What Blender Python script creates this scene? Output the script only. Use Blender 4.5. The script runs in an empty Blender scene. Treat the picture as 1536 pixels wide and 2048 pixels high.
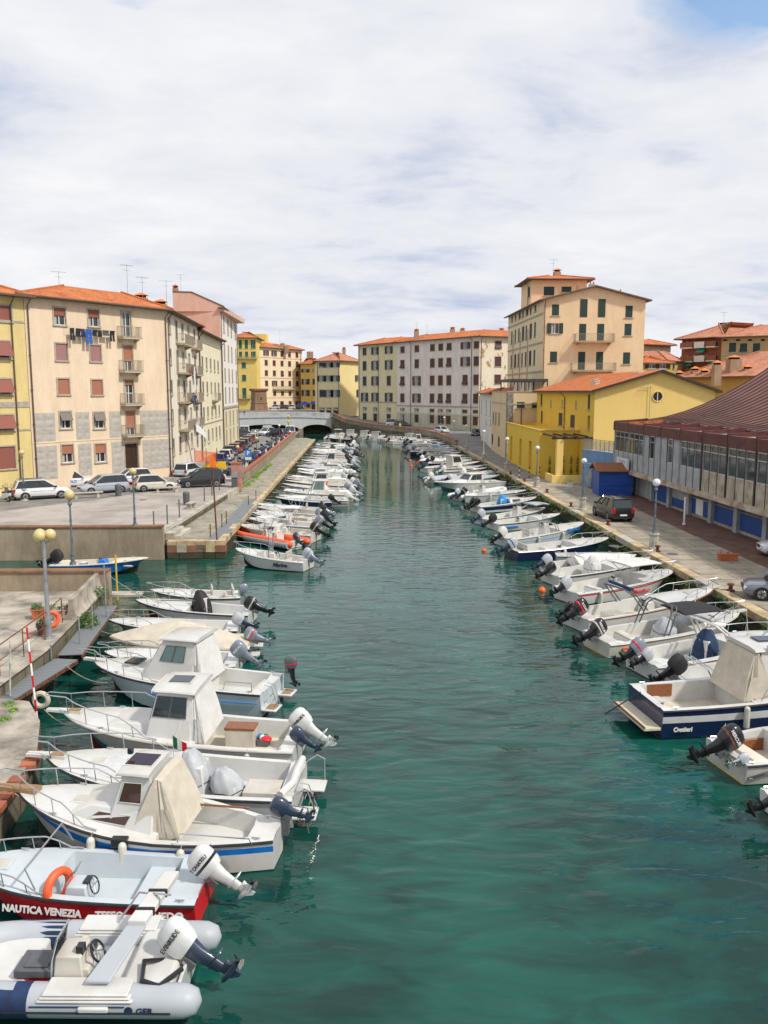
import bpy, bmesh, math, random
from math import radians as R, sin, cos, pi, tan, sqrt
from mathutils import Vector, Matrix
S = bpy.context.scene
col = S.collection
# ---------------------------------------------------------------- camera
CH = 10.4; PITCH = R(8.13); YAW = R(1.71); FPX = 1690.0
cam = bpy.data.objects.new('camera', bpy.data.cameras.new('camera'))
col.objects.link(cam)
cam.location = (0, 0, CH); cam.rotation_euler = (R(90) - PITCH, 0, -YAW)
cam.data.sensor_fit = 'VERTICAL'; cam.data.sensor_height = 24; cam.data.lens = 24 * FPX / 2048
cam.data.clip_start = .1; cam.data.clip_end = 6000
S.camera = cam
# ---------------------------------------------------------------- sky and sun
SUN_EL, SUN_AZ = R(48), R(121)        # azimuth measured clockwise from +Y (the view direction)
W = bpy.data.worlds.new('World'); S.world = W; W.use_nodes = True
nt = W.node_tree; nt.nodes.clear()
def N(t, **k):
    n = nt.nodes.new(t)
    for a, b in k.items(): setattr(n, a, b)
    return n
def Lk(a, b): nt.links.new(a, b)
def mth(op, a, b=None, clamp=False):
    n = N('ShaderNodeMath', operation=op); n.use_clamp = clamp
    for i, v in enumerate((a, b)):
        if v is None: continue
        if isinstance(v, (int, float)): n.inputs[i].default_value = v
        else: Lk(v, n.inputs[i])
    return n.outputs[0]
sky = N('ShaderNodeTexSky', sky_type='NISHITA'); sky.sun_disc = False
sky.sun_elevation = SUN_EL; sky.sun_rotation = SUN_AZ; sky.altitude = 5
tc = N('ShaderNodeTexCoord'); sep = N('ShaderNodeSeparateXYZ'); Lk(tc.outputs['Generated'], sep.inputs[0])
zz = mth('ADD', mth('MAXIMUM', sep.outputs[2], 0.0), .16)
cx = mth('DIVIDE', sep.outputs[0], zz); cy = mth('DIVIDE', sep.outputs[1], zz)
cmb = N('ShaderNodeCombineXYZ'); Lk(cx, cmb.inputs[0]); Lk(cy, cmb.inputs[1])
def skynoise(sc, det, rough, off, dist=0.0):
    m = N('ShaderNodeMapping'); Lk(cmb.outputs[0], m.inputs[0]); m.inputs['Location'].default_value = off; m.inputs['Rotation'].default_value = (0, 0, R(-24))
    m.inputs['Scale'].default_value = (sc, sc * 1.25, sc)
    n = N('ShaderNodeTexNoise'); Lk(m.outputs[0], n.inputs['Vector']); n.inputs['Scale'].default_value = 1
    n.inputs['Detail'].default_value = det; n.inputs['Roughness'].default_value = rough; n.inputs['Distortion'].default_value = dist
    return n.outputs[0]
n1 = skynoise(.7, 8, .55, (3.1, 1.7, 0), .3); n2 = skynoise(2.4, 8, .6, (8, 2, 3), .25)
dens = mth('ADD', mth('MULTIPLY', n1, .55), mth('MULTIPLY', n2, .45))
cr = N('ShaderNodeValToRGB'); Lk(dens, cr.inputs[0])
cr.color_ramp.elements[0].position = .36; cr.color_ramp.elements[0].color = (.50, .57, .73, 1)
cr.color_ramp.elements[1].position = .62; cr.color_ramp.elements[1].color = (.90, .90, .92, 1)
e = cr.color_ramp.elements.new(.47); e.color = (.76, .78, .84, 1)
# openings in the cloud where blue shows, in two directions of the sky
def hole(azd, eld, size):
    v = N('ShaderNodeVectorMath', operation='DISTANCE'); Lk(tc.outputs['Generated'], v.inputs[0])
    v.inputs[1].default_value = (sin(R(azd)) * cos(R(eld)), cos(R(azd)) * cos(R(eld)), sin(R(eld)))
    return mth('SUBTRACT', 1.0, mth('DIVIDE', v.outputs['Value'], size), True)
hs = mth('ADD', mth('ADD', hole(22.5, 23.4, .13), hole(-13.8, 25.5, .09)), hole(60, 40, .5))
hf = mth('MULTIPLY', mth('SUBTRACT', mth('ADD', hs, mth('MULTIPLY', mth('SUBTRACT', n2, .5), 1.6)), .28), 3.2, True)
bl = N('ShaderNodeMix', data_type='RGBA', blend_type='MULTIPLY'); bl.inputs[0].default_value = 1
Lk(sky.outputs[0], bl.inputs[6]); bl.inputs[7].default_value = (.20, .205, .20, 1)
mx = N('ShaderNodeMix', data_type='RGBA'); Lk(hf, mx.inputs[0]); Lk(cr.outputs[0], mx.inputs[6]); Lk(bl.outputs[2], mx.inputs[7])
bg = N('ShaderNodeBackground'); Lk(mx.outputs[2], bg.inputs[0]); bg.inputs[1].default_value = .86
wo = N('ShaderNodeOutputWorld'); Lk(bg.outputs[0], wo.inputs[0])
sl = bpy.data.lights.new('sun', 'SUN'); sl.energy = 2.9; sl.angle = R(4); sl.color = (1, .95, .86)
so = bpy.data.objects.new('sun', sl); col.objects.link(so)
sd = Vector((sin(SUN_AZ) * cos(SUN_EL), cos(SUN_AZ) * cos(SUN_EL), sin(SUN_EL)))
so.rotation_euler = sd.to_track_quat('Z', 'Y').to_euler(); so.location = (0, 0, 60)
S.cycles.caustics_reflective = False; S.cycles.caustics_refractive = False
S.view_settings.view_transform = 'Standard'; S.view_settings.look = 'None'
S.view_settings.exposure = 0.28; S.view_settings.gamma = 1
rnd = random.Random(7)
# ---------------------------------------------------------------- survey helpers (photo pixels -> metres)
def ray(px, py):
    u = (px - 768) / FPX; v = (1024 - py) / FPX
    fy = cos(PITCH) + v * sin(PITCH); fz = -sin(PITCH) + v * cos(PITCH)
    c, s = cos(YAW), sin(YAW)
    return (u * c + fy * s, -u * s + fy * c, fz)
def at(px, py, z):
    r = ray(px, py); k = (z - CH) / r[2]; return Vector((r[0] * k, r[1] * k, z))
def aty(px, py, y):
    r = ray(px, py); k = y / r[1]; return Vector((r[0] * k, y, CH + r[2] * k))
def zat(p, py):
    """height above datum of photo row py over ground point p"""
    y = p[0] * sin(YAW) + p[1] * cos(YAW); a = math.atan((1024 - py) / FPX) - PITCH
    return CH + y * tan(a)
# ---------------------------------------------------------------- object helpers
def tag(o, label=None, cat=None, group=None, kind=None):
    if label: o['label'] = label
    if cat: o['category'] = cat
    if group: o['group'] = group
    if kind: o['kind'] = kind
    return o
def thing(name, label, cat, loc=(0, 0, 0), rz=0, group=None):
    o = bpy.data.objects.new(name, None); col.objects.link(o); o.empty_display_size = .3
    o.location = loc; o.rotation_euler = (0, 0, rz)
    return tag(o, label, cat, group)
def copy_tree(o, parent=None):
    c = o.copy(); col.objects.link(c); c.parent = parent
    for ch in o.children[:]: copy_tree(ch, c)
    return c
def put(name, mesh, parent=None, loc=(0, 0, 0), rz=0, rot=None, scale=None):
    o = bpy.data.objects.new(name, mesh); col.objects.link(o); o.parent = parent; o.location = loc
    o.rotation_euler = rot if rot else (0, 0, rz)
    if scale: o.scale = scale
    return o
class MB:
    """collects geometry, builds one mesh"""
    def __init__(s): s.v = []; s.f = []; s.m = []; s.mats = []
    def mi(s, m):
        if m not in s.mats: s.mats.append(m)
        return s.mats.index(m)
    def add(s, vs, fs, m):
        b = len(s.v); i = s.mi(m); s.v += [tuple(p) for p in vs]
        for f in fs: s.f.append(tuple(b + k for k in f)); s.m.append(i)
    def quad(s, a, b, c, d, m): s.add([a, b, c, d], [(0, 1, 2, 3)], m)
    def box(s, x0, x1, y0, y1, z0, z1, m, M=None):
        if x0 > x1: x0, x1 = x1, x0
        if y0 > y1: y0, y1 = y1, y0
        if z0 > z1: z0, z1 = z1, z0
        p = [(x0, y0, z0), (x1, y0, z0), (x1, y1, z0), (x0, y1, z0), (x0, y0, z1), (x1, y0, z1), (x1, y1, z1), (x0, y1, z1)]
        if M is not None: p = [M @ Vector(q) for q in p]
        s.add(p, [(0, 3, 2, 1), (4, 5, 6, 7), (0, 1, 5, 4), (1, 2, 6, 5), (2, 3, 7, 6), (3, 0, 4, 7)], m); return s
    def frus(s, lo, hi, m, M=None):
        """lo/hi = (x0,x1,y0,y1,z)"""
        p = []
        for (x0, x1, y0, y1, z) in (lo, hi): p += [(x0, y0, z), (x1, y0, z), (x1, y1, z), (x0, y1, z)]
        if M is not None: p = [M @ Vector(q) for q in p]
        s.add(p, [(0, 3, 2, 1), (4, 5, 6, 7), (0, 1, 5, 4), (1, 2, 6, 5), (2, 3, 7, 6), (3, 0, 4, 7)], m); return s
    def prism(s, poly, z0, z1, m, mtop=None, M=None):
        n = len(poly); p = [(x, y, z0) for x, y in poly] + [(x, y, z1) for x, y in poly]
        a = sum(poly[i][0] * poly[(i + 1) % n][1] - poly[(i + 1) % n][0] * poly[i][1] for i in range(n))
        if a < 0: p = [(x, y, z0) for x, y in poly[::-1]] + [(x, y, z1) for x, y in poly[::-1]]
        if M is not None: p = [M @ Vector(q) for q in p]
        s.add(p, [tuple(range(n))[::-1]] + [(i, (i + 1) % n, (i + 1) % n + n, i + n) for i in range(n)], m)
        s.add(p[n:], [tuple(range(n))], mtop or m); return s
    def cyl(s, a, b, r0, r1, m, n=10, caps=True):
        a, b = Vector(a), Vector(b); d = (b - a)
        if d.length < 1e-6: return s
        d.normalize(); u = d.orthogonal().normalized(); w = d.cross(u)
        p = [a + (u * cos(2 * pi * i / n) + w * sin(2 * pi * i / n)) * r0 for i in range(n)] + [b + (u * cos(2 * pi * i / n) + w * sin(2 * pi * i / n)) * r1 for i in range(n)]
        f = [(i, (i + 1) % n, (i + 1) % n + n, i + n) for i in range(n)]
        if caps: f += [tuple(range(n))[::-1], tuple(range(n, 2 * n))]
        s.add(p, f, m); return s
    def tube(s, pts, r, m, n=6, closed=False):
        pts = [Vector(p) for p in pts]; k = len(pts); vs = []; up = None
        for i, p in enumerate(pts):
            if closed: d = pts[(i + 1) % k] - pts[i - 1]
            else: d = pts[min(i + 1, k - 1)] - pts[max(i - 1, 0)]
            if d.length < 1e-9: d = Vector((0, 0, 1))
            d.normalize()
            if up is None: up = d.orthogonal().normalized()
            up = (up - d * up.dot(d))
            if up.length < 1e-4: up = d.orthogonal()
            up.normalize(); w = d.cross(up); rr = r[i] if isinstance(r, (list, tuple)) else r
            vs += [p + (up * cos(2 * pi * j / n) + w * sin(2 * pi * j / n)) * rr for j in range(n)]
        f = []
        for i in range(k if closed else k - 1):
            a = i * n; b = ((i + 1) % k) * n
            f += [(a + j, a + (j + 1) % n, b + (j + 1) % n, b + j) for j in range(n)]
        if not closed: f += [tuple(range(n))[::-1], tuple(range((k - 1) * n, k * n))]
        s.add(vs, f, m); return s
    def loft(s, rings, m, caps=True, closed=True, flip=False):
        n = len(rings[0]); vs = [p for r in rings for p in r]; f = []
        for i in range(len(rings) - 1):
            for j in range(n if closed else n - 1):
                q = (i * n + j, i * n + (j + 1) % n, (i + 1) * n + (j + 1) % n, (i + 1) * n + j)
                f.append(q[::-1] if flip else q)
        if caps: f += [tuple(range(n))[::-1], tuple(range((len(rings) - 1) * n, len(rings) * n))]
        s.add(vs, f, m); return s
    def ball(s, c, r, m, nu=12, nv=8, sc=(1, 1, 1)):
        vs = []; f = []; c = Vector(c)
        for i in range(nv + 1):
            t = pi * i / nv
            vs += [c + Vector((sin(t) * cos(2 * pi * j / nu) * r * sc[0], sin(t) * sin(2 * pi * j / nu) * r * sc[1], -cos(t) * r * sc[2])) for j in range(nu)]
        for i in range(nv):
            for j in range(nu): f.append((i * nu + j, i * nu + (j + 1) % nu, (i + 1) * nu + (j + 1) % nu, (i + 1) * nu + j))
        s.add(vs, f, m); return s
    def mesh(s, name='m', angle=35, weld=True, xf=None):
        me = bpy.data.meshes.new(name)
        v = [xf @ Vector(p) for p in s.v] if xf is not None else s.v
        me.from_pydata(v, [], s.f)
        for m in s.mats: me.materials.append(m)
        me.polygons.foreach_set('material_index', s.m)
        if weld:
            bm = bmesh.new(); bm.from_mesh(me); bmesh.ops.remove_doubles(bm, verts=bm.verts, dist=.0008)
            bmesh.ops.dissolve_degenerate(bm, dist=.0005, edges=bm.edges)
            bm.to_mesh(me); bm.free()
        me.polygons.foreach_set('use_smooth', [True] * len(me.polygons))
        try: me.set_sharp_from_angle(angle=R(angle))
        except Exception: pass
        me.update(); return me
    def build(s, name, parent=None, loc=(0, 0, 0), rz=0, rot=None, angle=35, bevel=0, xf=None, weld=True):
        o = put(name, s.mesh(name, angle, weld, xf), parent, loc, rz, rot)
        if bevel:
            b = o.modifiers.new('bevel', 'BEVEL'); b.width = bevel; b.segments = 2; b.limit_method = 'ANGLE'; b.angle_limit = R(40)
        return o
def text_mesh(txt, size, m, extrude=.002, align='CENTER', shear=0, bold=0):
    c = bpy.data.curves.new('lettering', 'FONT'); c.body = txt; c.size = size; c.extrude = extrude; c.align_x = align; c.align_y = 'CENTER'; c.shear = shear; c.offset = bold; c.resolution_u = 3
    o = bpy.data.objects.new('lettering', c); me = bpy.data.meshes.new_from_object(o); me.materials.clear(); me.materials.append(m)
    bpy.data.objects.remove(o); return me
# ---------------------------------------------------------------- materials
def nmat(name):
    m = bpy.data.materials.new(name); m.use_nodes = True; t = m.node_tree; b = t.nodes['Principled BSDF']; return m, t, b
def mk(name, c, rough=.6, var=.08, sc=3.0, bump=0.0, bsc=20.0, metal=0.0, var2=None, spec=.5, coat=0.0, stretch=(1, 1, 1), alpha=None, obj=True, dirt=0):
    """plain surface with noise mottling in world/object space"""
    m, t, b = nmat(name); L = t.links.new
    tcn = t.nodes.new('ShaderNodeTexCoord'); mp = t.nodes.new('ShaderNodeMapping'); L(tcn.outputs['Object'], mp.inputs[0]); mp.inputs['Scale'].default_value = stretch
    no = t.nodes.new('ShaderNodeTexNoise'); no.inputs['Scale'].default_value = sc; no.inputs['Detail'].default_value = 6; no.inputs['Roughness'].default_value = .6; L(mp.outputs[0], no.inputs['Vector'])
    ra = t.nodes.new('ShaderNodeValToRGB'); L(no.outputs[0], ra.inputs[0])
    c2 = var2 if var2 else tuple(max(0, x * (1 - var * 2.2)) for x in c)
    hi = tuple(min(1, x * (1 + var)) for x in c)
    ra.color_ramp.elements[0].position = .32; ra.color_ramp.elements[0].color = (*c2, 1)
    ra.color_ramp.elements[1].position = .62; ra.color_ramp.elements[1].color = (*hi, 1)
    L(ra.outputs[0], b.inputs['Base Color'])
    b.inputs['Roughness'].default_value = rough; b.inputs['Metallic'].default_value = metal; b.inputs['Specular IOR Level'].default_value = spec
    b.inputs['Coat Weight'].default_value = coat; b.inputs['Coat Roughness'].default_value = .08
    if bump:
        n2_ = t.nodes.new('ShaderNodeTexNoise'); n2_.inputs['Scale'].default_value = bsc; n2_.inputs['Detail'].default_value = 4; L(mp.outputs[0], n2_.inputs['Vector'])
        bu = t.nodes.new('ShaderNodeBump'); bu.inputs['Strength'].default_value = bump; bu.inputs['Distance'].default_value = .02; L(n2_.outputs[0], bu.inputs['Height']); L(bu.outputs[0], b.inputs['Normal'])
    return m
def plaster(name, c, stain=.16, c2=None, patch=None, pth=.66):
    """wall plaster: broad mottling, vertical rain streaks, optional bare patches"""
    m, t, b = nmat(name); L = t.links.new
    tcn = t.nodes.new('ShaderNodeTexCoord')
    def noise(scale, st, det=5, ro=.6):
        mp = t.nodes.new('ShaderNodeMapping'); L(tcn.outputs['Object'], mp.inputs[0]); mp.inputs['Scale'].default_value = st
        n = t.nodes.new('ShaderNodeTexNoise'); n.inputs['Scale'].default_value = scale; n.inputs['Detail'].default_value = det; n.inputs['Roughness'].default_value = ro; L(mp.outputs[0], n.inputs['Vector']); return n.outputs[0]
    def ramp(f, p0, c0, p1, c1):
        r = t.nodes.new('ShaderNodeValToRGB'); L(f, r.inputs[0]); r.color_ramp.elements[0].position = p0; r.color_ramp.elements[0].color = (*c0, 1); r.color_ramp.elements[1].position = p1; r.color_ramp.elements[1].color = (*c1, 1); return r.outputs[0]
    def mul(a, bb, mode='MULTIPLY', f=1):
        x = t.nodes.new('ShaderNodeMix'); x.data_type = 'RGBA'; x.blend_type = mode
        if isinstance(f, (int, float)): x.inputs[0].default_value = f
        else: L(f, x.inputs[0])
        L(a, x.inputs[6])
        if isinstance(bb, tuple): x.inputs[7].default_value = (*bb, 1)
        else: L(bb, x.inputs[7])
        return x.outputs[2]
    base = ramp(noise(.35, (1, 1, 1)), .3, c2 if c2 else tuple(x * (1 - stain * .6) for x in c), .7, c)
    streak = ramp(noise(.9, (1, 1, .25), 7, .72), .3, (1 - stain, 1 - stain, 1 - stain * 1.1), .62, (1, 1, 1))
    out = mul(base, streak)
    fine = ramp(noise(9, (1, 1, 1), 4), .3, (.93, .93, .92), .6, (1.02, 1.02, 1.02)); out = mul(out, fine)
    if patch:
        pf = ramp(noise(.42, (1, 1, .7), 7, .62), pth, (0, 0, 0), pth + .02, (1, 1, 1)); out = mul(out, patch, 'MIX', pf)
    L(out, b.inputs['Base Color']); b.inputs['Roughness'].default_value = .88; b.inputs['Specular IOR Level'].default_value = .2
    bu = t.nodes.new('ShaderNodeBump'); bu.inputs['Strength'].default_value = .25; bu.inputs['Distance'].default_value = .02; L(noise(14, (1, 1, 1), 5), bu.inputs['Height']); L(bu.outputs[0], b.inputs['Normal'])
    return m
def tiles(name, c, c2, rib=3.2, axis='Y'):
    """pantile roof: ribs running down the slope (mapping by UV), mottled courses"""
    m, t, b = nmat(name); L = t.links.new
    uv = t.nodes.new('ShaderNodeUVMap'); uv.uv_map = 'UVMap'
    w = t.nodes.new('ShaderNodeTexWave'); w.bands_direction = 'X'; w.inputs['Scale'].default_value = rib / 2.0; w.inputs['Distortion'].default_value = .25; w.inputs['Detail'].default_value = 1; L(uv.outputs[0], w.inputs['Vector'])
    w2 = t.nodes.new('ShaderNodeTexWave'); w2.bands_direction = 'Y'; w2.wave_profile = 'SAW'; w2.inputs['Scale'].default_value = .85; w2.inputs['Distortion'].default_value = .3; L(uv.outputs[0], w2.inputs['Vector'])
    mp = t.nodes.new('ShaderNodeMapping'); mp.inputs['Scale'].default_value = (4.2, 2.7, 1); L(uv.outputs[0], mp.inputs[0])
    vo = t.nodes.new('ShaderNodeTexVoronoi'); vo.inputs['Scale'].default_value = 1; L(mp.outputs[0], vo.inputs['Vector'])
    no = t.nodes.new('ShaderNodeTexNoise'); no.inputs['Scale'].default_value = .6; no.inputs['Detail'].default_value = 7; L(uv.outputs[0], no.inputs['Vector'])
    a = t.nodes.new('ShaderNodeMath'); a.operation = 'MULTIPLY_ADD'; sp = t.nodes.new('ShaderNodeSeparateColor'); L(vo.outputs['Color'], sp.inputs[0]); L(sp.outputs[0], a.inputs[0]); a.inputs[1].default_value = .45; L(no.outputs[0], a.inputs[2])
    r = t.nodes.new('ShaderNodeValToRGB'); L(a.outputs[0], r.inputs[0]); r.color_ramp.elements[0].position = .42; r.color_ramp.elements[0].color = (*c2, 1); r.color_ramp.elements[1].position = .92; r.color_ramp.elements[1].color = (*c, 1)
    L(r.outputs[0], b.inputs['Base Color']); b.inputs['Roughness'].default_value = .85; b.inputs['Specular IOR Level'].default_value = .2
    ad = t.nodes.new('ShaderNodeMath'); ad.operation = 'MULTIPLY_ADD'; L(w2.outputs[1], ad.inputs[0]); ad.inputs[1].default_value = .35; L(w.outputs[1], ad.inputs[2])
    bu = t.nodes.new('ShaderNodeBump'); bu.inputs['Strength'].default_value = 1; bu.inputs['Distance'].default_value = .07; L(ad.outputs[0], bu.inputs['Height']); L(bu.outputs[0], b.inputs['Normal'])
    return m
def slatted(name, c, per=22.0, rough=.6, axis='Z', depth=.01, dark=.55):
    m, t, b = nmat(name); L = t.links.new
    tcn = t.nodes.new('ShaderNodeTexCoord'); w = t.nodes.new('ShaderNodeTexWave'); w.bands_direction = axis; w.inputs['Scale'].default_value = per / 6.283 * 2; w.inputs['Distortion'].default_value = 0; L(tcn.outputs['Object'], w.inputs['Vector'])
    r = t.nodes.new('ShaderNodeValToRGB'); L(w.outputs[1], r.inputs[0]); r.color_ramp.elements[0].position = 0; r.color_ramp.elements[0].color = (*[x * dark for x in c], 1); r.color_ramp.elements[1].position = .35; r.color_ramp.elements[1].color = (*c, 1)
    L(r.outputs[0], b.inputs['Base Color']); b.inputs['Roughness'].default_value = rough
    bu = t.nodes.new('ShaderNodeBump'); bu.inputs['Strength'].default_value = .6; bu.inputs['Distance'].default_value = depth; L(w.outputs[1], bu.inputs['Height']); L(bu.outputs[0], b.inputs['Normal'])
    return m
def bricky(name, c, c2, mortar, sc, rough=.85, bw=.5, bh=.25, bump=.4, uv=False, grass=None, msize=.02):
    m, t, b = nmat(name); L = t.links.new
    tcn = t.nodes.new('ShaderNodeTexCoord'); br = t.nodes.new('ShaderNodeTexBrick'); src = tcn.outputs['Object']
    if uv: 
        u = t.nodes.new('ShaderNodeUVMap'); u.uv_map = 'UVMap'; src = u.outputs[0]
    L(src, br.inputs['Vector']); br.inputs['Color1'].default_value = (*c, 1); br.inputs['Color2'].default_value = (*c2, 1); br.inputs['Mortar'].default_value = (*mortar, 1)
    br.inputs['Scale'].default_value = sc; br.inputs['Brick Width'].default_value = bw; br.inputs['Row Height'].default_value = bh; br.inputs['Mortar Size'].default_value = msize; br.inputs['Mortar Smooth'].default_value = .4
    no = t.nodes.new('ShaderNodeTexNoise'); no.inputs['Scale'].default_value = .8; no.inputs['Detail'].default_value = 8; no.inputs['Roughness'].default_value = .65; L(tcn.outputs['Object'], no.inputs['Vector'])
    r = t.nodes.new('ShaderNodeValToRGB'); L(no.outputs[0], r.inputs[0]); r.color_ramp.elements[0].position = .3; r.color_ramp.elements[0].color = (.6, .6, .58, 1); r.color_ramp.elements[1].position = .65; r.color_ramp.elements[1].color = (1.1, 1.08, 1.05, 1)
    mx_ = t.nodes.new('ShaderNodeMix'); mx_.data_type = 'RGBA'; mx_.blend_type = 'MULTIPLY'; mx_.inputs[0].default_value = 1; L(br.outputs[0], mx_.inputs[6]); L(r.outputs[0], mx_.inputs[7]); out = mx_.outputs[2]
    if grass:
        n3 = t.nodes.new('ShaderNodeTexNoise'); n3.inputs['Scale'].default_value = 1.7; n3.inputs['Detail'].default_value = 6; L(tcn.outputs['Object'], n3.inputs['Vector'])
        r3 = t.nodes.new('ShaderNodeValToRGB'); L(n3.outputs[0], r3.inputs[0]); r3.color_ramp.elements[0].position = .56; r3.color_ramp.elements[1].position = .62
        m3 = t.nodes.new('ShaderNodeMix'); m3.data_type = 'RGBA'; L(r3.outputs[0], m3.inputs[0]); L(out, m3.inputs[6]); m3.inputs[7].default_value = (*grass, 1); out = m3.outputs[2]
    L(out, b.inputs['Base Color']); b.inputs['Roughness'].default_value = rough; b.inputs['Specular IOR Level'].default_value = .25
    ad = t.nodes.new('ShaderNodeMath'); ad.operation = 'MULTIPLY_ADD'; L(no.outputs[0], ad.inputs[0]); ad.inputs[1].default_value = .8; L(br.outputs['Fac'], ad.inputs[2]); 
    bu = t.nodes.new('ShaderNodeBump'); bu.invert = True; bu.inputs['Strength'].default_value = bump; bu.inputs['Distance'].default_value = .02; L(ad.outputs[0], bu.inputs['Height']); L(bu.outputs[0], b.inputs['Normal'])
    return m
def glassy(name, c, rough=.05, alpha=None):
    m, t, b = nmat(name); b.inputs['Base Color'].default_value = (*c, 1); b.inputs['Roughness'].default_value = rough; b.inputs['Specular IOR Level'].default_value = .8
    if alpha is not None:
        b.inputs['Alpha'].default_value = alpha
    return m
def water_mat():
    m, t, b = nmat('canal_water'); L = t.links.new
    tcn = t.nodes.new('ShaderNodeTexCoord')
    def no(sc, st, det, ro=.5, dist=0):
        mp = t.nodes.new('ShaderNodeMapping'); L(tcn.outputs['Object'], mp.inputs[0]); mp.inputs['Scale'].default_value = st; mp.inputs['Rotation'].default_value = (0, 0, R(9))
        n = t.nodes.new('ShaderNodeTexNoise'); n.inputs['Scale'].default_value = sc; n.inputs['Detail'].default_value = det; n.inputs['Roughness'].default_value = ro; n.inputs['Distortion'].default_value = dist; L(mp.outputs[0], n.inputs['Vector']); return n.outputs[0]
    def mad(a, k, c=None):
        x = t.nodes.new('ShaderNodeMath'); x.operation = 'MULTIPLY_ADD'; L(a, x.inputs[0]); x.inputs[1].default_value = k
        if c is None: x.inputs[2].default_value = 0
        else: L(c, x.inputs[2])
        return x.outputs[0]
    r = t.nodes.new('ShaderNodeValToRGB'); L(mad(no(.16, (1, .55, 1), 3, .5), .58, mad(no(.75, (.6, 1.35, 1), 2, .5, 1.4), .42)), r.inputs[0])  # broad noise: teal patches; finer noise paints reflected-cloud blotches into the body colour
    r.color_ramp.elements[0].position = .40; r.color_ramp.elements[0].color = (.006, .036, .029, 1); r.color_ramp.elements[1].position = .60; r.color_ramp.elements[1].color = (.008, .084, .064, 1)
    L(r.outputs[0], b.inputs['Base Color']); b.inputs['Roughness'].default_value = .03; b.inputs['IOR'].default_value = 1.333
    h = mad(no(.8, (.65, 1.35, 1), 1.5, .45, .9), 1.0); h = mad(no(2.1, (.65, 1.5, 1), 2, .5, .5), .30, h); h = mad(no(6.5, (.8, 1.3, 1), 2, .5), .035, h)
    sx = t.nodes.new('ShaderNodeSeparateXYZ'); L(tcn.outputs['Object'], sx.inputs[0]); mr = t.nodes.new('ShaderNodeMapRange'); L(sx.outputs[1], mr.inputs[0]); mr.inputs[1].default_value = 30; mr.inputs[2].default_value = 92; mr.inputs[3].default_value = 1; mr.inputs[4].default_value = .16   # the sheltered far end lies calmer
    wp = t.nodes.new('ShaderNodeMath'); wp.operation = 'MULTIPLY'; L(h, wp.inputs[0]); L(mr.outputs[0], wp.inputs[1]); h = wp.outputs[0]
    bu = t.nodes.new('ShaderNodeBump'); bu.inputs['Strength'].default_value = 1; bu.inputs['Distance'].default_value = .068; L(h, bu.inputs['Height']); L(bu.outputs[0], b.inputs['Normal'])
    return m
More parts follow.
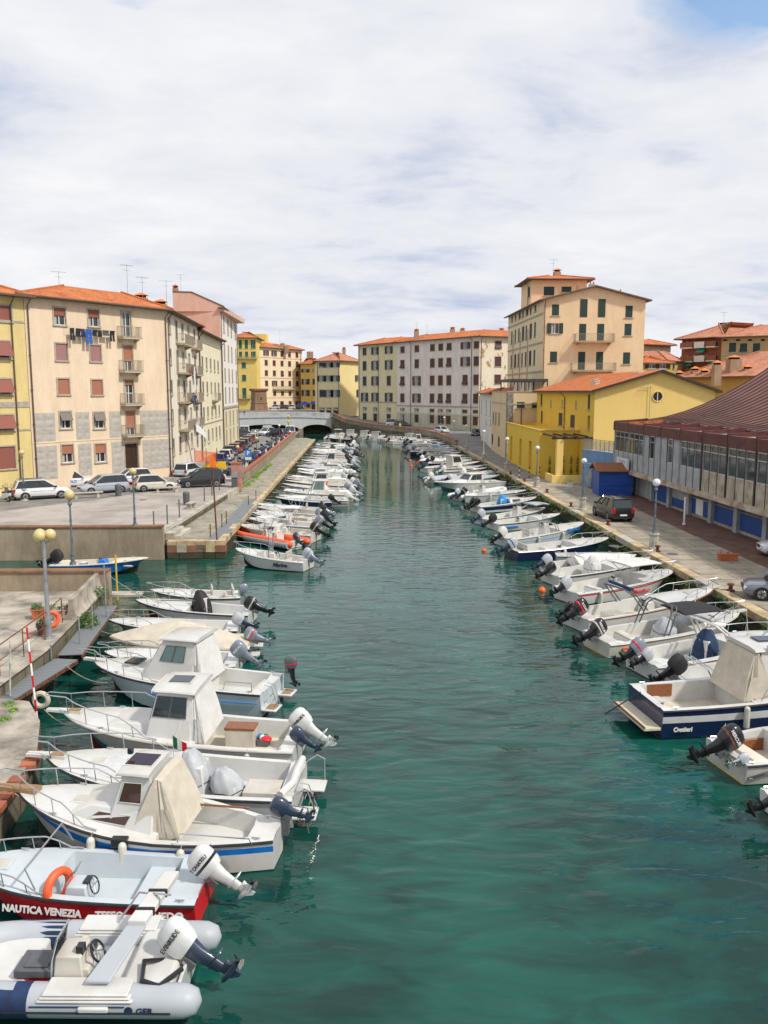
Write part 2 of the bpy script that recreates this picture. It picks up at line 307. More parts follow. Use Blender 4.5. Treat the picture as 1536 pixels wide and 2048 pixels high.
M = dict(
 water=water_mat(),
 gel=mk('white_gelcoat', (.63, .625, .60), .3, .02, .9, spec=.5, coat=.3, var2=(.52, .505, .46)), gel2=mk('aged_white_gelcoat', (.57, .545, .49), .45, .05, 1.2, coat=.1, var2=(.44, .40, .33)), cream=mk('cream_gelcoat', (.72, .66, .54), .4, .04, 2), ggel=mk('grey_gelcoat', (.52, .57, .60), .45, .03, 2),
 nonslip=mk('nonslip_deck', (.60, .61, .60), .75, .05, 6, .3, 60), beige_deck=mk('beige_deck', (.62, .55, .43), .7, .06, 5, .2, 60),
 navy=mk('navy_paint', (.008, .018, .07), .25, .05, 3, coat=.4), blue=mk('blue_paint', (.01, .16, .55), .35, .06, 3, coat=.2), red=mk('red_paint', (.55, .012, .02), .4, .05, 3), dred=mk('dark_red_paint', (.22, .015, .02), .4, .05, 3), teal=mk('teal_paint', (.01, .16, .2), .5, .08, 3), bluel=mk('blue_stripe', (.02, .2, .62), .35, .03, 3), black=mk('black_plastic', (.012, .012, .014), .3, .1, 5, coat=.2), rub=mk('black_rubber', (.02, .02, .022), .7, .15, 8), algae=mk('antifouling', (.035, .045, .03), .8, .3, 4), afred=mk('red_antifouling', (.2, .02, .015), .8, .2, 4), afblue=mk('blue_antifouling', (.01, .03, .09), .8, .2, 4),
 hyp=mk('inflatable_fabric', (.40, .425, .455), .5, .02, 3), hypw=mk('white_inflatable', (.72, .73, .73), .5, .03, 3), orange=mk('orange_fabric', (.80, .12, .035), .55, .05, 3), steel=mk('stainless_rail', (.60, .61, .62), .3, .04, 6, metal=1.0), alu=mk('aluminium', (.55, .56, .58), .4, .08, 6, metal=.7), cowlw=mk('white_cowl', (.68, .68, .66), .25, .02, 4, coat=.3), cowlg=mk('grey_cowl', (.20, .23, .28), .3, .04, 4, coat=.4), cowlb=mk('dark_blue_cowl', (.03, .045, .08), .3, .04, 4, coat=.4), cowls=mk('silver_cowl', (.42, .46, .5), .3, .03, 4, coat=.4), legy=mk('weathered_leg', (.62, .56, .40), .5, .1, 8),
 canv=mk('beige_canvas', (.56, .50, .40), .9, .06, 2.5, .8, 3.5), canvw=mk('white_canvas', (.64, .63, .60), .85, .05, 2.5, .8, 3.5), canvg=mk('silver_cover', (.43, .45, .47), .55, .07, 3, .9, 3.5), canvn=mk('navy_canvas', (.015, .04, .10), .8, .1, 3, .8, 3.5), canvb=mk('bright_blue_tarp', (.01, .25, .62), .6, .08, 3, .8, 4), canvk=mk('black_cover', (.018, .018, .02), .7, .2, 3, .9, 5),
 wood=mk('varnished_wood', (.25, .085, .03), .4, .2, 9, stretch=(1, 6, 6)), teak=mk('teak', (.33, .20, .10), .6, .15, 10, stretch=(1, 8, 8)), tint=glassy('tinted_window', (.02, .03, .035), .05), tintb=glassy('brown_tinted_window', (.05, .018, .01), .05), clear=glassy('clear_screen', (.35, .42, .42), .03, .35), greeng=glassy('green_tinted_window', (.10, .17, .15), .04), rope=mk('rope', (.42, .38, .28), .9, .2, 20), ropeb=mk('dark_rope', (.1, .1, .09), .9, .2, 20), fend=mk('fender_vinyl', (.62, .60, .52), .5, .06, 5), buoy=mk('orange_buoy', (.85, .13, .02), .45, .05, 5), yel=mk('yellow_plastic', (.75, .48, .02), .45, .05, 5), white=mk('white_paint', (.8, .8, .78), .5, .04, 5), redp=mk('red_plastic', (.65, .01, .02), .4, .05, 5), gpl=mk('grey_plastic', (.10, .105, .115), .55, .08, 5), rust=mk('rusty_iron', (.16, .06, .03), .85, .4, 9, .4, 30), galv=mk('galvanised_steel', (.36, .38, .40), .5, .15, 3, metal=.5), green=mk('green_plastic', (.01, .22, .08), .6, .1, 5),
)
GEL = M['gel']
# ================================================================ setting
def struct(mb, name, **k): return tag(mb.build(name, **k), kind='structure')
stone = bricky('quay_paving', (.40, .345, .27), (.33, .30, .245), (.13, .115, .085), .55, bw=1.6, bh=.7, bump=.5, msize=.022)
stone2 = bricky('old_walkway_slabs', (.40, .36, .29), (.33, .31, .26), (.17, .165, .11), .5, bw=2.0, bh=.9, bump=.5, msize=.012, grass=(.25, .22, .16))
kerbm = mk('kerb_travertine', (.46, .42, .34), .8, .18, 1.2, .5, 12)
yelkerb = mk('yellowish_kerb_stone', (.50, .38, .22), .85, .2, 1.1, .5, 12)
asph = mk('asphalt', (.22, .21, .20), .9, .16, .5, .5, 30)
asph2 = mk('piazza_asphalt', (.38, .34, .305), .9, .14, .35, .4, 30)
conc = mk('old_concrete', (.37, .325, .265), .9, .28, .9, .7, 9)
redpave = bricky('red_brick_paving', (.20, .105, .08), (.16, .09, .07), (.07, .05, .04), 2.0, bump=.3)
wallst = bricky('quay_wall_blocks', (.20, .17, .12), (.14, .125, .095), (.05, .05, .035), .8, bw=1.2, bh=.5, bump=.9, grass=(.06, .09, .03), uv=True)
walld = bricky('stone_parapet', (.36, .30, .22), (.30, .25, .185), (.17, .15, .11), .9, bw=1.0, bh=.38, bump=.7, uv=True)
brick = bricky('red_brick', (.34, .15, .09), (.28, .12, .075), (.26, .22, .17), 3.2, bump=.6, uv=True)
brick_cap = bricky('brick_coping', (.50, .16, .085), (.40, .13, .07), (.30, .18, .12), 4.5, bump=.5)
cap2 = bricky('weathered_brick_coping', (.33, .18, .10), (.26, .14, .08), (.2, .14, .09), 4.5, bump=.5)
def wall_uv(me):
    """world-size UVs: along the wall and up (or down the slope)"""
    uv = me.uv_layers.new(name='UVMap') if not me.uv_layers else me.uv_layers[0]
    for p in me.polygons:
        n = p.normal; h = Vector((-n.y, n.x, 0))
        if h.length < .05: h = Vector((1, 0, 0))
        h.normalize(); s_ = n.cross(h)
        if s_.z < 0: s_ = -s_
        if abs(n.z) > .98: s_ = Vector((0, 1, 0)); h = Vector((1, 0, 0))
        for li in p.loop_indices:
            c = me.vertices[me.loops[li].vertex_index].co; uv.data[li].uv = (c.dot(h), c.dot(s_))
QR = 16.75; QL = -8.5
ZP = 1.5; ZW = 1.1; ZR = 1.1
mossm = bricky('wet_mossy_quay_stone', (.085, .075, .045), (.06, .06, .035), (.02, .02, .014), .8, bw=1.2, bh=.5, bump=1, uv=True, grass=(.035, .055, .02))
b = MB(); b.quad((-500, -60, 0), (300, -60, 0), (300, 260, 0), (-500, 260, 0), M['water']); wat = struct(b, 'water')
def slab(name, poly, z, mtop, mside, bottom=-1.5):
    b = MB(); b.prism(poly, bottom, z, mside, mtop); o = struct(b, name); wall_uv(o.data); return o
# right-hand land
slab('quay', [(QR + .55, -40), (QR + .55, 150), (60, 150), (60, -40)], ZR, stone, wallst)
slab('ground', [(60, -40), (60, 400), (1800, 400), (1800, -40)], ZR - .02, stone, wallst)
b = MB()
for k in range(74):                       # quay edge kerb: individual stones, each settled a little differently
    y0 = -38 + k * 2.55; b.box(QR + rnd.uniform(-.03, .03), QR + .56, y0, y0 + 2.53, .78, ZR + .03 + rnd.uniform(-.01, .012), yelkerb if k % 5 else kerbm); b.box(QR + rnd.uniform(.0, .05), QR + .56, y0, y0 + 2.55, -1.5, .779, mossm)
o = struct(b, 'kerb'); wall_uv(o.data)
b = MB(); b.quad((QR + .2 + 4.6, 38, ZR + .004), (25.9, 38, ZR + .004), (25.9, 82, ZR + .004), (QR + 5.6, 82, ZR + .004), redpave); struct(b, 'pavement')
b = MB(); b.quad((17.5, 88, ZR + .006), (20.0, 90, ZR + .006), (23.5, 182, ZR + .006), (17.5, 150, ZR + .006), asph); struct(b, 'road')
# the quay that curves away to the bridge, climbing
E_ = [(QR, 149, 1.1), (16.4, 160, 1.25), (15.6, 169, 1.4), (13.2, 178, 1.6), (8.8, 187.5, 1.75), (2.5, 196, 2.1), (-3.2, 202, 3.0), (-6.6, 206, 4.3)]
O_ = [(80, 149, 1.1), (80, 175, 1.3), (80, 215, 1.6), (70, 250, 2.0), (40, 262, 2.4), (20, 268, 3.0), (0, 272, 3.6), (-8, 272, 4.4)]
b = MB()
for i in range(len(E_) - 1):
    a, c, d, e = E_[i], E_[i + 1], O_[i + 1], O_[i]
    b.quad(e, d, c, a, asph); b.quad((a[0], a[1], -1.5), a, c, (c[0], c[1], -1.5), wallst)
o = struct(b, 'street'); wall_uv(o.data)
slab('far_ground', [(-6.5, 212), (-6.5, 3000), (-2600, 3000), (-2600, 212)], 3.5, asph, wallst)
slab('distant_ground', [(-6.5, 268), (2600, 400), (2600, 3000), (-6.5, 3000)], 3.45, asph, wallst)
# left-hand land
pk0, pk1 = at(322, 1062, ZP), at(476, 975, ZP)
slab('piazza', [(-12.3, 52.6), (pk1.x, pk1.y), (-11.85, 84), (-12.9, 171), (-13.2, 190), (-500, 190), (-500, 52.6)], ZP, asph2, wallst)
slab('walkway', [(-12.3, 52.9), (-8.9, 53.0), (-8.9, 165.5), (-10.5, 171), (-12.88, 171)], ZW, stone2, wallst)
b = MB()
for k in range(54):
    y0 = 53.0 + k * 2.1; b.box(-8.9, QL + rnd.uniform(-.03, .03), y0, y0 + 2.08, .8, ZW + .03 + rnd.uniform(-.01, .01), yelkerb); b.box(-8.9, QL - rnd.uniform(.0, .05), y0, y0 + 2.1, -1.5, .799, mossm)
for k in range(6): x_ = -12.0 + k * .6; b.box(x_, x_ + .58, 52.4 - rnd.uniform(0, .06), 53, .86, ZW + .02 + rnd.uniform(-.02, .02), yelkerb); b.box(x_, x_ + .6, 52.4 - rnd.uniform(0, .06), 53, .42, .858, [brick, kerbm, brick, wallst, yelkerb, brick][k]); b.box(x_, x_ + .6, 52.42 - rnd.uniform(0, .06), 53, -1.5, .418, mossm)
o = struct(b, 'walkway_kerb'); wall_uv(o.data)
b = MB(); d = (pk1 - pk0); n = d.length; u = d.normalized(); w = Vector((u.y, -u.x, 0))
for k in range(13):
    a = pk0 + u * (n * k / 13); c = pk0 + u * (n * (k + 1) / 13 - .03); z1 = ZP + .05
    b.prism([(a.x - w.x * .3, a.y - w.y * .3), (a.x + w.x * .1, a.y + w.y * .1), (c.x + w.x * .1, c.y + w.y * .1), (c.x - w.x * .3, c.y - w.y * .3)], ZW - .3, z1, kerbm)
struct(b, 'piazza_kerb')
b = MB()                                   # two stone steps beside the basin wall
b.box(-12.25, -11.3, 53.05, 56.5, 1.0, 1.32, kerbm); b.box(-12.25, -11.7, 53.1, 56.2, 1.322, 1.5, kerbm); struct(b, 'steps')
A, B, C, D_, E4 = at(70, 985, ZP), at(343, 955, ZP), at(404, 921, ZP), at(447, 897, ZP), at(478, 880, ZP)
uf = (B - A).normalized(); nf = Vector((uf.y, -uf.x, 0))
b = MB(); f0 = A - uf * 60
ra = [f0 + nf * 8.6, A + nf * 8.6, B + nf * 7.5 - uf * 3, Vector((-12.05, 84, 0)), Vector((-13.0, 171, 0)), Vector((-13.3, 189.5, 0)), Vector((-60, 189.5, 0)), Vector((-60, 172, 0)), Vector((E4.x, 172, 0)), E4 + Vector((1, 0, 0)), C + Vector((1.5, 0, 0)), B + nf * 1.5, f0 + nf * 1.5]
b.prism([(v.x, v.y) for v in ra], ZP - .1, ZP + .006, asph); struct(b, 'road')
b = MB(); sp = [f0 + nf * 1.7, B + nf * 1.7 + Vector((.1, .3, 0)), C + Vector((1.6, 0, 0)), E4 + Vector((1.3, 2, 0)), E4 + Vector((-3, 2, 0)), C + Vector((-2, 0, 0)), B - nf * 1.5, f0 - nf * 1]
b.prism([(v.x, v.y) for v in sp], ZP - .1, ZP + .12, conc, mk('pavement_slabs', (.28, .265, .24), .85, .12, 1.5)); struct(b, 'pavement')
# near-left platform with the basin between
qa, qb, qc = at(205, 1188, 1.3), at(96, 1300, 1.3), at(0, 1372, 1.3)
slab('quay_platform', [(-60, 38.4), (qa.x, 38.4), (qa.x, qa.y), (qb.x, qb.y), (qc.x, qc.y), (qc.x - 4, qc.y - 4), (-60, qc.y - 8)], 1.3, conc, wallst)
lp = [at(p, q, 1.0) for p, q in ((0, 1398), (58, 1402), (80, 1442), (74, 1502), (52, 1536), (-30, 1640))]
slab('quay_landing', [(v.x, v.y) for v in lp] + [(-60, lp[-1].y), (-60, lp[0].y)], 1.0, conc, wallst)
b = MB(); lv = [lp[3], lp[4], lp[5]]
for i in range(2):
    a, c = lv[i], lv[i + 1]; n = int((c - a).length / .42)
    for k in range(n):
        if rnd.random() < .2: continue
        p = a.lerp(c, (k + .1) / n); q = a.lerp(c, (k + .9) / n); dd = (q - p).normalized(); ww = Vector((-dd.y, dd.x, 0)) * .18
        b.prism([(p.x + ww.x, p.y + ww.y), (q.x + ww.x, q.y + ww.y), (q.x - ww.x, q.y - ww.y), (p.x - ww.x, p.y - ww.y)], .9, 1.03 + rnd.uniform(0, .02), brick_cap)
struct(b, 'brick_edging')

def parapet(name, pts, z0, z1, wd, m, mcap, capz, label, cat='wall', over=.06):
    """low wall following pts, coping as a part"""
    t = thing(name, label, cat, (pts[0][0], pts[0][1], 0))
    o0 = Vector((pts[0][0], pts[0][1], 0)); b = MB(); c = MB()
    for i in range(len(pts) - 1):
        p, q = Vector((*pts[i][:2], 0)) - o0, Vector((*pts[i + 1][:2], 0)) - o0; dz0 = pts[i][2] if len(pts[i]) > 2 else 0; dz1 = pts[i + 1][2] if len(pts[i + 1]) > 2 else 0
        d = (q - p).normalized(); w = Vector((-d.y, d.x, 0))
        for mb, h0, h1, ww, mm in ((b, z0, z1, wd / 2, m), (c, z1 + .002, z1 + capz, wd / 2 + over, mcap)):
            vs = [p - w * ww, q - w * ww, q + w * ww, p + w * ww]
            lo = [v + Vector((0, 0, h0 + (dz0 if k in (0, 3) else dz1))) for k, v in enumerate(vs)]; hi = [v + Vector((0, 0, h1 + (dz0 if k in (0, 3) else dz1))) for k, v in enumerate(vs)]
            mb.add(lo + hi, [(0, 3, 2, 1), (4, 5, 6, 7), (0, 1, 5, 4), (1, 2, 6, 5), (2, 3, 7, 6), (3, 0, 4, 7)], mm)
    w_ = b.build('masonry', t); wall_uv(w_.data); c.build('coping', t, bevel=.015); return t
plast_wall = plaster('stained_render', (.47, .38, .28), .42, (.33, .26, .19), (.30, .13, .07), .72)
Z1c = aty(200, 1051, 52.4).z
parapet('basin_wall', [(-60, 52.4), (-12.2, 52.4)], -1.5, Z1c - .12, .5, plast_wall, cap2, .12, 'long stained rendered wall with brick coping between the piazza and the small basin')
parapet('quay_wall', [(-60, 38.65), (qa.x + .1, 38.65)], -1.5, 2.15, .45, plast_wall, cap2, .12, 'stained rendered wall with brick coping at the back of the near concrete platform')
wl = [at(482, 956, ZP), at(592, 871, ZP)]
parapet('coping_wall', [(-11.75, 84.5), (-12.0, 110), (-12.6, 150), (-12.9, 171)], .9, 2.25, .38, walld, brick_cap, .14, 'long stone wall with orange brick coping between the left street and the canal walkway')
parapet('curved_wall', [(17.0, 146, 0), (16.7, 158, .1), (15.9, 168, .3), (13.5, 177.5, .5), (9.1, 187.3, .65), (2.8, 196, 1.0), (-2.8, 202, 1.9), (-6.2, 206.3, 3.2)], .9, 1.9, .4, walld, brick_cap, .14, 'curved stone wall with orange coping round the far bend of the canal')

# ================================================================ buildings
roofA = tiles('orange_roof_tiles', (.68, .23, .085), (.44, .13, .05)); roofB = tiles('light_orange_roof_tiles', (.72, .24, .09), (.5, .14, .05)); roofC = tiles('pink_roof_tiles', (.66, .30, .19), (.46, .17, .10))
pipe = mk('drain_pipe', (.12, .08, .06), .6, .1, 5); soff = mk('eaves_soffit', (.16, .12, .09), .9, .1, 3); trimg = mk('stone_trim', (.40, .36, .29), .85, .12, 3); frw = mk('white_window_frame', (.68, .67, .63), .5, .03, 3)
paneM = glassy('window_pane', (.03, .035, .04), .06); curt = mk('curtain', (.42, .42, .40), .8, .1, 4); inter = mk('dark_interior', (.012, .01, .01), .9, .1, 2)
sh_dg = slatted('dark_green_shutter', (.012, .045, .035), 14); sh_k = slatted('charcoal_shutter', (.022, .03, .03), 14); sh_b = slatted('brown_shutter', (.085, .03, .028), 14); sh_g = slatted('green_shutter', (.015, .12, .06), 14)
bl_r = slatted('red_brown_roller_blind', (.30, .10, .07), 20); bl_p = slatted('pink_roller_blind', (.38, .19, .18), 20); bl_g = slatted('grey_roller_blind', (.22, .19, .16), 20); bl_o = slatted('terracotta_roller_blind', (.43, .17, .10), 20); bl_y = slatted('ochre_roller_blind', (.30, .14, .04), 20); bl_c = slatted('pale_shutter', (.40, .36, .30), 16)
wdark = mk('dark_door_wood', (.045, .022, .015), .5, .2, 6, stretch=(4, 4, 1)); railm = mk('balcony_railing_paint', (.33, .28, .22), .6, .1, 5); chim = plaster('chimney_render', (.42, .30, .2), .3)
WC = {}
def win_meshes(kind, w, h, sh, sur, frac, fr):
    key = (kind, round(w, 1), round(h, 1), sh.name if sh else '', sur.name if sur else '', round(frac, 1), fr.name)
    if key in WC: return WC[key]
    b = MB(); D = .16
    if kind == 'door':
        b.box(-w / 2, w / 2, D, D + .05, 0, h, wdark)
        for i in (-1, 1):
            for j in range(3): b.box(i * w * .25 - w * .17, i * w * .25 + w * .17, D - .025, D + .001, h * (.06 + .3 * j), h * (.3 + .3 * j), wdark)
        b.box(-w / 2, w / 2, D - .03, D, h * .9, h * .93, wdark)
    elif kind == 'niche': b.box(-w / 2, w / 2, .55, .6, 0, h, sh); b.box(-w / 2, -w / 2 + .02, .2, .55, 0, h, sh); b.box(w / 2 - .02, w / 2, .2, .55, 0, h, sh)
    elif kind == 'dark': b.box(-w / 2, w / 2, D + .1, D + .14, 0, h, inter)
    else:
        b.box(-w / 2, w / 2, D, D + .02, 0, h, paneM)
        if kind != 'shut':
            f = .06
            b.box(-w / 2, -w / 2 + f, D - .05, D - .002, 0, h, fr); b.box(w / 2 - f, w / 2, D - .05, D - .002, 0, h, fr); b.box(-w / 2 + f, w / 2 - f, D - .05, D - .002, h - f, h, fr); b.box(-w / 2 + f, w / 2 - f, D - .05, D - .002, 0, f, fr)
            b.box(-f * .8, f * .8, D - .052, D - .003, f, h - f, fr)
            if h > 1.7: b.box(-w / 2 + f, w / 2 - f, D - .048, D - .004, h * .45, h * .45 + .06, fr)
            b.box(-w / 2 + .1, -w * .18, D - .001, D - .0005, .1, h - .1, curt)
    if sur:
        s_ = .13; b.box(-w / 2 - s_, -w / 2, -.045, .03, -.02, h + s_, sur); b.box(w / 2, w / 2 + s_, -.045, .03, -.02, h + s_, sur); b.box(-w / 2, w / 2, -.045, .03, h, h + s_, sur)
    if kind not in ('door', 'niche'): b.box(-w / 2 - .17, w / 2 + .17, -.12, .05, -.12, -.02, sur or trimg)
    main = b.mesh('door' if kind == 'door' else 'window', weld=False); subs = []
    def leaf(x0, x1, y0, y1, z0, z1, tilt=0, name='shutter'):
        q = MB(); q.box(x0, x1, y0, y1, z0, z1, sh); t_ = .05
        for (a, c, e, g) in ((x0, x0 + t_, z0, z1), (x1 - t_, x1, z0, z1), (x0 + t_, x1 - t_, z0, z0 + t_), (x0 + t_, x1 - t_, z1 - t_, z1)): q.box(a, c, y0 - .012, y0, e, g, sh)
        xf = None
        if tilt: xf = Matrix.Translation((0, 0, z1)) @ Matrix.Rotation(-tilt, 4, 'X') @ Matrix.Translation((0, 0, -z1))
        subs.append((name, q.mesh(name, weld=False, xf=xf)))
    if kind == 'shut': leaf(-w / 2, -.006, .03, .07, .01, h - .01); leaf(.006, w / 2, .03, .07, .01, h - .01)
    if kind == 'open': leaf(-w, -w / 2 - .01, -.11, -.07, 0, h); leaf(w / 2 + .01, w, -.11, -.07, 0, h)
    if kind == 'half': leaf(-w / 2, -.006, .03, .07, .01, h - .01); leaf(w / 2 + .01, w, -.11, -.07, 0, h)
    if kind == 'tilt': leaf(-w / 2, w / 2, .03, .07, h * .5, h - .01); leaf(-w / 2, w / 2, .0, .04, .01, h * .5 - .01, R(28))
    if kind == 'roll': leaf(-w / 2, w / 2, .04, .07, h * (1 - frac), h, 0, 'roller_blind')
    if kind == 'rtilt': leaf(-w / 2, w / 2, .0, .03, h * (1 - frac), h, R(24), 'roller_blind')
    WC[key] = (main, subs); return WC[key]
def offset_poly(P, d):
    n = len(P); out = []
    for i in range(n):
        a, b_, c = Vector(P[i - 1]), Vector(P[i]), Vector(P[(i + 1) % n])
        d1 = (b_ - a).normalized(); d2 = (c - b_).normalized(); n1 = Vector((d1.y, -d1.x)); n2_ = Vector((d2.y, -d2.x))
        m_ = (n1 + n2_); m_ = m_ / max(.3, m_.dot(n1)) if m_.length > 1e-4 else n1
        out.append(b_ + m_ * d)
    return out
class Bld:
    def __init__(s, name, label, P, z0, z1, wall, cat='building', group=None, zones=None, cuts=()):
        s.P = [Vector((p[0], p[1])) for p in P]; s.z0 = z0; s.z1 = z1; s.wall = wall; s.zones = zones; s.cuts = list(cuts)
        s.root = thing(name, label, cat, (s.P[0].x, s.P[0].y, z0), 0, group); s.op = {i: [] for i in range(len(P))}; s.O = Vector((s.P[0].x, s.P[0].y, z0))
    def edge(s, e): p, q = s.P[e], s.P[(e + 1) % len(s.P)]; d = (q - p); L = d.length; d.normalize(); return p, d, Vector((d.y, -d.x)), L
    def hit(s, e, px, py):
        p, d, n, L = s.edge(e); r = ray(px, py); det = r[0] * (-d.y) - r[1] * (-d.x)
        k = (p.x * (-d.y) - p.y * (-d.x)) / det; u = (r[0] * p.y - r[1] * p.x) / (-det) if abs(det) > 1e-9 else 0
        X = Vector((k * r[0], k * r[1])); return (X - p).dot(d), CH + k * r[2]
    def loc(s, e, u, z, off=0):
        p, d, n, L = s.edge(e); v = p + d * u + n * off; return Vector((v.x, v.y, z)) - s.O, math.atan2(d.y, d.x)
    def win(s, e, u, z, w, h, kind='shut', sh=None, sur=trimg, frac=1.0, fr=frw, name=None):
        p, d, n, L = s.edge(e); w = round(w, 1); h = round(h, 1)
        if u - w / 2 < .15 or u + w / 2 > L - .15 or z < s.z0 - .01 or z + h > s.z1 - .1: return None
        for (a, b_, c, e_) in s.op[e]:
            if abs(a - u) < (w + c) / 2 + .05 and z < b_ + e_ and b_ < z + h: return None
        s.op[e].append((u, z, w, h)); l, rz = s.loc(e, u, z)
        main, subs = win_meshes(kind, w, h, sh, sur, frac, fr)
        o = put(name or ('door' if kind == 'door' else 'window'), main, s.root, l, rz)
        for nm, me in subs: put(nm, me, o)
        return o
    def wpx(s, e, px, py0, py1, w, kind='shut', sh=None, **k):
        u, z1 = s.hit(e, px, py0); u2, z0 = s.hit(e, px, py1); return s.win(e, (u + u2) / 2, z0, w, z1 - z0, kind, sh, **k)
    def grid(s, e, cols, rows, w, kinds, sh, **k):
        """cols: [(px,py)...] measured; rows: (ref px, [(py0,py1)...]); kinds: string per row, one letter a column"""
        K = dict(s='shut', o='open', t='tilt', h='half', r='roll', g='glass', d='door', x='dark', q='rtilt')
        rp = rows[0]
        for i, (a, c) in enumerate(rows[1]):
            zt = s.hit(e, rp, a)[1]; zb = s.hit(e, rp, c)[1]
            for j, cc in enumerate(cols):
                ch = kinds[i][j] if j < len(kinds[i]) else '.'
                if ch == '.': continue
                u = s.hit(e, cc[0], cc[1])[0]; s.win(e, u, zb, w, zt - zb, K[ch], sh, **k)
    def finish(s, roof=None, over=.7, slope=.33, inset=5, flat=False, parapet_=0, gut=True):
        b = MB(); n = len(s.P)
        for e in range(n):
            p, d, nn, L = s.edge(e); ops = s.op[e]
            us = {0, L}; zs = {s.z0, s.z1}
            for (u, z, w, h) in ops: us |= {u - w / 2, u + w / 2}; zs |= {z, z + h}
            for c in s.cuts: zs.add(c)
            us = sorted(us); zs = sorted(zs)
            def pt(u, z, dep=0): v = p + d * u - nn * dep; return (v.x - s.O.x, v.y - s.O.y, z - s.z0)
            vid = {}
            for i in range(len(us) - 1):
                for j in range(len(zs) - 1):
                    uc, zc = (us[i] + us[i + 1]) / 2, (zs[j] + zs[j + 1]) / 2
                    if us[i + 1] - us[i] < 1e-5 or zs[j + 1] - zs[j] < 1e-5: continue
                    if any(abs(uc - u) < w / 2 and z < zc < z + h for (u, z, w, h) in ops): continue
                    m = s.zones(e, uc, zc) if s.zones else s.wall
                    b.quad(pt(us[i], zs[j]), pt(us[i + 1], zs[j]), pt(us[i + 1], zs[j + 1]), pt(us[i], zs[j + 1]), m)
            for (u, z, w, h) in ops:
                x0, x1, z0, z1 = u - w / 2, u + w / 2, z, z + h; dp = .2
                for A, B_ in (((x0, z0), (x0, z1)), ((x0, z1), (x1, z1)), ((x1, z1), (x1, z0)), ((x1, z0), (x0, z0))): b.quad(pt(*A), pt(*B_), pt(*B_, dp), pt(*A, dp), s.wall)
        if flat: 
            b.add([(v.x - s.O.x, v.y - s.O.y, s.z1 - s.z0 - parapet_) for v in s.P], [tuple(range(n))], s.wall)
        o = b.build('wall', s.root, weld=False, angle=20)
        if roof:
            q = MB(); lo = offset_poly(s.P, over); hi = offset_poly(s.P, over - inset); zt = s.z1 - s.z0; zh = zt + (inset) * slope; th = .16
            L3 = lambda V, z: [(v.x - s.O.x, v.y - s.O.y, z) for v in V]
            a = L3(lo, zt - .02); c = L3(lo, zt + th); h = L3(hi, zh + th)
            q.add(a + c, [(i, (i + 1) % n, (i + 1) % n + n, i + n) for i in range(n)], soff); q.add(a, [tuple(range(n))[::-1]], soff)
            q.add(c + h, [(i, (i + 1) % n, (i + 1) % n + n, i + n) for i in range(n)], roof); q.add(h, [tuple(range(n))], roof)
            ro = q.build('roof', s.root, weld=False); wall_uv(ro.data); s.roof = ro; s.zh = zh + th
            for i in range(n):                                      # ridge tiles down the hips
                r = MB(); r.tube([Vector(c[i]) + Vector((0, 0, .02)), Vector(h[i]) + Vector((0, 0, .03))], .13, roof, 5)
                rt = r.build('ridge_tiles', ro); wall_uv(rt.data)
            if gut:
                g = MB(); g.tube(L3(offset_poly(s.P, over + .07), zt + .05), .08, pipe, 5, closed=True); g.build('gutter', s.root)
        return s
    def course(s, e, z, h=.2, d=.08, m=trimg, u0=0, u1=None):
        p, dd, n, L = s.edge(e); l, rz = s.loc(e, 0, z); b = MB(); b.box(u0, u1 or L, -d, .02, 0, h, m); b.build('string_course', s.root, l, rz)
    def pilaster(s, e, u, z0, z1, w=.4, d=.06, m=trimg):
        l, rz = s.loc(e, u, z0); b = MB(); b.box(-w / 2, w / 2, -d, .02, 0, z1 - z0, m); b.build('pilaster', s.root, l, rz)
    def drain(s, e, u, z0=None, z1=None, r=.06):
        l, rz = s.loc(e, u, s.z0); H = (z1 or s.z1) - s.z0; b = MB()
        b.tube([(0, -.65, H - .02), (0, -.55, H - .25), (0, -.12, H - .7), (0, -.12, (z0 or s.z0) - s.z0 + .1)], r, pipe, 6)
        for k in range(1, int(H / 3)): b.box(-r - .03, r + .03, -.19, 0, k * 3, k * 3 + .05, pipe)
        b.build('drain_pipe', s.root, l, rz)
    def balcony(s, e, u, z, w, d=1.0, m=None, bars=True, rm=None):
        l, rz = s.loc(e, u, z); b = MB(); b.box(-w / 2, w / 2, -d, 0, -.16, 0, m or s.wall); b.box(-w / 2 - .04, w / 2 + .04, -d - .04, 0, -.05, .02, trimg)
        for i in (-1, 1): b.frus((i * w * .4 - .06, i * w * .4 + .06, -d * .15, 0, -.5), (i * w * .4 - .06, i * w * .4 + .06, -d * .85, 0, -.16), trimg)
        o = b.build('balcony', s.root, l, rz); r = MB(); rm = rm or railm
        r.box(-w / 2, w / 2, -d + .02, -d + .06, .98, 1.02, rm); r.box(-w / 2, w / 2, -d + .02, -d + .06, .08, .11, rm)
        for i in (-1, 1): r.box(i * (w / 2 - .02) - .02, i * (w / 2 - .02) + .02, -d + .06, 0, .98, 1.02, rm)
        k = int(w / .13)
        for i in range(k + 1): x = -w / 2 + .02 + i * (w - .04) / k; r.box(x - .011, x + .011, -d + .03, -d + .05, .02, .98, rm)
        for i in (-1, 1):
            for j in range(int(d / .13)): r.box(i * (w / 2 - .02) - .01, i * (w / 2 - .02) + .01, -j * .13 - .02, -j * .13, .02, .98, rm)
        r.build('railing', o, weld=False); return o
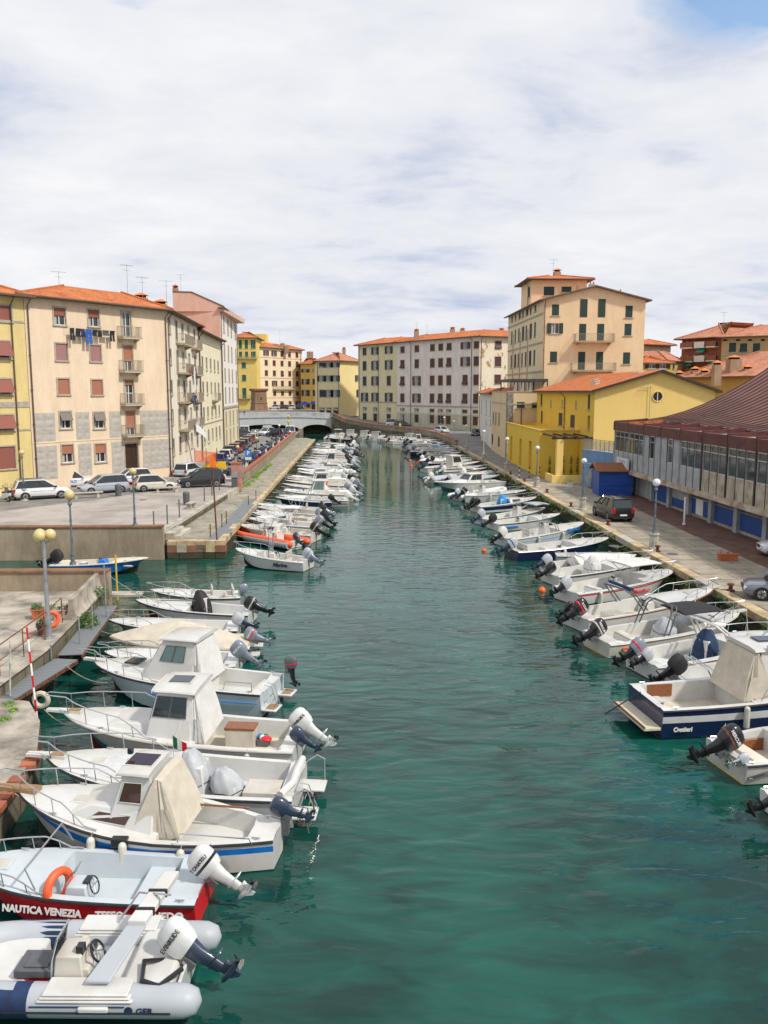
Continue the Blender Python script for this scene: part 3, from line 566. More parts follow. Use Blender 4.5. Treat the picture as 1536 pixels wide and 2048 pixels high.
    def chimney(s, x, y, z, w=.7, h=1.2, cap=True, m=None):
        b = MB(); b.box(-w / 2, w / 2, -w / 2, w / 2, -1.5, h, m or chim)
        if cap: b.frus((-w / 2 - .1, w / 2 + .1, -w / 2 - .1, w / 2 + .1, h + .25), (-.1, .1, -.1, .1, h + .55), roofA); b.box(-w * .35, w * .35, -w * .35, w * .35, h, h + .25, inter)
        else: b.cyl((0, 0, h), (0, 0, h + .35), .13, .11, roofA, 8)
        l = Vector((x, y, z)) - s.O; b.build('chimney', s.root, l)
    def antenna(s, x, y, z, h=2.2, rz=.3):
        b = MB(); b.cyl((0, 0, -1), (0, 0, h), .025, .02, M['galv'], 5); b.cyl((-.7, 0, h - .1), (.7, 0, h - .1), .015, .015, M['galv'], 4)
        for i in range(8): x_ = -.65 + i * .18; b.cyl((x_, -.3, h - .1), (x_, .3, h - .1), .01, .01, M['galv'], 4)
        b.cyl((-.4, 0, h - .6), (.3, 0, h - .6), .013, .013, M['galv'], 4)
        for i in range(4): x_ = -.35 + i * .18; b.cyl((x_, -.2, h - .6), (x_, .2, h - .6), .01, .01, M['galv'], 4)
        b.build('antenna', s.root, Vector((x, y, z)) - s.O, rz)
def V2(px, d): return ((px - 717.7) / FPX * d, d)
# ---- left: peach house, corner of the piazza
A, B, C, D_, E4 = at(70, 985, ZP), at(343, 955, ZP), at(404, 921, ZP), at(447, 897, ZP), at(478, 880, ZP)
pchL = plaster('peach_render', (.81, .65, .48), .16, (.77, .60, .43)); greyR = mk('rusticated_plaster', (.43, .40, .35), .9, .08, 1.5, .3, 15); yelL = plaster('yellow_render', (.76, .60, .27), .16); crL = plaster('cream_render', (.84, .77, .56), .12); whL = plaster('pinkish_white_render', (.85, .80, .75), .12); pinkL = plaster('salmon_render', (.72, .48, .38), .15)
z2 = zat(B, 622)
sideL2 = plaster('cream_peach_render', (.84, .77, .63), .12)
L2 = Bld('apartment_building', 'peach corner apartment house with grey rusticated lower storeys and red roller blinds', [(A.x, A.y), (B.x, B.y), (C.x, C.y), (C.x - 15, C.y + 3), (A.x - 9, A.y + 16)], ZP, z2, pchL, zones=lambda e, u, z: pchL if e == 0 else sideL2)
for (px, rows, blinds) in ((119, [(616, 650), (688, 721), (757, 789), (824, 857), (891, 925)], None), (187, [(621, 653), (690, 723), (759, 790), (825, 857), (889, 924)], None)):
    offs = [0, 4, 8, 12, 16] if px == 119 else [0, 4, 7, 11, 14]
    for i, (a, c) in enumerate(rows):
        kind, sh, fr_ = [('roll', bl_r, .45), ('roll', bl_p, 1), ('roll', bl_o, 1), ('rtilt', bl_g, .55), ('roll', bl_o, .5)][i]
        L2.wpx(0, px + offs[i], a, c, 1.25, kind, sh, frac=fr_)
for px, a, c, kind, sh, fr_ in ((252.5, 625, 675, 'glass', None, 1), (256, 692, 742, 'roll', bl_o, .6), (258.5, 760, 808, 'roll', bl_y, .2), (261, 823, 870, 'roll', bl_o, .7)):
    L2.wpx(0, px, a, c, 1.15, kind, sh, frac=fr_); u, z = L2.hit(0, px + 1.5, c); L2.balcony(0, u, z, 2.3, .85)
L2.wpx(0, 263.5, 887, 942, 1.6, 'door')
pc = [L2.hit(1, x, 650)[0] for x in (338, 352, 364, 376, 387.5)]
for i, (a, c) in enumerate([(636, 666), (698, 728), (761, 790), (821, 849), (879, 911)]):
    zt, zb = L2.hit(1, 338 + i * 2, a)[1], L2.hit(1, 338 + i * 2, c)[1]
    for j, u in enumerate(pc):
        isd = j in (1, 3) and i < 4
        L2.win(1, u, zb - (.75 if isd else 0), 1.1, zt - zb + (.75 if isd else 0), 'roll' if (i + j) % 3 else 'glass', bl_c if (i * j) % 2 else bl_g, frac=[1, .5, .8][(i + 2 * j) % 3])
    if i < 4: L2.balcony(1, (pc[1] + pc[3]) / 2 - 1.2, zb - .78, 6.2, 1.0); L2.balcony(1, (pc[3] + pc[4]) / 2 + 1.6, zb - .78, 4.2, .8)
for e_, u_ in ((0, .25), (1, .6), (1, L2.edge(1)[3] - .4)): L2.drain(e_, u_)
L2.drain(0, L2.edge(0)[3] - .15)
# diamond rustication panels on the two lower storeys
def rust(bd, e, u0, u1, z0, z1, nm='rusticated_panel'):
    nx = max(1, round((u1 - u0) / .95)); nz = max(1, round((z1 - z0) / .62)); l, rz = bd.loc(e, u0, z0); b = MB(); w = (u1 - u0) / nx; h = (z1 - z0) / nz
    for i in range(nx):
        for j in range(nz):
            x, z = i * w, j * h; g = .02
            b.add([(x + g, -.02, z + g), (x + w - g, -.02, z + g), (x + w - g, -.02, z + h - g), (x + g, -.02, z + h - g), (x + w / 2, -.055, z + h / 2)], [(0, 1, 4), (1, 2, 4), (2, 3, 4), (3, 0, 4)], greyR)
    b.box(-.01, u1 - u0 + .01, -.02, .01, -.01, z1 - z0 + .01, greyR); b.build(nm, bd.root, l, rz, angle=5, weld=False)
W2 = L2.edge(0)[3]
for (x0, x1) in ((66, 110), (152, 179), (219, 243), (281, 336)):
    for (za, zb) in ((824, 879), (887, 944)):
        u0 = L2.hit(0, x0 + (5 if za > 850 else 0), (za + zb) / 2)[0]; u1 = L2.hit(0, x1 + (4 if za > 850 else 0), (za + zb) / 2)[0]
        rust(L2, 0, max(.1, u0), min(u1, W2 - .1), L2.hit(0, 180, zb + (6 if za > 850 else 0))[1], L2.hit(0, 180, za)[1])
L2.course(0, L2.hit(0, 200, 880)[1] - .0, .14, .04, pchL)
L2.finish(roofA, .75, .33, 5.5)
for (px, py, sx) in ((283, 590, 0), (322, 603, 1)): v = aty(px, py, 92); L2.chimney(v.x, v.y, v.z - 1.2, 1.1, .9, True)
for (px, py, h_) in ((118, 566, 1.2), (255, 577, 2.4), (285, 585, 1.6), (333, 592, 1.6)): v = aty(px, py, 90); L2.antenna(v.x, v.y, v.z, h_, rnd.uniform(0, 1.5))
# ---- left: yellow house cut by the frame
u_ = (A - B).normalized(); A0 = A + u_ * 16; nrm = Vector((u_.y * -1, u_.x, 0))
L1 = Bld('apartment_building', 'yellow apartment house with grey stone bands at the left edge of the photo', [(A0.x, A0.y), (A.x - .03, A.y - .03), (A.x - 9, A.y + 15.5), (A0.x - 9, A0.y + 16)], ZP, z2 - .1, yelL)
for px, a, c, k, sh, fr_ in ((2, 611, 642, 'roll', bl_r, 1), (0, 683, 716, 'rtilt', bl_r, .95), (3, 757, 789, 'rtilt', bl_r, .95), (7, 830, 861, 'rtilt', bl_r, .95), (10, 894, 938, 'roll', bl_r, 1)): L1.wpx(0, px, a, c, 1.9, k, sh, frac=fr_)
e_ = L1.edge(0)[3]
for py in (645, 815, 862): L1.course(0, L1.hit(0, 30, py)[1], .16 if py != 815 else .5, .05, trimg)
L1.drain(0, e_ - 1.3); L1.finish(roofA, .8, .33, 5.5)
# ---- left: yellow-cream house with the loggia
L3 = Bld('apartment_building', 'cream house with a row of square loggia openings under the eaves on the left street', [(C.x, C.y), (D_.x, D_.y), (D_.x - 14, D_.y + 1), (C.x - 14, C.y + 1)], ZP, zat(C, 662), crL)
cols = [(404.5, 726), (412.8, 726), (421, 726), (428.6, 726), (435.6, 726)]
L3.grid(0, [(402.7, 670), (411, 670), (419, 670), (427, 670), (434.5, 670)], (412, [(661, 688)]), 1.7, ['xxxxx'], None, sur=crL)
L3.grid(0, cols, (406, [(714, 739), (765, 789), (816, 839), (863, 890)]), 1.1, ['rrrrr', 'rrdrr', 'rrrrr', 'rrdrr'], bl_g, frac=.8)
u, z = L3.hit(0, 427, 800); L3.balcony(0, u, z, 3.4, .9); L3.course(0, L3.hit(0, 425, 693)[1], .15); L3.course(0, L3.hit(0, 425, 845)[1], .15); L3.drain(0, L3.edge(0)[3] - .3); L3.drain(0, .25)
L3.finish(roofA, .75, .3, 5)
# ---- left: tall white house with salmon gable wall
z4 = zat(D_, 616); wl4 = plaster('pale_ochre_render', (.78, .69, .47), .14)
zc4 = zat(D_, 818)
L4 = Bld('apartment_building', 'tall pinkish white house with blank salmon side wall on the left street', [(D_.x + .02, D_.y + .05), (E4.x, E4.y), (E4.x - 13, E4.y + 1), (D_.x - 13, D_.y + 1)], ZP, z4, whL, zones=lambda e, u, z: (wl4 if z < zc4 else whL) if e == 0 else pinkL, cuts=[zc4])
L4.grid(0, [(447.5, 655), (455.5, 655), (462, 655), (470, 655)], (455, [(640, 669), (692, 721), (738, 763), (776, 804), (824, 851), (860, 886)]), 1.25, ['ssss', 'ssss', 'ssss', 'sssh', 'ssss', 'rrdr'], bl_c, frac=1)
L4.course(0, zc4, .35, .14); L4.drain(0, .3); L4.drain(0, L4.edge(0)[3] - .3)
L4.finish(None)
l, rz = L4.loc(0, 0, z4); q = MB(); q.box(-.5, L4.edge(0)[3] + .5, -.75, .3, -.02, .1, soff); q.box(-.5, L4.edge(0)[3] + .5, -.85, -.74, -.04, .08, pipe); q.build('eaves', L4.root, l, rz)
b = MB(); y0 = D_.y + .1; zt = z4                                   # parapet gable of the salmon wall
px_ = [(345, 583), (383, 584), (447, 613)]; v = [aty(p, q, y0) for p, q in px_]; pts = [(v[0].x, zt - .5), (v[2].x + .1, zt - .5), (v[2].x + .1, v[2].z), (v[1].x, v[1].z), (v[0].x, v[0].z)]
vs = [(x - L4.O.x, y0 - L4.O.y, z - L4.O.z) for x, z in pts] + [(x - L4.O.x, E4.y - L4.O.y, z - L4.O.z) for x, z in pts]
b.add(vs, [(0, 1, 2, 3, 4), (9, 8, 7, 6, 5)] + [(i, i + 5, (i + 1) % 5 + 5, (i + 1) % 5) for i in (0, 1, 4)], pinkL); b.add(vs, [(i, i + 5, i + 6, i + 1) for i in (2, 3)], roofA); o = b.build('gable', L4.root, weld=False); wall_uv(o.data); b = MB(); b.tube([vs[i] for i in (4, 3, 2)], .1, pipe, 5); b.build('coping', L4.root)
v = aty(351, 576, y0 + 2); L4.chimney(v.x, v.y, v.z - .5, .8, .5); v = aty(362, 583, y0 + 1); L4.antenna(v.x, v.y, v.z, 2.6)
# ---- beyond the bridge
yel1 = plaster('strong_yellow_render', (.80, .60, .18), .14); cr2 = plaster('pale_cream_render', (.80, .67, .46), .12); och = plaster('ochre_render', (.70, .50, .15), .18); bg4 = plaster('beige_render', (.74, .64, .38), .12)
lyel = plaster('lemon_render', (.80, .65, .32), .1)
redtrim = mk('reddish_trim', (.42, .20, .12), .8, .1, 3)
a, c = V2(470, 275), V2(518, 275)
H1 = Bld('apartment_building', 'bright yellow house with green shutters behind the left end of the bridge', [a, c, (c[0], 290), (a[0], 290)], 3.5, zat(c, 676), yel1)
H1.grid(0, [(480.6, 690), (492.7, 690), (504.6, 690)], (492, [(680, 697), (703, 714)]), 1.0, ['ssh', 'ssh'], sh_g, sur=None)
H1.grid(0, [(487.5, 730), (511, 730)], (488, [(725, 736), (750, 762), (776, 797)]), 1.2, ['ss', 'so', 's.'], sh_g)
u, z = H1.hit(0, 488, 797); H1.balcony(0, u, z, 4.5, 1); u, z = H1.hit(0, 494, 717); H1.balcony(0, u, z, 7, .8); H1.finish(roofA, .9, .35, 6)
a, c = V2(498, 300), V2(537, 300)
Hq = Bld('house', 'plain yellow flat topped block rising behind the bright yellow and cream houses', [a, c, (c[0], 308), (a[0], 308)], 3.5, zat(c, 668), yel1); Hq.finish(None, flat=True)
a, c = V2(518.5, 283), V2(607, 306)
H2 = Bld('apartment_building', 'large pale cream house with red trimmed windows and a long balcony behind the bridge', [a, c, (c[0] - 6, c[1] + 14), (a[0] - 2, a[1] + 14)], 3.5, zat(a, 694), cr2)
H2.grid(0, [(532.3, 730), (548.3, 730), (564, 730), (579, 730), (594, 730)], (564, [(703, 713), (722, 732), (742, 752), (762, 772), (783, 791), (803, 813)]), 1.5, ['oosss', 'sssst', 'sstss', 'sosss', '.ssst', '.s.so'], sh_b, sur=redtrim)
H2.wpx(0, 564, 803, 818, 2.0, 'door'); u0, z = H2.hit(0, 545, 778); u1, _ = H2.hit(0, 588, 778); H2.balcony(0, (u0 + u1) / 2, z, u1 - u0, 1.1)
for py in (717, 757, 796): H2.course(0, H2.hit(0, 560, py)[1], .14, .05, redtrim)
H2.drain(0, .6); H2.drain(0, H2.edge(0)[3] - 1); H2.finish(roofA, 1.0, .3, 6)
for px, py in ((552, 690), (565, 688), (573, 694)): v = aty(px, py, 296); H2.chimney(v.x, v.y, v.z - .8, 1.5, 1.0, False)
v = aty(560, 690, 296); H2.antenna(v.x, v.y, v.z, 5)
a, c = V2(604, 300), V2(640, 296)
H3 = Bld('apartment_building', 'narrow dark ochre house with an arched doorway behind the bridge', [a, c, (c[0], 312), (a[0], 312)], 3.5, zat(c, 728), och)
H3.grid(0, [(611, 745), (629, 745)], (611, [(738, 745), (758, 769), (780, 792), (806, 815)]), 1.7, ['og', 'or', 'or', 'o.'], sh_k, frac=1)
H3.wpx(0, 629, 803, 819, 2.6, 'door'); H3.finish(roofA, .9, .35, 6)
v = aty(620, 712, 306); H3.chimney(v.x, v.y, v.z, 2.2, 1.5, False)
p4 = [V2(635, 236), V2(680.5, 232), V2(722, 242), (2, 256), (-13, 256)]

H4 = Bld('apartment_building', 'beige and lemon yellow house with red hip roof right of the bridge', p4, 3.5, zat(p4[1], 722), bg4, zones=lambda e, u, z: bg4 if e == 0 else lyel)
H4.grid(0, [(643.5, 757), (657.3, 757), (671, 757)], (657, [(725, 735), (751, 763), (780, 794), (815, 819), (821, 832)]), 1.5, ['roo', 'ooo', 'soo', 'ggg', 'sds'], sh_k, frac=.7)
H4.grid(1, [(715, 757)], (715, [(725, 735), (751, 763), (780, 794)]), 1.4, ['s', 'o', 's'], sh_k)
H4.drain(0, .4); H4.drain(0, H4.edge(0)[3] - .3); H4.finish(roofC, .8, .36, 7)
v = aty(688, 706, 246); H4.chimney(v.x, v.y, v.z, 1.0, 1.2)
# ---- the bend: one long block in two colours
P_, K_ = Vector((0.0, 225)), Vector(V2(957, 186)); J_ = P_.lerp(K_, .36); out = Vector((K_.y - P_.y, -(K_.x - P_.x))).normalized()
zb = zat((K_.x, K_.y), 673); bgB = plaster('khaki_render', (.76, .67, .42), .14); pkB = plaster('faded_pink_render', (.86, .78, .71), .24, patch=(.50, .38, .22), pth=.72); pkS = plaster('peeling_pale_render', (.80, .71, .56), .1, patch=(.42, .28, .15), pth=.57)
u2 = plaster('greenish_plinth', (.62, .59, .44), .25)
zcB = zat(J_, 806)
H5 = Bld('apartment_building', 'khaki five storey house with dark shutters at the bend of the canal', [P_, J_, J_ - out * 14, P_ - out * 14], 2.3, zb, bgB, zones=lambda e, u, z: bgB)
H5.grid(0, [(729.4, 765), (750.4, 765), (777.7, 765)], (750, [(695, 709), (722, 740), (753, 771), (786, 803), (815, 822), (827, 843)]), 1.6, ['soo', 'soo', 'sos', 'ooo', 'ggg', 'sds'], sh_k)
H5.course(0, zcB, .3, .1); H5.drain(0, H5.hit(0, 757, 765)[0]); H5.pilaster(0, .3, 2.3, zb - .2, .6, .05); H5.finish(roofA, .9, .3, 6)
H6 = Bld('apartment_building', 'long faded pink house with brown shutters and peeling side wall at the bend', [J_ + (K_ - J_).normalized() * .03, K_, K_ + Vector((16, 7)), J_ - out * 14 + Vector((8, 2))], 1.4, zb, pkB, zones=lambda e, u, z: (u2 if z < 5.2 else pkB) if e == 0 else pkS, cuts=[5.2])
H6.grid(0, [(805, 765), (833.5, 765), (864.5, 765), (881, 765), (897.7, 765), (930.3, 765), (952, 765)], (833, [(691, 704), (719, 736), (752, 771), (787, 805), (817, 823), (829, 845)]), 1.6, ['sssstos', 'tssstos', 'tosssts', 'sosttts', 'ggsggss', 'gdshsds'], sh_b, sur=mk('ochre_trim', (.48, .40, .22), .85, .1, 3))
H6.grid(1, [(995, 765)], (995, [(682, 697), (714, 733), (750, 768)]), 1.6, ['t', 's', 's'], sh_b)
H6.course(0, zat(J_, 812), .3, .1); H6.drain(0, H6.hit(0, 822, 765)[0]); H6.drain(0, H6.hit(0, 943, 765)[0]); H6.drain(1, .4); H6.finish(roofA, .9, .3, 6)
for px, py in ((833, 664), (925, 662), (1003, 662), (905, 660)): v = aty(px, py, 205); H6.chimney(v.x, v.y, v.z - .6, 1.1, .9, px % 2 == 1)
v = aty(833, 668, 215); H6.antenna(v.x, v.y, v.z, 2.6); v = aty(854, 668, 212); H6.antenna(v.x, v.y, v.z, 2.2)
# ---- right: little white house
whS = plaster('off_white_render', (.78, .76, .68), .15)
H7 = Bld('house', 'small white house with flat orange roof beside the terrace building on the right quay', [(21.6, 137), (27, 137), (31, 175), (25, 175)], ZR, zat((21.6, 137), 788), whS)
for px, a, c in ((963, 800, 827), (972.5, 800, 830), (981, 800, 832)): H7.wpx(3, px, a, c, 1.4, 'shut', sh_b, sur=None)
for px in (972, 981): H7.wpx(3, px, 838, 850, 1.3, 'shut', sh_b, sur=None)
H7.drain(3, .5); H7.finish(roofB, .6, .33, 2.6)
# ---- right: terrace building
tb = plaster('sand_render', (.74, .58, .37), .14); quoin = mk('grey_quoin_stone', (.24, .22, .19), .9, .25, 2, .7, 8)
zt_ = CH - .05
H8 = Bld('house', 'sand coloured three storey house with a pergola on its roof terrace beside the yellow terrace', [(20.3, 115.6), (26.5, 115.6), (26.5, 135.5), (21.3, 135.5)], ZR, zt_, tb)
for px, a, c, w in ((987, 825, 847, .9), (992, 825, 849, .9), (998.5, 827, 850, .9)): H8.wpx(3, px, a, c, w, 'shut', sh_k)
for px, a, c in ((984.5, 868, 886), (997.5, 873, 891)): H8.wpx(3, px, a, c, 1.0, 'half', sh_k)
H8.wpx(3, 990.5, 869, 906, 1.0, 'door')
H8.wpx(0, 1041.5, 804, 816, 1.1, 'shut', sh_dg, sur=None); H8.wpx(0, 1071, 805, 816, 1.0, 'shut', sh_dg, sur=None); H8.pilaster(3, H8.edge(3)[3] - .55, ZR, zt_ - .2, 1.1, .05, quoin); H8.pilaster(0, .4, ZR, zt_ - .2, .8, .05, quoin)
H8.drain(0, 1.9, z1=zt_ - 1.5); H8.drain(0, 5.9)
H8.course(0, zt_ - 1.75, .16, .06); H8.course(3, zt_ - 1.75, .16, .06); H8.course(0, zt_ - .02, .12, .1); H8.course(3, zt_ - .02, .12, .1)
H8.finish(None, flat=True, parapet_=1.0)
pg = thing('pergola', 'dark grey flat topped pergola on the roof terrace of the sand coloured house', 'pergola', (20.9, 117, zt_ - 1)); b = MB(); dk = mk('dark_pergola_metal', (.045, .05, .055), .5, .05, 4)
b.box(0, 5.2, 0, .3, 2.35, 2.75, dk); b.box(0, 5.2, 8, 8.3, 2.35, 2.75, dk); b.box(0, .25, .3, 8, 2.35, 2.75, dk); b.box(4.95, 5.2, .3, 8, 2.35, 2.75, dk)
for k in range(18): b.box(.25, 4.95, .4 + k * .43, .7 + k * .43, 2.6, 2.68, dk)
b.build('roof', pg); 
for x, y in ((0, 0), (5.05, 0), (0, 8.1), (5.05, 8.1)): q = MB(); q.box(x, x + .15, y, y + .15, 0, 2.35, dk); q.build('post', pg)
for k in range(5):
    b = MB(); x = [.5, 1.5, 2.6, 3.6, 4.4][k]; w_ = [.6, .6, .5, .8, 1.0][k]; b.frus((0, w_, 0, .5, 0), (-.05, w_ + .05, -.05, .55, .75), M['wood'] if k > 2 else M['canvw']); o = b.build('planter' if k > 2 else 'folded_parasol', loc=(20.9 + x, 117.6, zt_ - .99))
    if k <= 2:
        b = MB(); b.cyl((.3, .25, .7), (.3, .25, 2.0), .26, .08, M['canvw'], 8); b.build('canopy', o)
    tag(o, ['white folded parasol on the roof terrace, leftmost under the pergola', 'white folded parasol on the roof terrace, in the middle under the pergola', 'white folded parasol on the roof terrace, rightmost under the pergola', 'wooden planter on the roof terrace right of the folded parasols', 'longer wooden planter at the right end of the roof terrace'][k], 'parasol' if k <= 2 else 'planter')
# ---- right: tall peach house
tl = plaster('warm_peach_render', (.84, .64, .41), .14, (.80, .60, .38)); tls = plaster('dull_peach_render', (.78, .64, .43), .12)
P5 = [(25.5, 118.5), (39.7, 118.5), (39.7, 146), (25.5, 146)]; zT = zat((25.5, 118.5), 600)
H9 = Bld('apartment_building', 'tall warm peach gabled house with green shutters and two wide balconies', P5, ZR, zT, tl, zones=lambda e, u, z: tls if e == 3 else tl)
for px, a, c, w, k in ((1111, 608, 631, 1.0, 's'), (1110, 646, 667, 1.1, 'o'), (1107, 703, 725, 1.0, 's'), (1167, 597, 633, 1.0, 's'), (1165, 647, 683, 1.0, 's'), (1163, 704, 740, 1.0, 's'), (1203, 597, 633, 1.0, 's'), (1201, 647, 683, 1.0, 's'), (1199, 704, 740, 1.0, 's'), (1258, 612, 635, 1.0, 's'), (1256, 648, 671, 1.0, 's'), (1253, 705, 728, 1.0, 's')):
    zt0 = H9.hit(0, px, a)[1]
    if zt0 > zT - .1: continue
    H9.wpx(0, px, a, c, w, 'shut' if k == 's' else 'open', sh_dg, sur=None)
for a, c in ((1147, 1224), (1140, 1227)):
    py = 683 if a == 1147 else 741; u0, z = H9.hit(0, a, py); u1, _ = H9.hit(0, c, py); H9.balcony(0, (u0 + u1) / 2, z, u1 - u0, 1.3, tl)
H9.grid(3, [(x, 655) for x in (1024, 1031, 1038, 1045.5, 1052.6, 1060.6, 1070)], (1069, [(611, 624), (644, 674), (699, 729), (757, 785)]), 1.25, ['sshshss', 'ssshshs', 'shssshs', 'sssssss'], sh_k, sur=None)
for py in (634, 689, 745): H9.course(3, H9.hit(3, 1072, py)[1], .22, .12)
for k in (1027.5, 1041.5, 1056.5): H9.pilaster(3, H9.hit(3, k, 655)[0], ZR, zT - 3.2, .35, .1)
H9.drain(0, .2); 
def gable(bd, e, za, m, roofm, over=.6, th=.18, depth=None, hz=None, fascia=None, ap=.5):
    """gabled roof with its ridge running back from edge e (rectangular footprint)"""
    p, d, n, L = bd.edge(e); D = depth or bd.edge(e + 1)[3]; zb_ = hz or bd.z1
    l, rz = bd.loc(e, 0, zb_); t = MB(); f = MB(); A_ = L * ap
    t.add([(0, 0, 0), (L, 0, 0), (A_, 0, za - zb_)], [(0, 1, 2)], m); t.build('gable', bd.root, l, rz, weld=False); t = MB(); t.add([(0, D, 0), (L, D, 0), (A_, D, za - zb_)], [(2, 1, 0)], m); t.build('gable', bd.root, l, rz, weld=False)
    sl_ = (za - zb_) / A_; sr = (za - zb_) / (L - A_); fm = fascia or soff
    for (x0, z0, x1, z1) in ((-over, -over * sl_, A_, za - zb_), (A_, za - zb_, L + over, -over * sr)):
        v = [(x0, -over, z0 + .02), (x1, -over, z1 + .02), (x1, D + over, z1 + .02), (x0, D + over, z0 + .02)]; w = [(a, b_, c + th) for a, b_, c in v]
        f.add(v, [(3, 2, 1, 0)], soff); f.add(w, [(0, 1, 2, 3)], roofm); f.add(v + w, [(i, (i + 1) % 4, (i + 1) % 4 + 4, i + 4) for i in range(4)], fm)
    o = f.build('roof', bd.root, l, rz, weld=False); wall_uv(o.data); return o
rt_ = gable(H9, 0, zat((32, 118.5), 574), tl, roofB, .7)
H9.finish(None)
b = MB(); wl_ = (P5[0][0] + .0, 0)
for (px, zq) in ((1167, 0), (1203, 0)):                             # tall top-floor shutters that rise into the gable
    u, z0 = H9.hit(0, px, 634); _, z1_ = H9.hit(0, px, 598); l, rz = H9.loc(0, u, z0); q = MB(); q.box(-.5, -.01, -.05, -.005, 0, z1_ - z0, sh_dg); q.box(.01, .5, -.05, -.005, 0, z1_ - z0, sh_dg); q.build('shutter', H9.root, l, rz)
a5 = V2(1057, 129); c5 = V2(1166, 129)
H10 = Bld('penthouse', 'square peach rooftop tower with overhanging tiled roof on the tall peach house', [a5, c5, (c5[0], 137), (a5[0], 137)], zT - .5, zat(a5, 560), tl)
H10.wpx(0, 1098, 573, 591, 1.6, 'shut', sh_dg, sur=None); H10.wpx(0, 1133, 573, 584, 1.5, 'shut', sh_dg, sur=None); H10.wpx(3, 1058.5, 574, 594, 1.4, 'shut', sh_dg, sur=None); H10.drain(3, 6); H10.finish(roofB, .9, .22, 4.2)
v = aty(1114, 548, 133); H10.chimney(v.x, v.y, v.z - .3, 1, .6); H10.antenna(v.x - .6, v.y, v.z, 2.2)
for px, py in ((1157, 572), (1181, 570), (1187, 570), (1241, 585)): v = aty(px, py, 122); H9.chimney(v.x, v.y, v.z - .8, .45, .9, False, M['galv'] if px > 1160 and px < 1200 else None)
# ---- right: yellow house and its terrace
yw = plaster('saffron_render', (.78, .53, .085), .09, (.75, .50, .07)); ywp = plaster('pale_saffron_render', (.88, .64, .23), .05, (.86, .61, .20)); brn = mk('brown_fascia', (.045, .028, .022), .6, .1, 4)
X0 = 24.0; Yd = 86.0
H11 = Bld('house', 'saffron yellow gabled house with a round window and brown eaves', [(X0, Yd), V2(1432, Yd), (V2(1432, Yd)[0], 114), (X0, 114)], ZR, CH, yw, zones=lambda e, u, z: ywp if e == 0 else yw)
for px, a, c, w, k, sh in ((1083, 788, 811, 1.0, 'shut', sh_k), (1178, 788, 818, .9, 'shut', sh_k), (1083.5, 822, 845, 1.0, 'shut', sh_k), (1121, 826, 851, 2.0, 'shut', sh_k), (1145, 829, 855, 2.0, 'shut', sh_k), (1177, 831, 858, .9, 'dark', None), (1102, 800, 812, .8, 'glass', None), (1125, 800, 814, .8, 'glass', None), (1152, 802, 816, .8, 'glass', None)): H11.wpx(3, px, a, c, w, k, sh, sur=None)
gable(H11, 0, zat((30, Yd), 744), ywp, roofB, .55, .22, fascia=brn, ap=.54)
H11.drain(3, H11.hit(3, 1131, 810)[0]); H11.finish(None)
u, z = H11.hit(0, 1315, 793); l, rz = H11.loc(0, u, z); b = MB(); b.tube([(.52 * cos(a_ * pi / 12), -.02, .52 * sin(a_ * pi / 12)) for a_ in range(24)], .06, ywp, 6, closed=True); b.add([(.5 * cos(a_ * pi / 12), -.015, .5 * sin(a_ * pi / 12)) for a_ in range(24)], [tuple(range(24))], paneM); b.box(-.04, .04, -.04, -.018, -.48, .48, frw); b.build('round_window', H11.root, l, rz)
for k in range(4):                                                   # skylights
    q = MB(); x_ = [1.9, 2.9, 3.9, 6.0][k]; y_ = [7, 10.5, 14.5, 5][k]; sl_ = (zat((30, Yd), 744) - CH) / (H11.edge(0)[3] * .54)
    q.box(-.28, .28, -1.1, 1.1, -.02, .06, frw); q.box(-.22, .22, -1.04, 1.04, .055, .07, paneM); q.build('skylight', H11.root, (x_, y_, CH - ZR + x_ * sl_ + .26), rot=(0, -math.atan(sl_), 0))
b = MB(); b.cyl((0, 0, 0), (0, 0, 3.4), .03, .025, M['galv'], 6); b.cyl((-1.1, 0, 3.2), (.1, 0, 3.2), .015, .015, M['galv'], 4)
for i in range(6): b.cyl((-1.0 + i * .18, -.3, 3.2), (-1.0 + i * .18, .3, 3.2), .012, .012, M['galv'], 4)
u, z = H11.hit(0, 1297, 838); l, rz = H11.loc(0, u, z, .15); b.build('antenna', H11.root, l)
zTr = zat((19.6, 91), 861)
H12 = Bld('low_building', 'low saffron yellow wing with three tall recesses and flat terrace on top', [(19.65, 91.5), (X0 - .03, 91.5), (X0 - .03, 115.5), (20.28, 115.5)], ZR, zTr, yw, cat='building')
for px, a, c, w in ((1022.5, 872, 923, 1.4), (1040.5, 877, 931, 1.5), (1060, 883, 940, 1.6)):
    H12.wpx(3, px, a, c, w + .3, 'niche', yw, sur=None)
H12.course(0, zTr - .02, .1, .12, ywp); H12.course(3, zTr - .02, .1, .12, ywp); H12.finish(None, flat=True, parapet_=.35)
pt_ = thing('patio_pergola', 'brown timber pergola on a square yellow pillar by the yellow wing', 'pergola', (20.3, 86, ZR)); zpg = zat((20.5, 87), 878) - ZR
b = MB(); b.box(0, .65, 0, .65, 0, zpg, ywp); b.build('pillar', pt_); b = MB(); b.box(-.5, 3.8, .2, .36, zpg + .01, zpg + .22, brn)
for k in range(4): b.box(-.3 + k * 1.1, -.14 + k * 1.1, -.3, 5.5, zpg + .22, zpg + .38, brn)
b.build('beams', pt_)
b = MB(); b.box(-.5, 3.0, -.3, 0, 0, .75, ywp); b.box(-.5, -.2, 0, 3, 0, .75, ywp); b.build('low_wall', pt_)
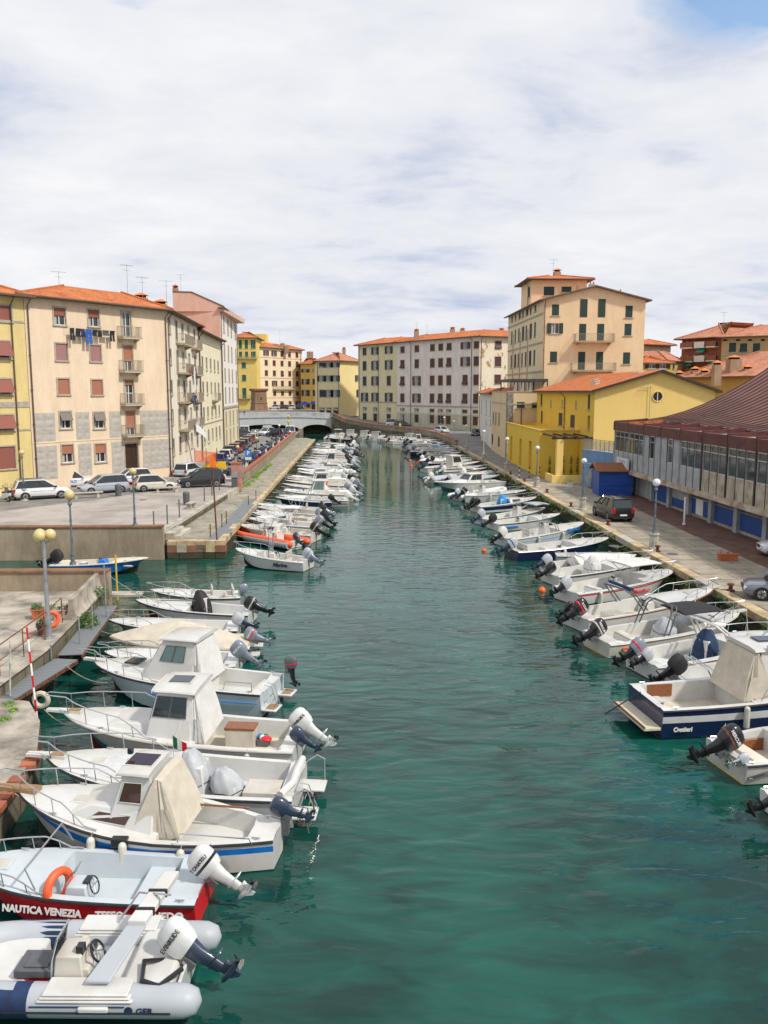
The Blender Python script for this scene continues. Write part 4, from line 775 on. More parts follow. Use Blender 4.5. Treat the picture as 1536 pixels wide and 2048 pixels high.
# ---- right: pale blue boundary wall with railing, then the market hall
blw = plaster('peeling_blue_render', (.20, .33, .52), .25, (.16, .28, .48), (.36, .33, .28), .62)
w0, w1 = Vector(V2(1168, 86)), Vector(V2(1238, 80)); bw_ = thing('terrace_wall', 'peeling pale blue wall with a glass and metal railing between yellow pergola and market hall', 'wall', (w0.x, w0.y, ZR)); dd = w1 - w0; Lw = dd.length; rz = math.atan2(dd.y, dd.x); bw_.rotation_euler = (0, 0, rz); hw = zat(w1, 907) - ZR
b = MB(); b.box(0, Lw, 0, .3, 0, hw, blw); b.box(Lw * .32, Lw * .62, -1.2, 0, 0, hw - 1.2, blw); b.box(-.3, Lw, 0.3, 7, hw - .3, hw - .02, conc); b.build('masonry', bw_)
b = MB()
for k in range(9): b.box(k * Lw / 8 - .03, k * Lw / 8 + .03, .1, .16, hw, hw + 1.1, M['galv'])
b.box(0, Lw, .1, .16, hw + 1.06, hw + 1.12, M['galv']); b.box(0, Lw, .12, .135, hw + .1, hw + 1.0, M['clear']); b.build('railing', bw_)
# ================================================================ background houses on the right
rb = plaster('rust_brick_render', (.34, .12, .06), .2); tanw = plaster('tan_render', (.50, .36, .18), .15); crm = plaster('pale_cream_gable', (.66, .56, .40), .1); awn = mk('green_awning', (.02, .36, .26), .7, .05, 3)
def far_house(label, px0, px1, d0, d1, py, wall, roof, z0=1.1, dep=14, over=.8, slope=.36, inset=6, name='house'):
    a, c = V2(px0, d0), V2(px1, d1); dd = (Vector(c) - Vector(a)).normalized(); bk = Vector((-dd.y, dd.x)) * dep
    h = Bld(name, label, [a, c, Vector(c) + bk, Vector(a) + bk], z0, zat(a, py), wall); h.args = (roof, over, slope, inset); return h
def done(h): h.finish(*h.args)
h = far_house('cream house whose orange roof shows just right of the tall peach house', 1279, 1338, 165, 168, 690, crm, roofB, inset=4, slope=.3)
h.grid(0, [(1287, 710), (1297, 710), (1308, 710)], (1290, [(707, 716)]), 1.2, ['ooo'], sh_b, sur=None); done(h)
h = far_house('small yellow house with two little shuttered windows right of the tall peach house', 1276, 1340, 140, 141, 727, plaster('small_house_yellow', (.60, .47, .13), .12), roofB, inset=4.5, slope=.28, over=.5)
h.grid(0, [(1304, 732), (1325, 732)], (1304, [(728.5, 737)]), 1.3, ['oo'], sh_b, sur=frw); done(h)
h = far_house('narrow yellow house with a steep tiled roof beside the brick balcony block', 1330, 1362, 150, 156, 722, plaster('narrow_house_ochre', (.55, .42, .16), .12), roofC, inset=3, slope=.6, over=.4); h.wpx(0, 1347, 728, 738, .9, 'shut', sh_k); done(h)
h = far_house('brick red apartment block with white balconies and green awnings on the right', 1360, 1442, 158, 150, 680, rb, roofC, inset=7, slope=.42, dep=18, over=1.0, name='apartment_building')
for i, py in enumerate((696, 723, 748)):
    u0, zf = h.hit(0, 1370, py); u1, _ = h.hit(0, 1436, py)
    for j, px in enumerate((1374, 1386, 1400, 1412, 1430)): h.wpx(0, px, py - 13, py - 1, 1.0, 'glass', None, sur=None)
    for k, (a, c) in enumerate(((1368, 1392), (1396, 1416), (1420, 1438))):
        ua, _ = h.hit(0, a, py); uc, _ = h.hit(0, c, py); l, rz = h.loc(0, (ua + uc) / 2, zf); w_ = uc - ua; b = MB(); b.box(-w_ / 2, w_ / 2, -1.1, -.02, -.2, 0, frw); b.box(-w_ / 2, w_ / 2, -1.1, -1.0, 0, .9, rb if k % 2 == 0 else frw); b.box(-w_ / 2, -w_ / 2 + .1, -1, -.02, 0, .9, rb); o = b.build('balcony', h.root, l, rz)
        if i and (i + k) % 2 == 0: b = MB(); b.add([(-w_ * .4, -.02, 2.4), (w_ * .3, -.02, 2.4), (w_ * .3, -1.0, 1.5), (-w_ * .4, -1.0, 1.5)], [(0, 1, 2, 3)], awn); b.add([(-w_ * .4, -.02, 2.37), (w_ * .3, -.02, 2.37), (w_ * .3, -1.0, 1.47), (-w_ * .4, -1.0, 1.47)], [(3, 2, 1, 0)], awn); b.build('awning', o)
done(h)
for px, py in ((1437, 651), (1455, 650)): v = aty(px, py, 162); h.chimney(v.x, v.y, v.z - 1.6, .5, 1.6, False, M['galv'])
v = aty(1447, 650, 160); h.antenna(v.x, v.y, v.z, 2.4)
h = far_house('tan apartment house with green shutters at the right edge behind the market roof', 1440, 1640, 140, 132, 676, tanw, roofC, inset=6, slope=.35, dep=14, name='apartment_building')
for px in (1465, 1487, 1513): h.wpx(0, px, 686, 704, 1.1, 'shut' if px != 1487 else 'tilt', sh_dg)
for px in (1450, 1476, 1500, 1526): h.wpx(0, px, 668 + 10, 671 + 11, .6, 'dark', None, sur=None)
h.course(0, h.hit(0, 1460, 710)[1], .2); done(h)
h = far_house('low house under a wide pink tiled roof dotted with chimneys behind the market hall', 1352, 1640, 118, 96, 757, plaster('low_ochre_render', (.50, .33, .12), .2), roofC, inset=8, slope=.42, dep=20, over=.6); done(h)
for i, (px, py) in enumerate(((1358, 752), (1390, 744), (1408, 748), (1430, 741), (1468, 722), (1494, 741), (1434, 733))): v = aty(px, py, 118 - i * 2); h.chimney(v.x, v.y, v.z - .9, 1.5 if px == 1468 else .9, 1.1)
# ================================================================ market hall
XM = 24.2; rustm = mk('rust_painted_steel', (.10, .022, .018), .6, .35, 1.6, .4, 12, var2=(.045, .012, .012)); orr = mk('bare_rust_orange', (.42, .12, .03), .8, .3, 2, .4, 12); gpan = mk('grey_facade_panel', (.34, .365, .38), .7, .1, 1.2, .2, 10); bpan = mk('stained_beige_panel', (.38, .35, .28), .8, .18, 1.1, .4, 8, var2=(.22, .17, .11)); dkm = mk('dark_mullion', (.05, .03, .028), .6, .2, 4); blud = slatted('blue_sheet_door', (.012, .07, .30), 6, .5, 'Y', .02, .7)
roofm = mk('brown_sheet_roof', (.18, .075, .055), .6, .16, .35, .3, 4, stretch=(1, .5, 1), var2=(.09, .042, .036))
mh = thing('market_hall', 'grey market hall on blue doored ground floor with sweeping brown sheet metal roof', 'market hall', (XM, 79.4, ZR))
zb0, zw0, zw1, zh1 = 3.42 - ZR, 4.85 - ZR, 6.72 - ZR, 7.55 - ZR
b = MB(); b.box(.28, 16, -44, 0, zb0 - .2, zh1 - .1, gpan); b.box(1.15, 16, -44, -.4, -.2, zb0 - .2, gpan); b.build('wall', mh)
b = MB(); b.box(-.15, 1.3, -44, .1, zb0 - .38, zb0, mk('rust_stained_slab', (.42, .38, .31), .9, .25, .9, .5, 8, var2=(.26, .15, .08))); b.build('floor_slab', mh)
b = MB(); b.box(-.12, .3, -44, .15, zw1 + .05, zh1, rustm); 
b.build('header_beam', mh)
for k in range(11):
    y1 = -k * 4.1; y0 = y1 - 4.1; kind = [3, 3, 1, 1, 3, 3, 3, 3, 3, 3, 3][k]; pm = gpan if k < 5 else bpan
    b = MB(); b.box(-.03, .28, y1 - .05, y1 + .05, zb0, zw1 + .05, dkm if k > 4 else gpan); b.box(-.145, .1, y1 - .16, y1 + .06, zw1 + .07, zh1 + .03, rustm); b.build('pilaster', mh)
    for j in range(3):
        ya = y1 - .12 - j * 1.29; yb = ya - 1.24; n_ = MB(); full = kind == 3 or j == 1
        n_.box(.02, .27, yb, ya, zb0, zw0 if full else zw1 + .04, pm); n_.build('panel', mh, bevel=0)
        m_ = MB(); m_.box(-.01, .05, yb - .04, yb - .002, zb0, zw1 + .04, dkm); m_.build('mullion', mh)
        if full:
            f = MB(); yo, yi = ya - (.0 if kind == 3 else .12), yb + (.0 if kind == 3 else .12); f.box(.10, .12, yi + .06, yo - .06, zw0 + .02, zw1, paneM if (k, j) != (2, 1) else inter)
            for (p, q, r_, s_) in ((yi, yi + .06, zw0, zw1 + .03), (yo - .06, yo, zw0, zw1 + .03), (yi + .06, yo - .06, zw0, zw0 + .07), (yi + .06, yo - .06, zw1 - .04, zw1 + .03), (yi + .06, yo - .06, zw1 - .52, zw1 - .46)): f.box(.02, .10, p, q, r_, s_, M['alu'])
            f.box(.121, .125, yi + .1, yi + (yo - yi) * (.5 + .2 * ((k * 3 + j) % 3)), zw0 + .05, zw1 - .05, curt); f.build('window', mh)
    n_ = MB(); n_.box(.75, 1.16, y1 - .26, y1 + .26, -.1, zb0 - .38, gpan); n_.build('column', mh)
    n_ = MB(); dm = gpan if k < 2 else blud; top = zb0 - .95 if k > 3 else zb0 - .7
    n_.box(1.0, 1.1, y0 + .3, y1 - .3, .22 if k > 2 else 0, top, dm); n_.box(.99, 1.12, y0 + .28, y1 - .28, 0, .2, bpan); n_.box(.99, 1.1, y0 + .28, y1 - .28, top, top + .06, M['galv'])
    if k == 4: n_.box(.98, .995, y0 + 1.7, y1 - 1.1, .22, top, M['white'])
    if k == 3: n_.box(.985, .998, y0 + .3, y1 - .3, top * .55, top, gpan)
    o = n_.build('door', mh)
    g_ = MB(); 
    for q in range(22): g_.cyl((1.04, y0 + .35 + q * .165, top + .05), (1.04, y0 + .35 + q * .165, zb0 - .4), .012, .012, M['rust'], 4)
    g_.build('grille', mh, weld=False)
# concave roof, its seams as raised ribs
def rz_(x): return (7.62 - ZR) + .062 * max(0, x - 2.6) ** 1.72 * 1.08 + .02 * max(0, x)
b = MB(); xs = [3.0 + k * .9 for k in range(20)]
top = [[(x, y, rz_(x)) for x in xs] for y in (.3, -44)]
bot = [[(x, y, rz_(x) - .18) for x in xs] for y in (.3, -44)]
for i in range(len(xs) - 1):
    b.quad(top[1][i], top[1][i + 1], top[0][i + 1], top[0][i], roofm); b.quad(bot[0][i], bot[0][i + 1], bot[1][i + 1], bot[1][i], rustm); b.quad(top[0][i], top[0][i + 1], bot[0][i + 1], bot[0][i], rustm)
b.quad(top[1][0], top[0][0], bot[0][0], bot[1][0], rustm); 
ro = b.build('roof', mh, weld=False, angle=30)
b = MB()
for k in range(38):
    y = .1 - k * 1.17; b.tube([(x, y, rz_(x) + .04) for x in xs[::2] + [xs[-1]]], .05, mk('seam', (.075, .034, .028), .7, .1, 3) if k == 0 else bpy.data.materials['seam'], 4)
sm_ = b.build('seams', ro, weld=False)
for k in range(11):                                       # rusty curved beams between header and roof
    y = -k * 4.1 + .0; b = MB(); xx = [-.05 + i * .62 for i in range(6)]; rings = []
    for i, x in enumerate(xx):
        zt_1 = zh1 + .12 + (x * .035 + .012 * x * x); rings.append([(x, y - .12, zt_1 - .42), (x, y + .12, zt_1 - .42), (x, y + .12, zt_1), (x, y - .12, zt_1)])
    b.loft(rings, orr if k == 1 else rustm); b.build('roof_beam', mh)
b = MB(); b.box(.3, 3.2, -44, 0, zh1 - .4, zh1 - .3, M['rust']); b.build('gutter_floor', mh)
sg = MB(); zs_ = zat((XM, 76), 926) - ZR; sg.box(-.32, -.18, -5.1, -1.9, zs_ - .48, zs_ + .48, mk('sign_white', (.62, .66, .70), .5, .05, 4)); so_ = sg.build('sign', mh)
tm = text_mesh('PROVINCIA', .30, mk('sign_blue', (.18, .30, .50), .6, .03, 4), .004); put('lettering', tm, so_, (-.322, -3.5, zs_ + .18), rot=(R(90), 0, R(-90)))
b = MB(); b.cyl((-.322, -3.5, zs_ - .2), (-.33, -3.5, zs_ - .2), .16, .16, M['navy'], 10); b.build('emblem', so_)
ps = at(1368, 1049, ZR); b = MB(); b.cyl((0, 0, 0), (0, 0, zb0 - .38), .07, .07, M['white'], 8); b.cyl((0, 0, 0), (0, 0, .06), .14, .14, M['white'], 8); tag(b.build('drain_pole', loc=(ps.x, ps.y, ZR)), 'single slim white pole propping the market hall overhang', 'pole')
# kiosk
kp = at(1197, 992, ZR); kb = mk('kiosk_blue', (.012, .075, .36), .5, .1, 2.5, .2, 8); ki = thing('kiosk', 'closed blue wooden kiosk with a rusty pitched roof beside the market hall', 'kiosk', (kp.x, kp.y, ZR), R(-4)); KW, KD, KH = 2.95, 2.7, 2.3
b = MB(); b.box(0, KW, 0, KD, 0, KH, kb); b.add([(0, 0, KH), (0, KD, KH), (0, KD / 2, KH + .5)], [(0, 1, 2)], kb); b.add([(KW, 0, KH), (KW, KD, KH), (KW, KD / 2, KH + .5)], [(2, 1, 0)], kb)
for z in (.5, .95, 1.4, 1.85): b.box(-.02, KW + .02, -.03, 0, z, z + .05, kb)
b.build('wall', ki, weld=False); b = MB(); b.box(.7, KW - .4, -.06, -.03, 1.0, 1.9, kb); b.box(.65, KW - .35, -.09, -.06, 1.9, 1.96, kb); b.build('hatch', ki)
rr = mk('rusty_corrugated_roof', (.20, .055, .03), .8, .4, 1.2, .4, 8, var2=(.20, .13, .03)); b = MB(); 
for s_ in (0, 1):
    y0_, y1_ = (-.35, KD / 2) if s_ == 0 else (KD / 2, KD + .35); za_, zb_ = (KH - .1, KH + .55) if s_ == 0 else (KH + .55, KH - .1)
    b.add([(-.35, y0_, za_), (KW + .35, y0_, za_), (KW + .35, y1_, zb_), (-.35, y1_, zb_), (-.35, y0_, za_ + .06), (KW + .35, y0_, za_ + .06), (KW + .35, y1_, zb_ + .06), (-.35, y1_, zb_ + .06)], [(3, 2, 1, 0), (4, 5, 6, 7), (0, 1, 5, 4), (1, 2, 6, 5), (2, 3, 7, 6), (3, 0, 4, 7)], rr)
b.build('roof', ki)
# ================================================================ bridge
YB = 207.0; br = thing('road_bridge', 'pale grey two arched road bridge with slatted railings across the end of the canal', 'bridge', (-18, YB, 0)); pale = plaster('pale_bridge_paint', (.66, .67, .67), .15); blk = mk('railing_grey', (.55, .56, .56), .6, .08, 4)
def ztop(x): return 4.25 - .0042 * (x + 16) ** 2 * (1.0 if x > -16 else .35)
def zlow(x):
    if x > -14: t = (x + 10.2) / 3.7
    else: t = (x + 22) / 7.9
    return 1.0 + 1.4 * sqrt(max(0, 1 - t * t)) if abs(t) < 1 else 1.0
xs = [-44 + i * .5 for i in range(76)]
b = MB()
for yy, fl in ((YB, 0), (YB + 7, 1)):
    for i in range(len(xs) - 1):
        x0, x1 = xs[i], xs[i + 1]; q = [(x0 + 18, yy - YB, zlow(x0)), (x1 + 18, yy - YB, zlow(x1)), (x1 + 18, yy - YB, ztop(x1)), (x0 + 18, yy - YB, ztop(x0))]; b.add(q, [(0, 1, 2, 3)] if not fl else [(3, 2, 1, 0)], pale)
for i in range(len(xs) - 1):
    x0, x1 = xs[i], xs[i + 1]; b.quad((x0 + 18, 7, zlow(x0)), (x1 + 18, 7, zlow(x1)), (x1 + 18, 0, zlow(x1)), (x0 + 18, 0, zlow(x0)), pale); b.quad((x0 + 18, 0, ztop(x0)), (x1 + 18, 0, ztop(x1)), (x1 + 18, 7, ztop(x1)), (x0 + 18, 7, ztop(x0)), asph)
b.build('span', br)
b = MB(); b.box(4.0 - .75, 4.0 + .45, -.7, 7.6, -1.5, 1.35, walld); b.frus((3.25, 4.45, -1.2, -.7, -1.5), (3.5, 4.2, -.9, -.7, 1.2), walld); o = b.build('pier', br); wall_uv(o.data)
b = MB()
for i in range(0, len(xs) - 2, 2):
    x0, x1 = xs[i] + 18, xs[i + 2] + 18; z0, z1 = ztop(xs[i]), ztop(xs[i + 2]); b.add([(x0, -.16, z0 - .12), (x1, -.16, z1 - .12), (x1, .0, z1 - .12), (x0, .0, z0 - .12), (x0, -.16, z0 + .1), (x1, -.16, z1 + .1), (x1, 0, z1 + .1), (x0, 0, z0 + .1)], [(3, 2, 1, 0), (4, 5, 6, 7), (0, 1, 5, 4), (2, 3, 7, 6)], pale)
b.build('cornice', br)
for side, yy in ((0, .12), (1, 6.8)):
    b = MB()
    for i in range(0, len(xs) - 2, 2):
        x0, x1 = xs[i] + 18, xs[i + 2] + 18; z0, z1 = ztop(xs[i]), ztop(xs[i + 2])
        b.add([(x0, yy, z0 + .98), (x1, yy, z1 + .98), (x1, yy + .12, z1 + .98), (x0, yy + .12, z0 + .98), (x0, yy, z0 + 1.1), (x1, yy, z1 + 1.1), (x1, yy + .12, z1 + 1.1), (x0, yy + .12, z0 + 1.1)], [(3, 2, 1, 0), (4, 5, 6, 7), (0, 1, 5, 4), (2, 3, 7, 6)], pale)
        if i % 4 == 0: b.box(x0 - .09, x0 + .09, yy - .03, yy + .15, z0, z0 + 1.12, pale)
        for k in range(6): xk = x0 + (k + .5) / 6; b.box(xk - .045, xk + .045, yy + .04, yy + .08, z0 + .1, z0 + .98, blk)
    b.build('railing', br, weld=False)
# brick tower
tx = V2(521, 262); tw = thing('brick_tower', 'squat tapering brick tower with a moulded top behind the bridge', 'tower', (tx[0], tx[1], 3.5), R(28)); zt1 = zat(tx, 778) - 3.5
tb_ = bricky('weathered_tower_brick', (.36, .20, .12), (.28, .17, .11), (.25, .2, .14), 2.5, bump=.7, uv=True, grass=(.22, .19, .12)); b = MB(); r0, r1 = 2.35, 1.85
sq = lambda r, z: [(r, r, z), (-r, r, z), (-r, -r, z), (r, -r, z)]
b.loft([sq(r0, -.5), sq(r1 + .05, zt1 * .42), sq(r1 + .18, zt1 * .43), sq(r1 + .18, zt1 * .46), sq(r1, zt1 * .47), sq(r1 - .05, zt1 * .9)], tb_); o = b.build('shaft', tw, angle=20); wall_uv(o.data)
b = MB(); b.loft([sq(r1 - .02, zt1 * .9), sq(r1 + .4, zt1 * .945), sq(r1 + .45, zt1), sq(r1 + .2, zt1 + .15)], brick); o = b.build('cornice', tw, angle=20); wall_uv(o.data)
for k in range(4):
    b = MB(); b.box(-.16, .16, -.02, .02, 0, .9, inter); b.box(-.34, .34, -.06, -.01, 1.9, 2.05, trimg); a_ = k * pi / 2; b.build('slit_window', tw, (sin(a_) * (r1 + .03), -cos(a_) * (r1 + .03), zt1 * .55), a_)
# ================================================================ street furniture
globeY = mk('yellowed_globe', (.62, .50, .22), .3, .05, 3, coat=.4); globeW = mk('white_globe', (.74, .74, .74), .2, .02, 3, coat=.5); cast = mk('blue_grey_cast_iron', (.13, .16, .19), .6, .25, 6, var2=(.06, .07, .08)); castw = mk('flaking_white_iron', (.48, .47, .44), .7, .3, 7, var2=(.22, .22, .22)); lst = mk('lamp_base_stone', (.44, .41, .35), .9, .15, 3, .4, 14)
def lamp(px, py, z, gpy, label, gm=globeW, pole=cast, base=True, gr=.23, group=None, armed=False):
    p = at(px, py, z); H = zat(p, gpy) - z; t = thing('street_lamp', label, 'street lamp', p, 0, group); b0 = 0
    if base:
        b = MB(); oc = lambda r, z_: [(r * cos(a * pi / 4 + pi / 8), r * sin(a * pi / 4 + pi / 8), z_) for a in range(8)]
        b.loft([oc(.36, 0), oc(.34, .12), oc(.27, .16), oc(.25, .85), oc(.31, .9), oc(.29, 1.0)], lst); b.build('base', t, angle=20); b0 = 1.0
    b = MB(); b.cyl((0, 0, b0), (0, 0, b0 + .12), .17, .14, pole, 10); b.cyl((0, 0, b0 + .12), (0, 0, b0 + .45), .10, .075, pole, 10); b.cyl((0, 0, b0 + .45), (0, 0, b0 + .5), .11, .11, pole, 10); b.cyl((0, 0, b0 + .5), (0, 0, H - gr - .25), .062, .042, pole, 8)
    b.cyl((0, 0, H * .62), (0, 0, H * .62 + .05), .075, .075, pole, 8); b.cyl((0, 0, H - gr - .27), (0, 0, H - gr - .2), .05, .11, pole, 10); b.cyl((0, 0, H - gr - .2), (0, 0, H - gr - .02), .11, .06, pole, 10); b.build('pole', t)
    b = MB(); b.ball((0, 0, H), gr, gm, 16, 10); b.build('globe', t); return t
for i, (px, py, gpy) in enumerate(((1307, 1099, 965), (1165, 1020, 922), (1073, 975, 896), (1013, 943, 878), (967, 922, 863), (932.5, 905, 852))):
    lamp(px, py, ZR, gpy, ['white globe street lamp opposite the market hall, nearest on the right quay', 'white globe lamp on the right quay beside the blue kiosk', 'white globe lamp in front of the yellow pergola pillar', 'white globe lamp in front of the recesses of the low yellow wing', 'white globe lamp with a small white board, near the sand coloured house', 'white globe lamp near the parked dark car at the end of the right quay'][i], globeW, cast if i < 3 else castw)
for i, (px, py, gpy) in enumerate(((907.5, 869, 843), (888, 862, 835), (872, 858, 832), (797, 851, 827))): lamp(px, py, 1.7, gpy, ['white globe lamp before the barred gate of the faded pink house', 'white globe lamp right of the hi vis figure at the faded pink house', 'white globe lamp before the brown door of the faded pink house', 'white globe lamp at the corner between khaki and pink houses'][i], globeW, castw, False)
lamp(49, 1001, ZP, 905, 'yellowed globe lamp on a stone base beside the white off roader', globeY); 
wz2 = 2.27; p = at(146, 1129, wz2); lamp(146, 1129, wz2, 990, 'yellowed globe lamp rising from the wall in front of the blue boat', globeY, cast, False, .24)
lamp(270, 1051, Z1c, 943, 'yellowed globe lamp on the basin wall in the middle of the piazza edge', globeY, cast, False, .23)
for i, (px, py, gpy) in enumerate(((475.8, 928, 894), (514, 913, 877), (559, 879, 851))): lamp(px, py, ZP, gpy, ['cream globe lamp just behind the red brick pillar', 'cream globe lamp among the parked motorcycles', 'white globe lamp at the far end of the motorcycle row'][i], globeY if i < 2 else globeW, cast, False, .24)
p = at(577, 870, ZP); t = thing('street_lamp', 'lamp post with two stacked amber lanterns in front of the bridge', 'street lamp', p); Hh = zat(p, 833) - ZP; b = MB(); b.cyl((0, 0, 0), (0, 0, Hh), .07, .05, cast, 8); b.build('pole', t)
for dz in (0, -1.05): b = MB(); b.ball((0, 0, Hh + dz), .26, M['yel'], 10, 8, (1, 1, 1.2)); b.build('lantern', t)
p = at(98, 1276, 1.3); H3 = zat(p, 1070) - 1.3; t = thing('street_lamp', 'tall galvanised lamp post with three yellowed globes and a hanging orange lifebuoy', 'street lamp', p); b = MB(); b.cyl((0, 0, 0), (0, 0, .05), .22, .22, M['galv'], 8); b.cyl((0, 0, .05), (0, 0, 1.0), .11, .10, M['galv'], 10); b.cyl((0, 0, 1.0), (0, 0, H3 - .2), .085, .055, M['galv'], 10)
for a in range(3): b.cyl((0, 0, H3 - .35), (.24 * cos(a * 2.1 + .3), .24 * sin(a * 2.1 + .3), H3 - .22), .03, .03, M['galv'], 6)
b.build('pole', t)
for a in range(3): b = MB(); b.ball((.24 * cos(a * 2.1 + .3), .24 * sin(a * 2.1 + .3), H3), .21, globeY, 18, 12); b.build('globe', t)
def lifebuoy(loc, rot, R0=.3, label='', nm='lifebuoy', parent=None):
    b = MB(); b.tube([(R0 * cos(a * pi / 12), R0 * sin(a * pi / 12), 0) for a in range(24)], .085, M['orange'], 10, closed=True)
    o = put(nm, b.mesh(nm), parent, loc, rot=rot); return tag(o, label, 'lifebuoy') if not parent else o
lifebuoy(at(106, 1252, 1.3) + Vector((.02, -.25, .35)), (R(80), 0, R(25)), .27, 'orange lifebuoy hung on the galvanised three globe lamp post')
# left piazza: benches, bins, bollards
def bench(px, py, L, rz, label):
    p = at(px, py, ZP); t = thing('stone_bench', label, 'bench', p, rz); b = MB(); b.box(-L / 2, L / 2, -.25, .25, .40, .50, kerbm); b.build('seat', t, bevel=.02)
    for i in (-1, 1): b = MB(); b.frus((i * L * .34 - .13, i * L * .34 + .13, -.18, .18, 0), (i * L * .34 - .09, i * L * .34 + .09, -.16, .16, .398), kerbm); b.build('leg', t)
rzf = math.atan2((B - A).y, (B - A).x)
bench(174, 996, 2.6, rzf - .45, 'white stone bench in front of the silver hatchback'); bench(334, 985, 2.4, rzf - .55, 'white stone bench in front of the cream small car'); bench(383, 1017, 1.5, rzf + .5, 'white stone bench beside the grey bin near the piazza kerb')
def litter(px, py, label):
    p = at(px, py, ZP); t = thing('litter_bin', label, 'litter bin', p); b = MB(); b.cyl((0, 0, .0), (0, 0, .85), .24, .27, M['gpl'], 14); b.build('body', t); b = MB(); b.cyl((0, 0, .85), (0, 0, .98), .28, .24, M['gpl'], 14); b.cyl((0, 0, .98), (0, 0, 1.04), .24, .1, M['gpl'], 14); b.build('lid', t)
litter(237, 992, 'dark grey litter bin behind the long bench by the silver hatchback'); litter(373, 1009, 'dark grey litter bin beside the short bench near the kerb')
for i, (px, py, h_) in enumerate(((308, 1053, 1.0), (335, 1049, 1.3), (359, 1034, 1.25), (409, 1002, 1.2), (424, 991, 1.2), (439, 980, 1.2))):
    p = at(px, py, ZP); t = thing('bollard', ['thin black bollard post nearest to the basin wall', 'second thin black post from the basin wall along the kerb', 'thin black post in front of the short bench', 'thin black post right of the short bench and bin', 'thin black post in front of the black off roader, left one', 'thin black post in front of the black off roader, right one'][i], 'bollard', p, 0, 'thin posts along the piazza kerb'); b = MB(); b.cyl((0, 0, 0), (0, 0, h_), .045, .045, M['gpl'], 8); b.cyl((0, 0, 0), (0, 0, .05), .09, .07, M['gpl'], 8); b.ball((0, 0, h_), .05, M['gpl'], 8, 6); b.build('post', t)
def rod(name, label, cat, px, py, z, pyt, r, m, lean=(0, 0), bands=None):
    p = at(px, py, z); H = zat(p, pyt) - z; b = MB(); n = 9 if bands else 1
    for k in range(n): a0, a1 = k / n, (k + 1) / n; b.cyl((lean[0] * a0, lean[1] * a0, H * a0), (lean[0] * a1, lean[1] * a1, H * a1), r, r, (bands[k % 2] if bands else m), 8)
    return tag(b.build(name, loc=p), label, cat)
rod('iron_pole', 'tall thin rusty pole rising from the end of the metal gangway', 'pole', 434, 1081, ZW, 937, .05, M['rust'], (-.15, 0))
b = MB(); p = at(474, 974, ZP); t = thing('brick_pillar', 'red painted brick pillar with grey meter boxes at the start of the coping wall', 'pillar', p); b.box(-.45, .45, -.4, .4, -.3, 2.2, mk('flaking_red_pillar', (.36, .12, .08), .9, .3, 2.5, .5, 10, var2=(.42, .32, .26))); b.box(-.5, .5, -.45, .45, 2.2, 2.32, brick_cap); b.build('shaft', t)
for (x, y, z, w_, h_) in ((-.1, -.5, .95, .6, .55), (.5, -.2, 1.0, .3, .6), (-.15, -.48, 0, .5, .85)): b = MB(); b.box(x - w_ / 2, x + w_ / 2, y - .1, y + .1, z, z + h_, M['galv'] if z else M['gpl']); b.build('meter_box', t)
p = at(497, 938, ZP); t = thing('parking_sign', 'blue square parking sign with white letter P at the wall end', 'sign', p); H = zat(p, 899) - ZP; b = MB(); b.cyl((0, 0, 0), (0, 0, H), .035, .035, M['galv'], 8); b.build('post', t); b = MB(); b.box(-.36, .36, -.03, -.01, H - .85, H, M['bluel']); b.box(-.36, .36, -.03, -.012, H - 1.2, H - .88, M['white']); o = b.build('panel', t); put('letter', text_mesh('P', .62, M['white'], .003, bold=.02), o, (0, -.033, H - .43), rot=(R(90), 0, 0))
p = at(968, 900, ZR); b = MB(); b.box(-.3, .3, -.02, 0, 0, .5, M['white']); b.cyl((0, .02, -1.5), (0, .02, .5), .03, .03, M['galv'], 6)
tag(b.build('notice_board', loc=(p.x - .2, p.y - .2, ZR + 1.5)), 'small white notice board on a post beside the fifth right quay lamp', 'sign')
# orange building-site fence and barrier
p = at(424, 940, ZP); t = thing('safety_fence', 'torn orange safety netting on poles round street works on the left street', 'safety fence', p, R(10)); onet = mk('orange_netting', (.80, .16, .04), .6, .1, 5); onet.node_tree.nodes['Principled BSDF'].inputs['Alpha'].default_value = .4; solid_o = mk('orange_plastic_sheet', (.85, .16, .02), .6, .08, 4)
b = MB(); b.quad((-1.9, 1.5, .8), (.6, 1.75, .7), (.6, 1.75, 1.9), (-1.9, 1.5, 2.2), onet); b.quad((-1.9, 1.52, .8), (-1.9, 1.52, 2.2), (.6, 1.77, 1.9), (.6, 1.77, .7), onet); b.build('netting', t)
b = MB(); b.loft([[(-.3, 0, 0), (.5, 0, 0), (.5, .5, 0), (-.3, .5, 0)], [(-.15, .05, 1.0), (.4, .05, 1.1), (.4, .35, 1.1), (-.15, .35, 1.0)], [(-.2, .1, 1.7), (.15, .1, 1.75), (.15, .3, 1.75), (-.2, .3, 1.7)]], solid_o); b.build('sheet', t)
for x in (-1.9, -.6, .6): b = MB(); b.cyl((x, 1.7, 0), (x, 1.7, 2.4), .04, .04, M['rust'], 6); b.build('post', t)
p = at(418, 938, ZP); b = MB(); b.frus((-1.0, 1.5, -.2, .3, 0), (-.9, 1.4, -.1, .2, .8), M['yel']); tag(b.build('road_barrier', loc=p + Vector((.4, .6, 0)), bevel=.03), 'yellow plastic road barrier beside the orange netting', 'barrier')
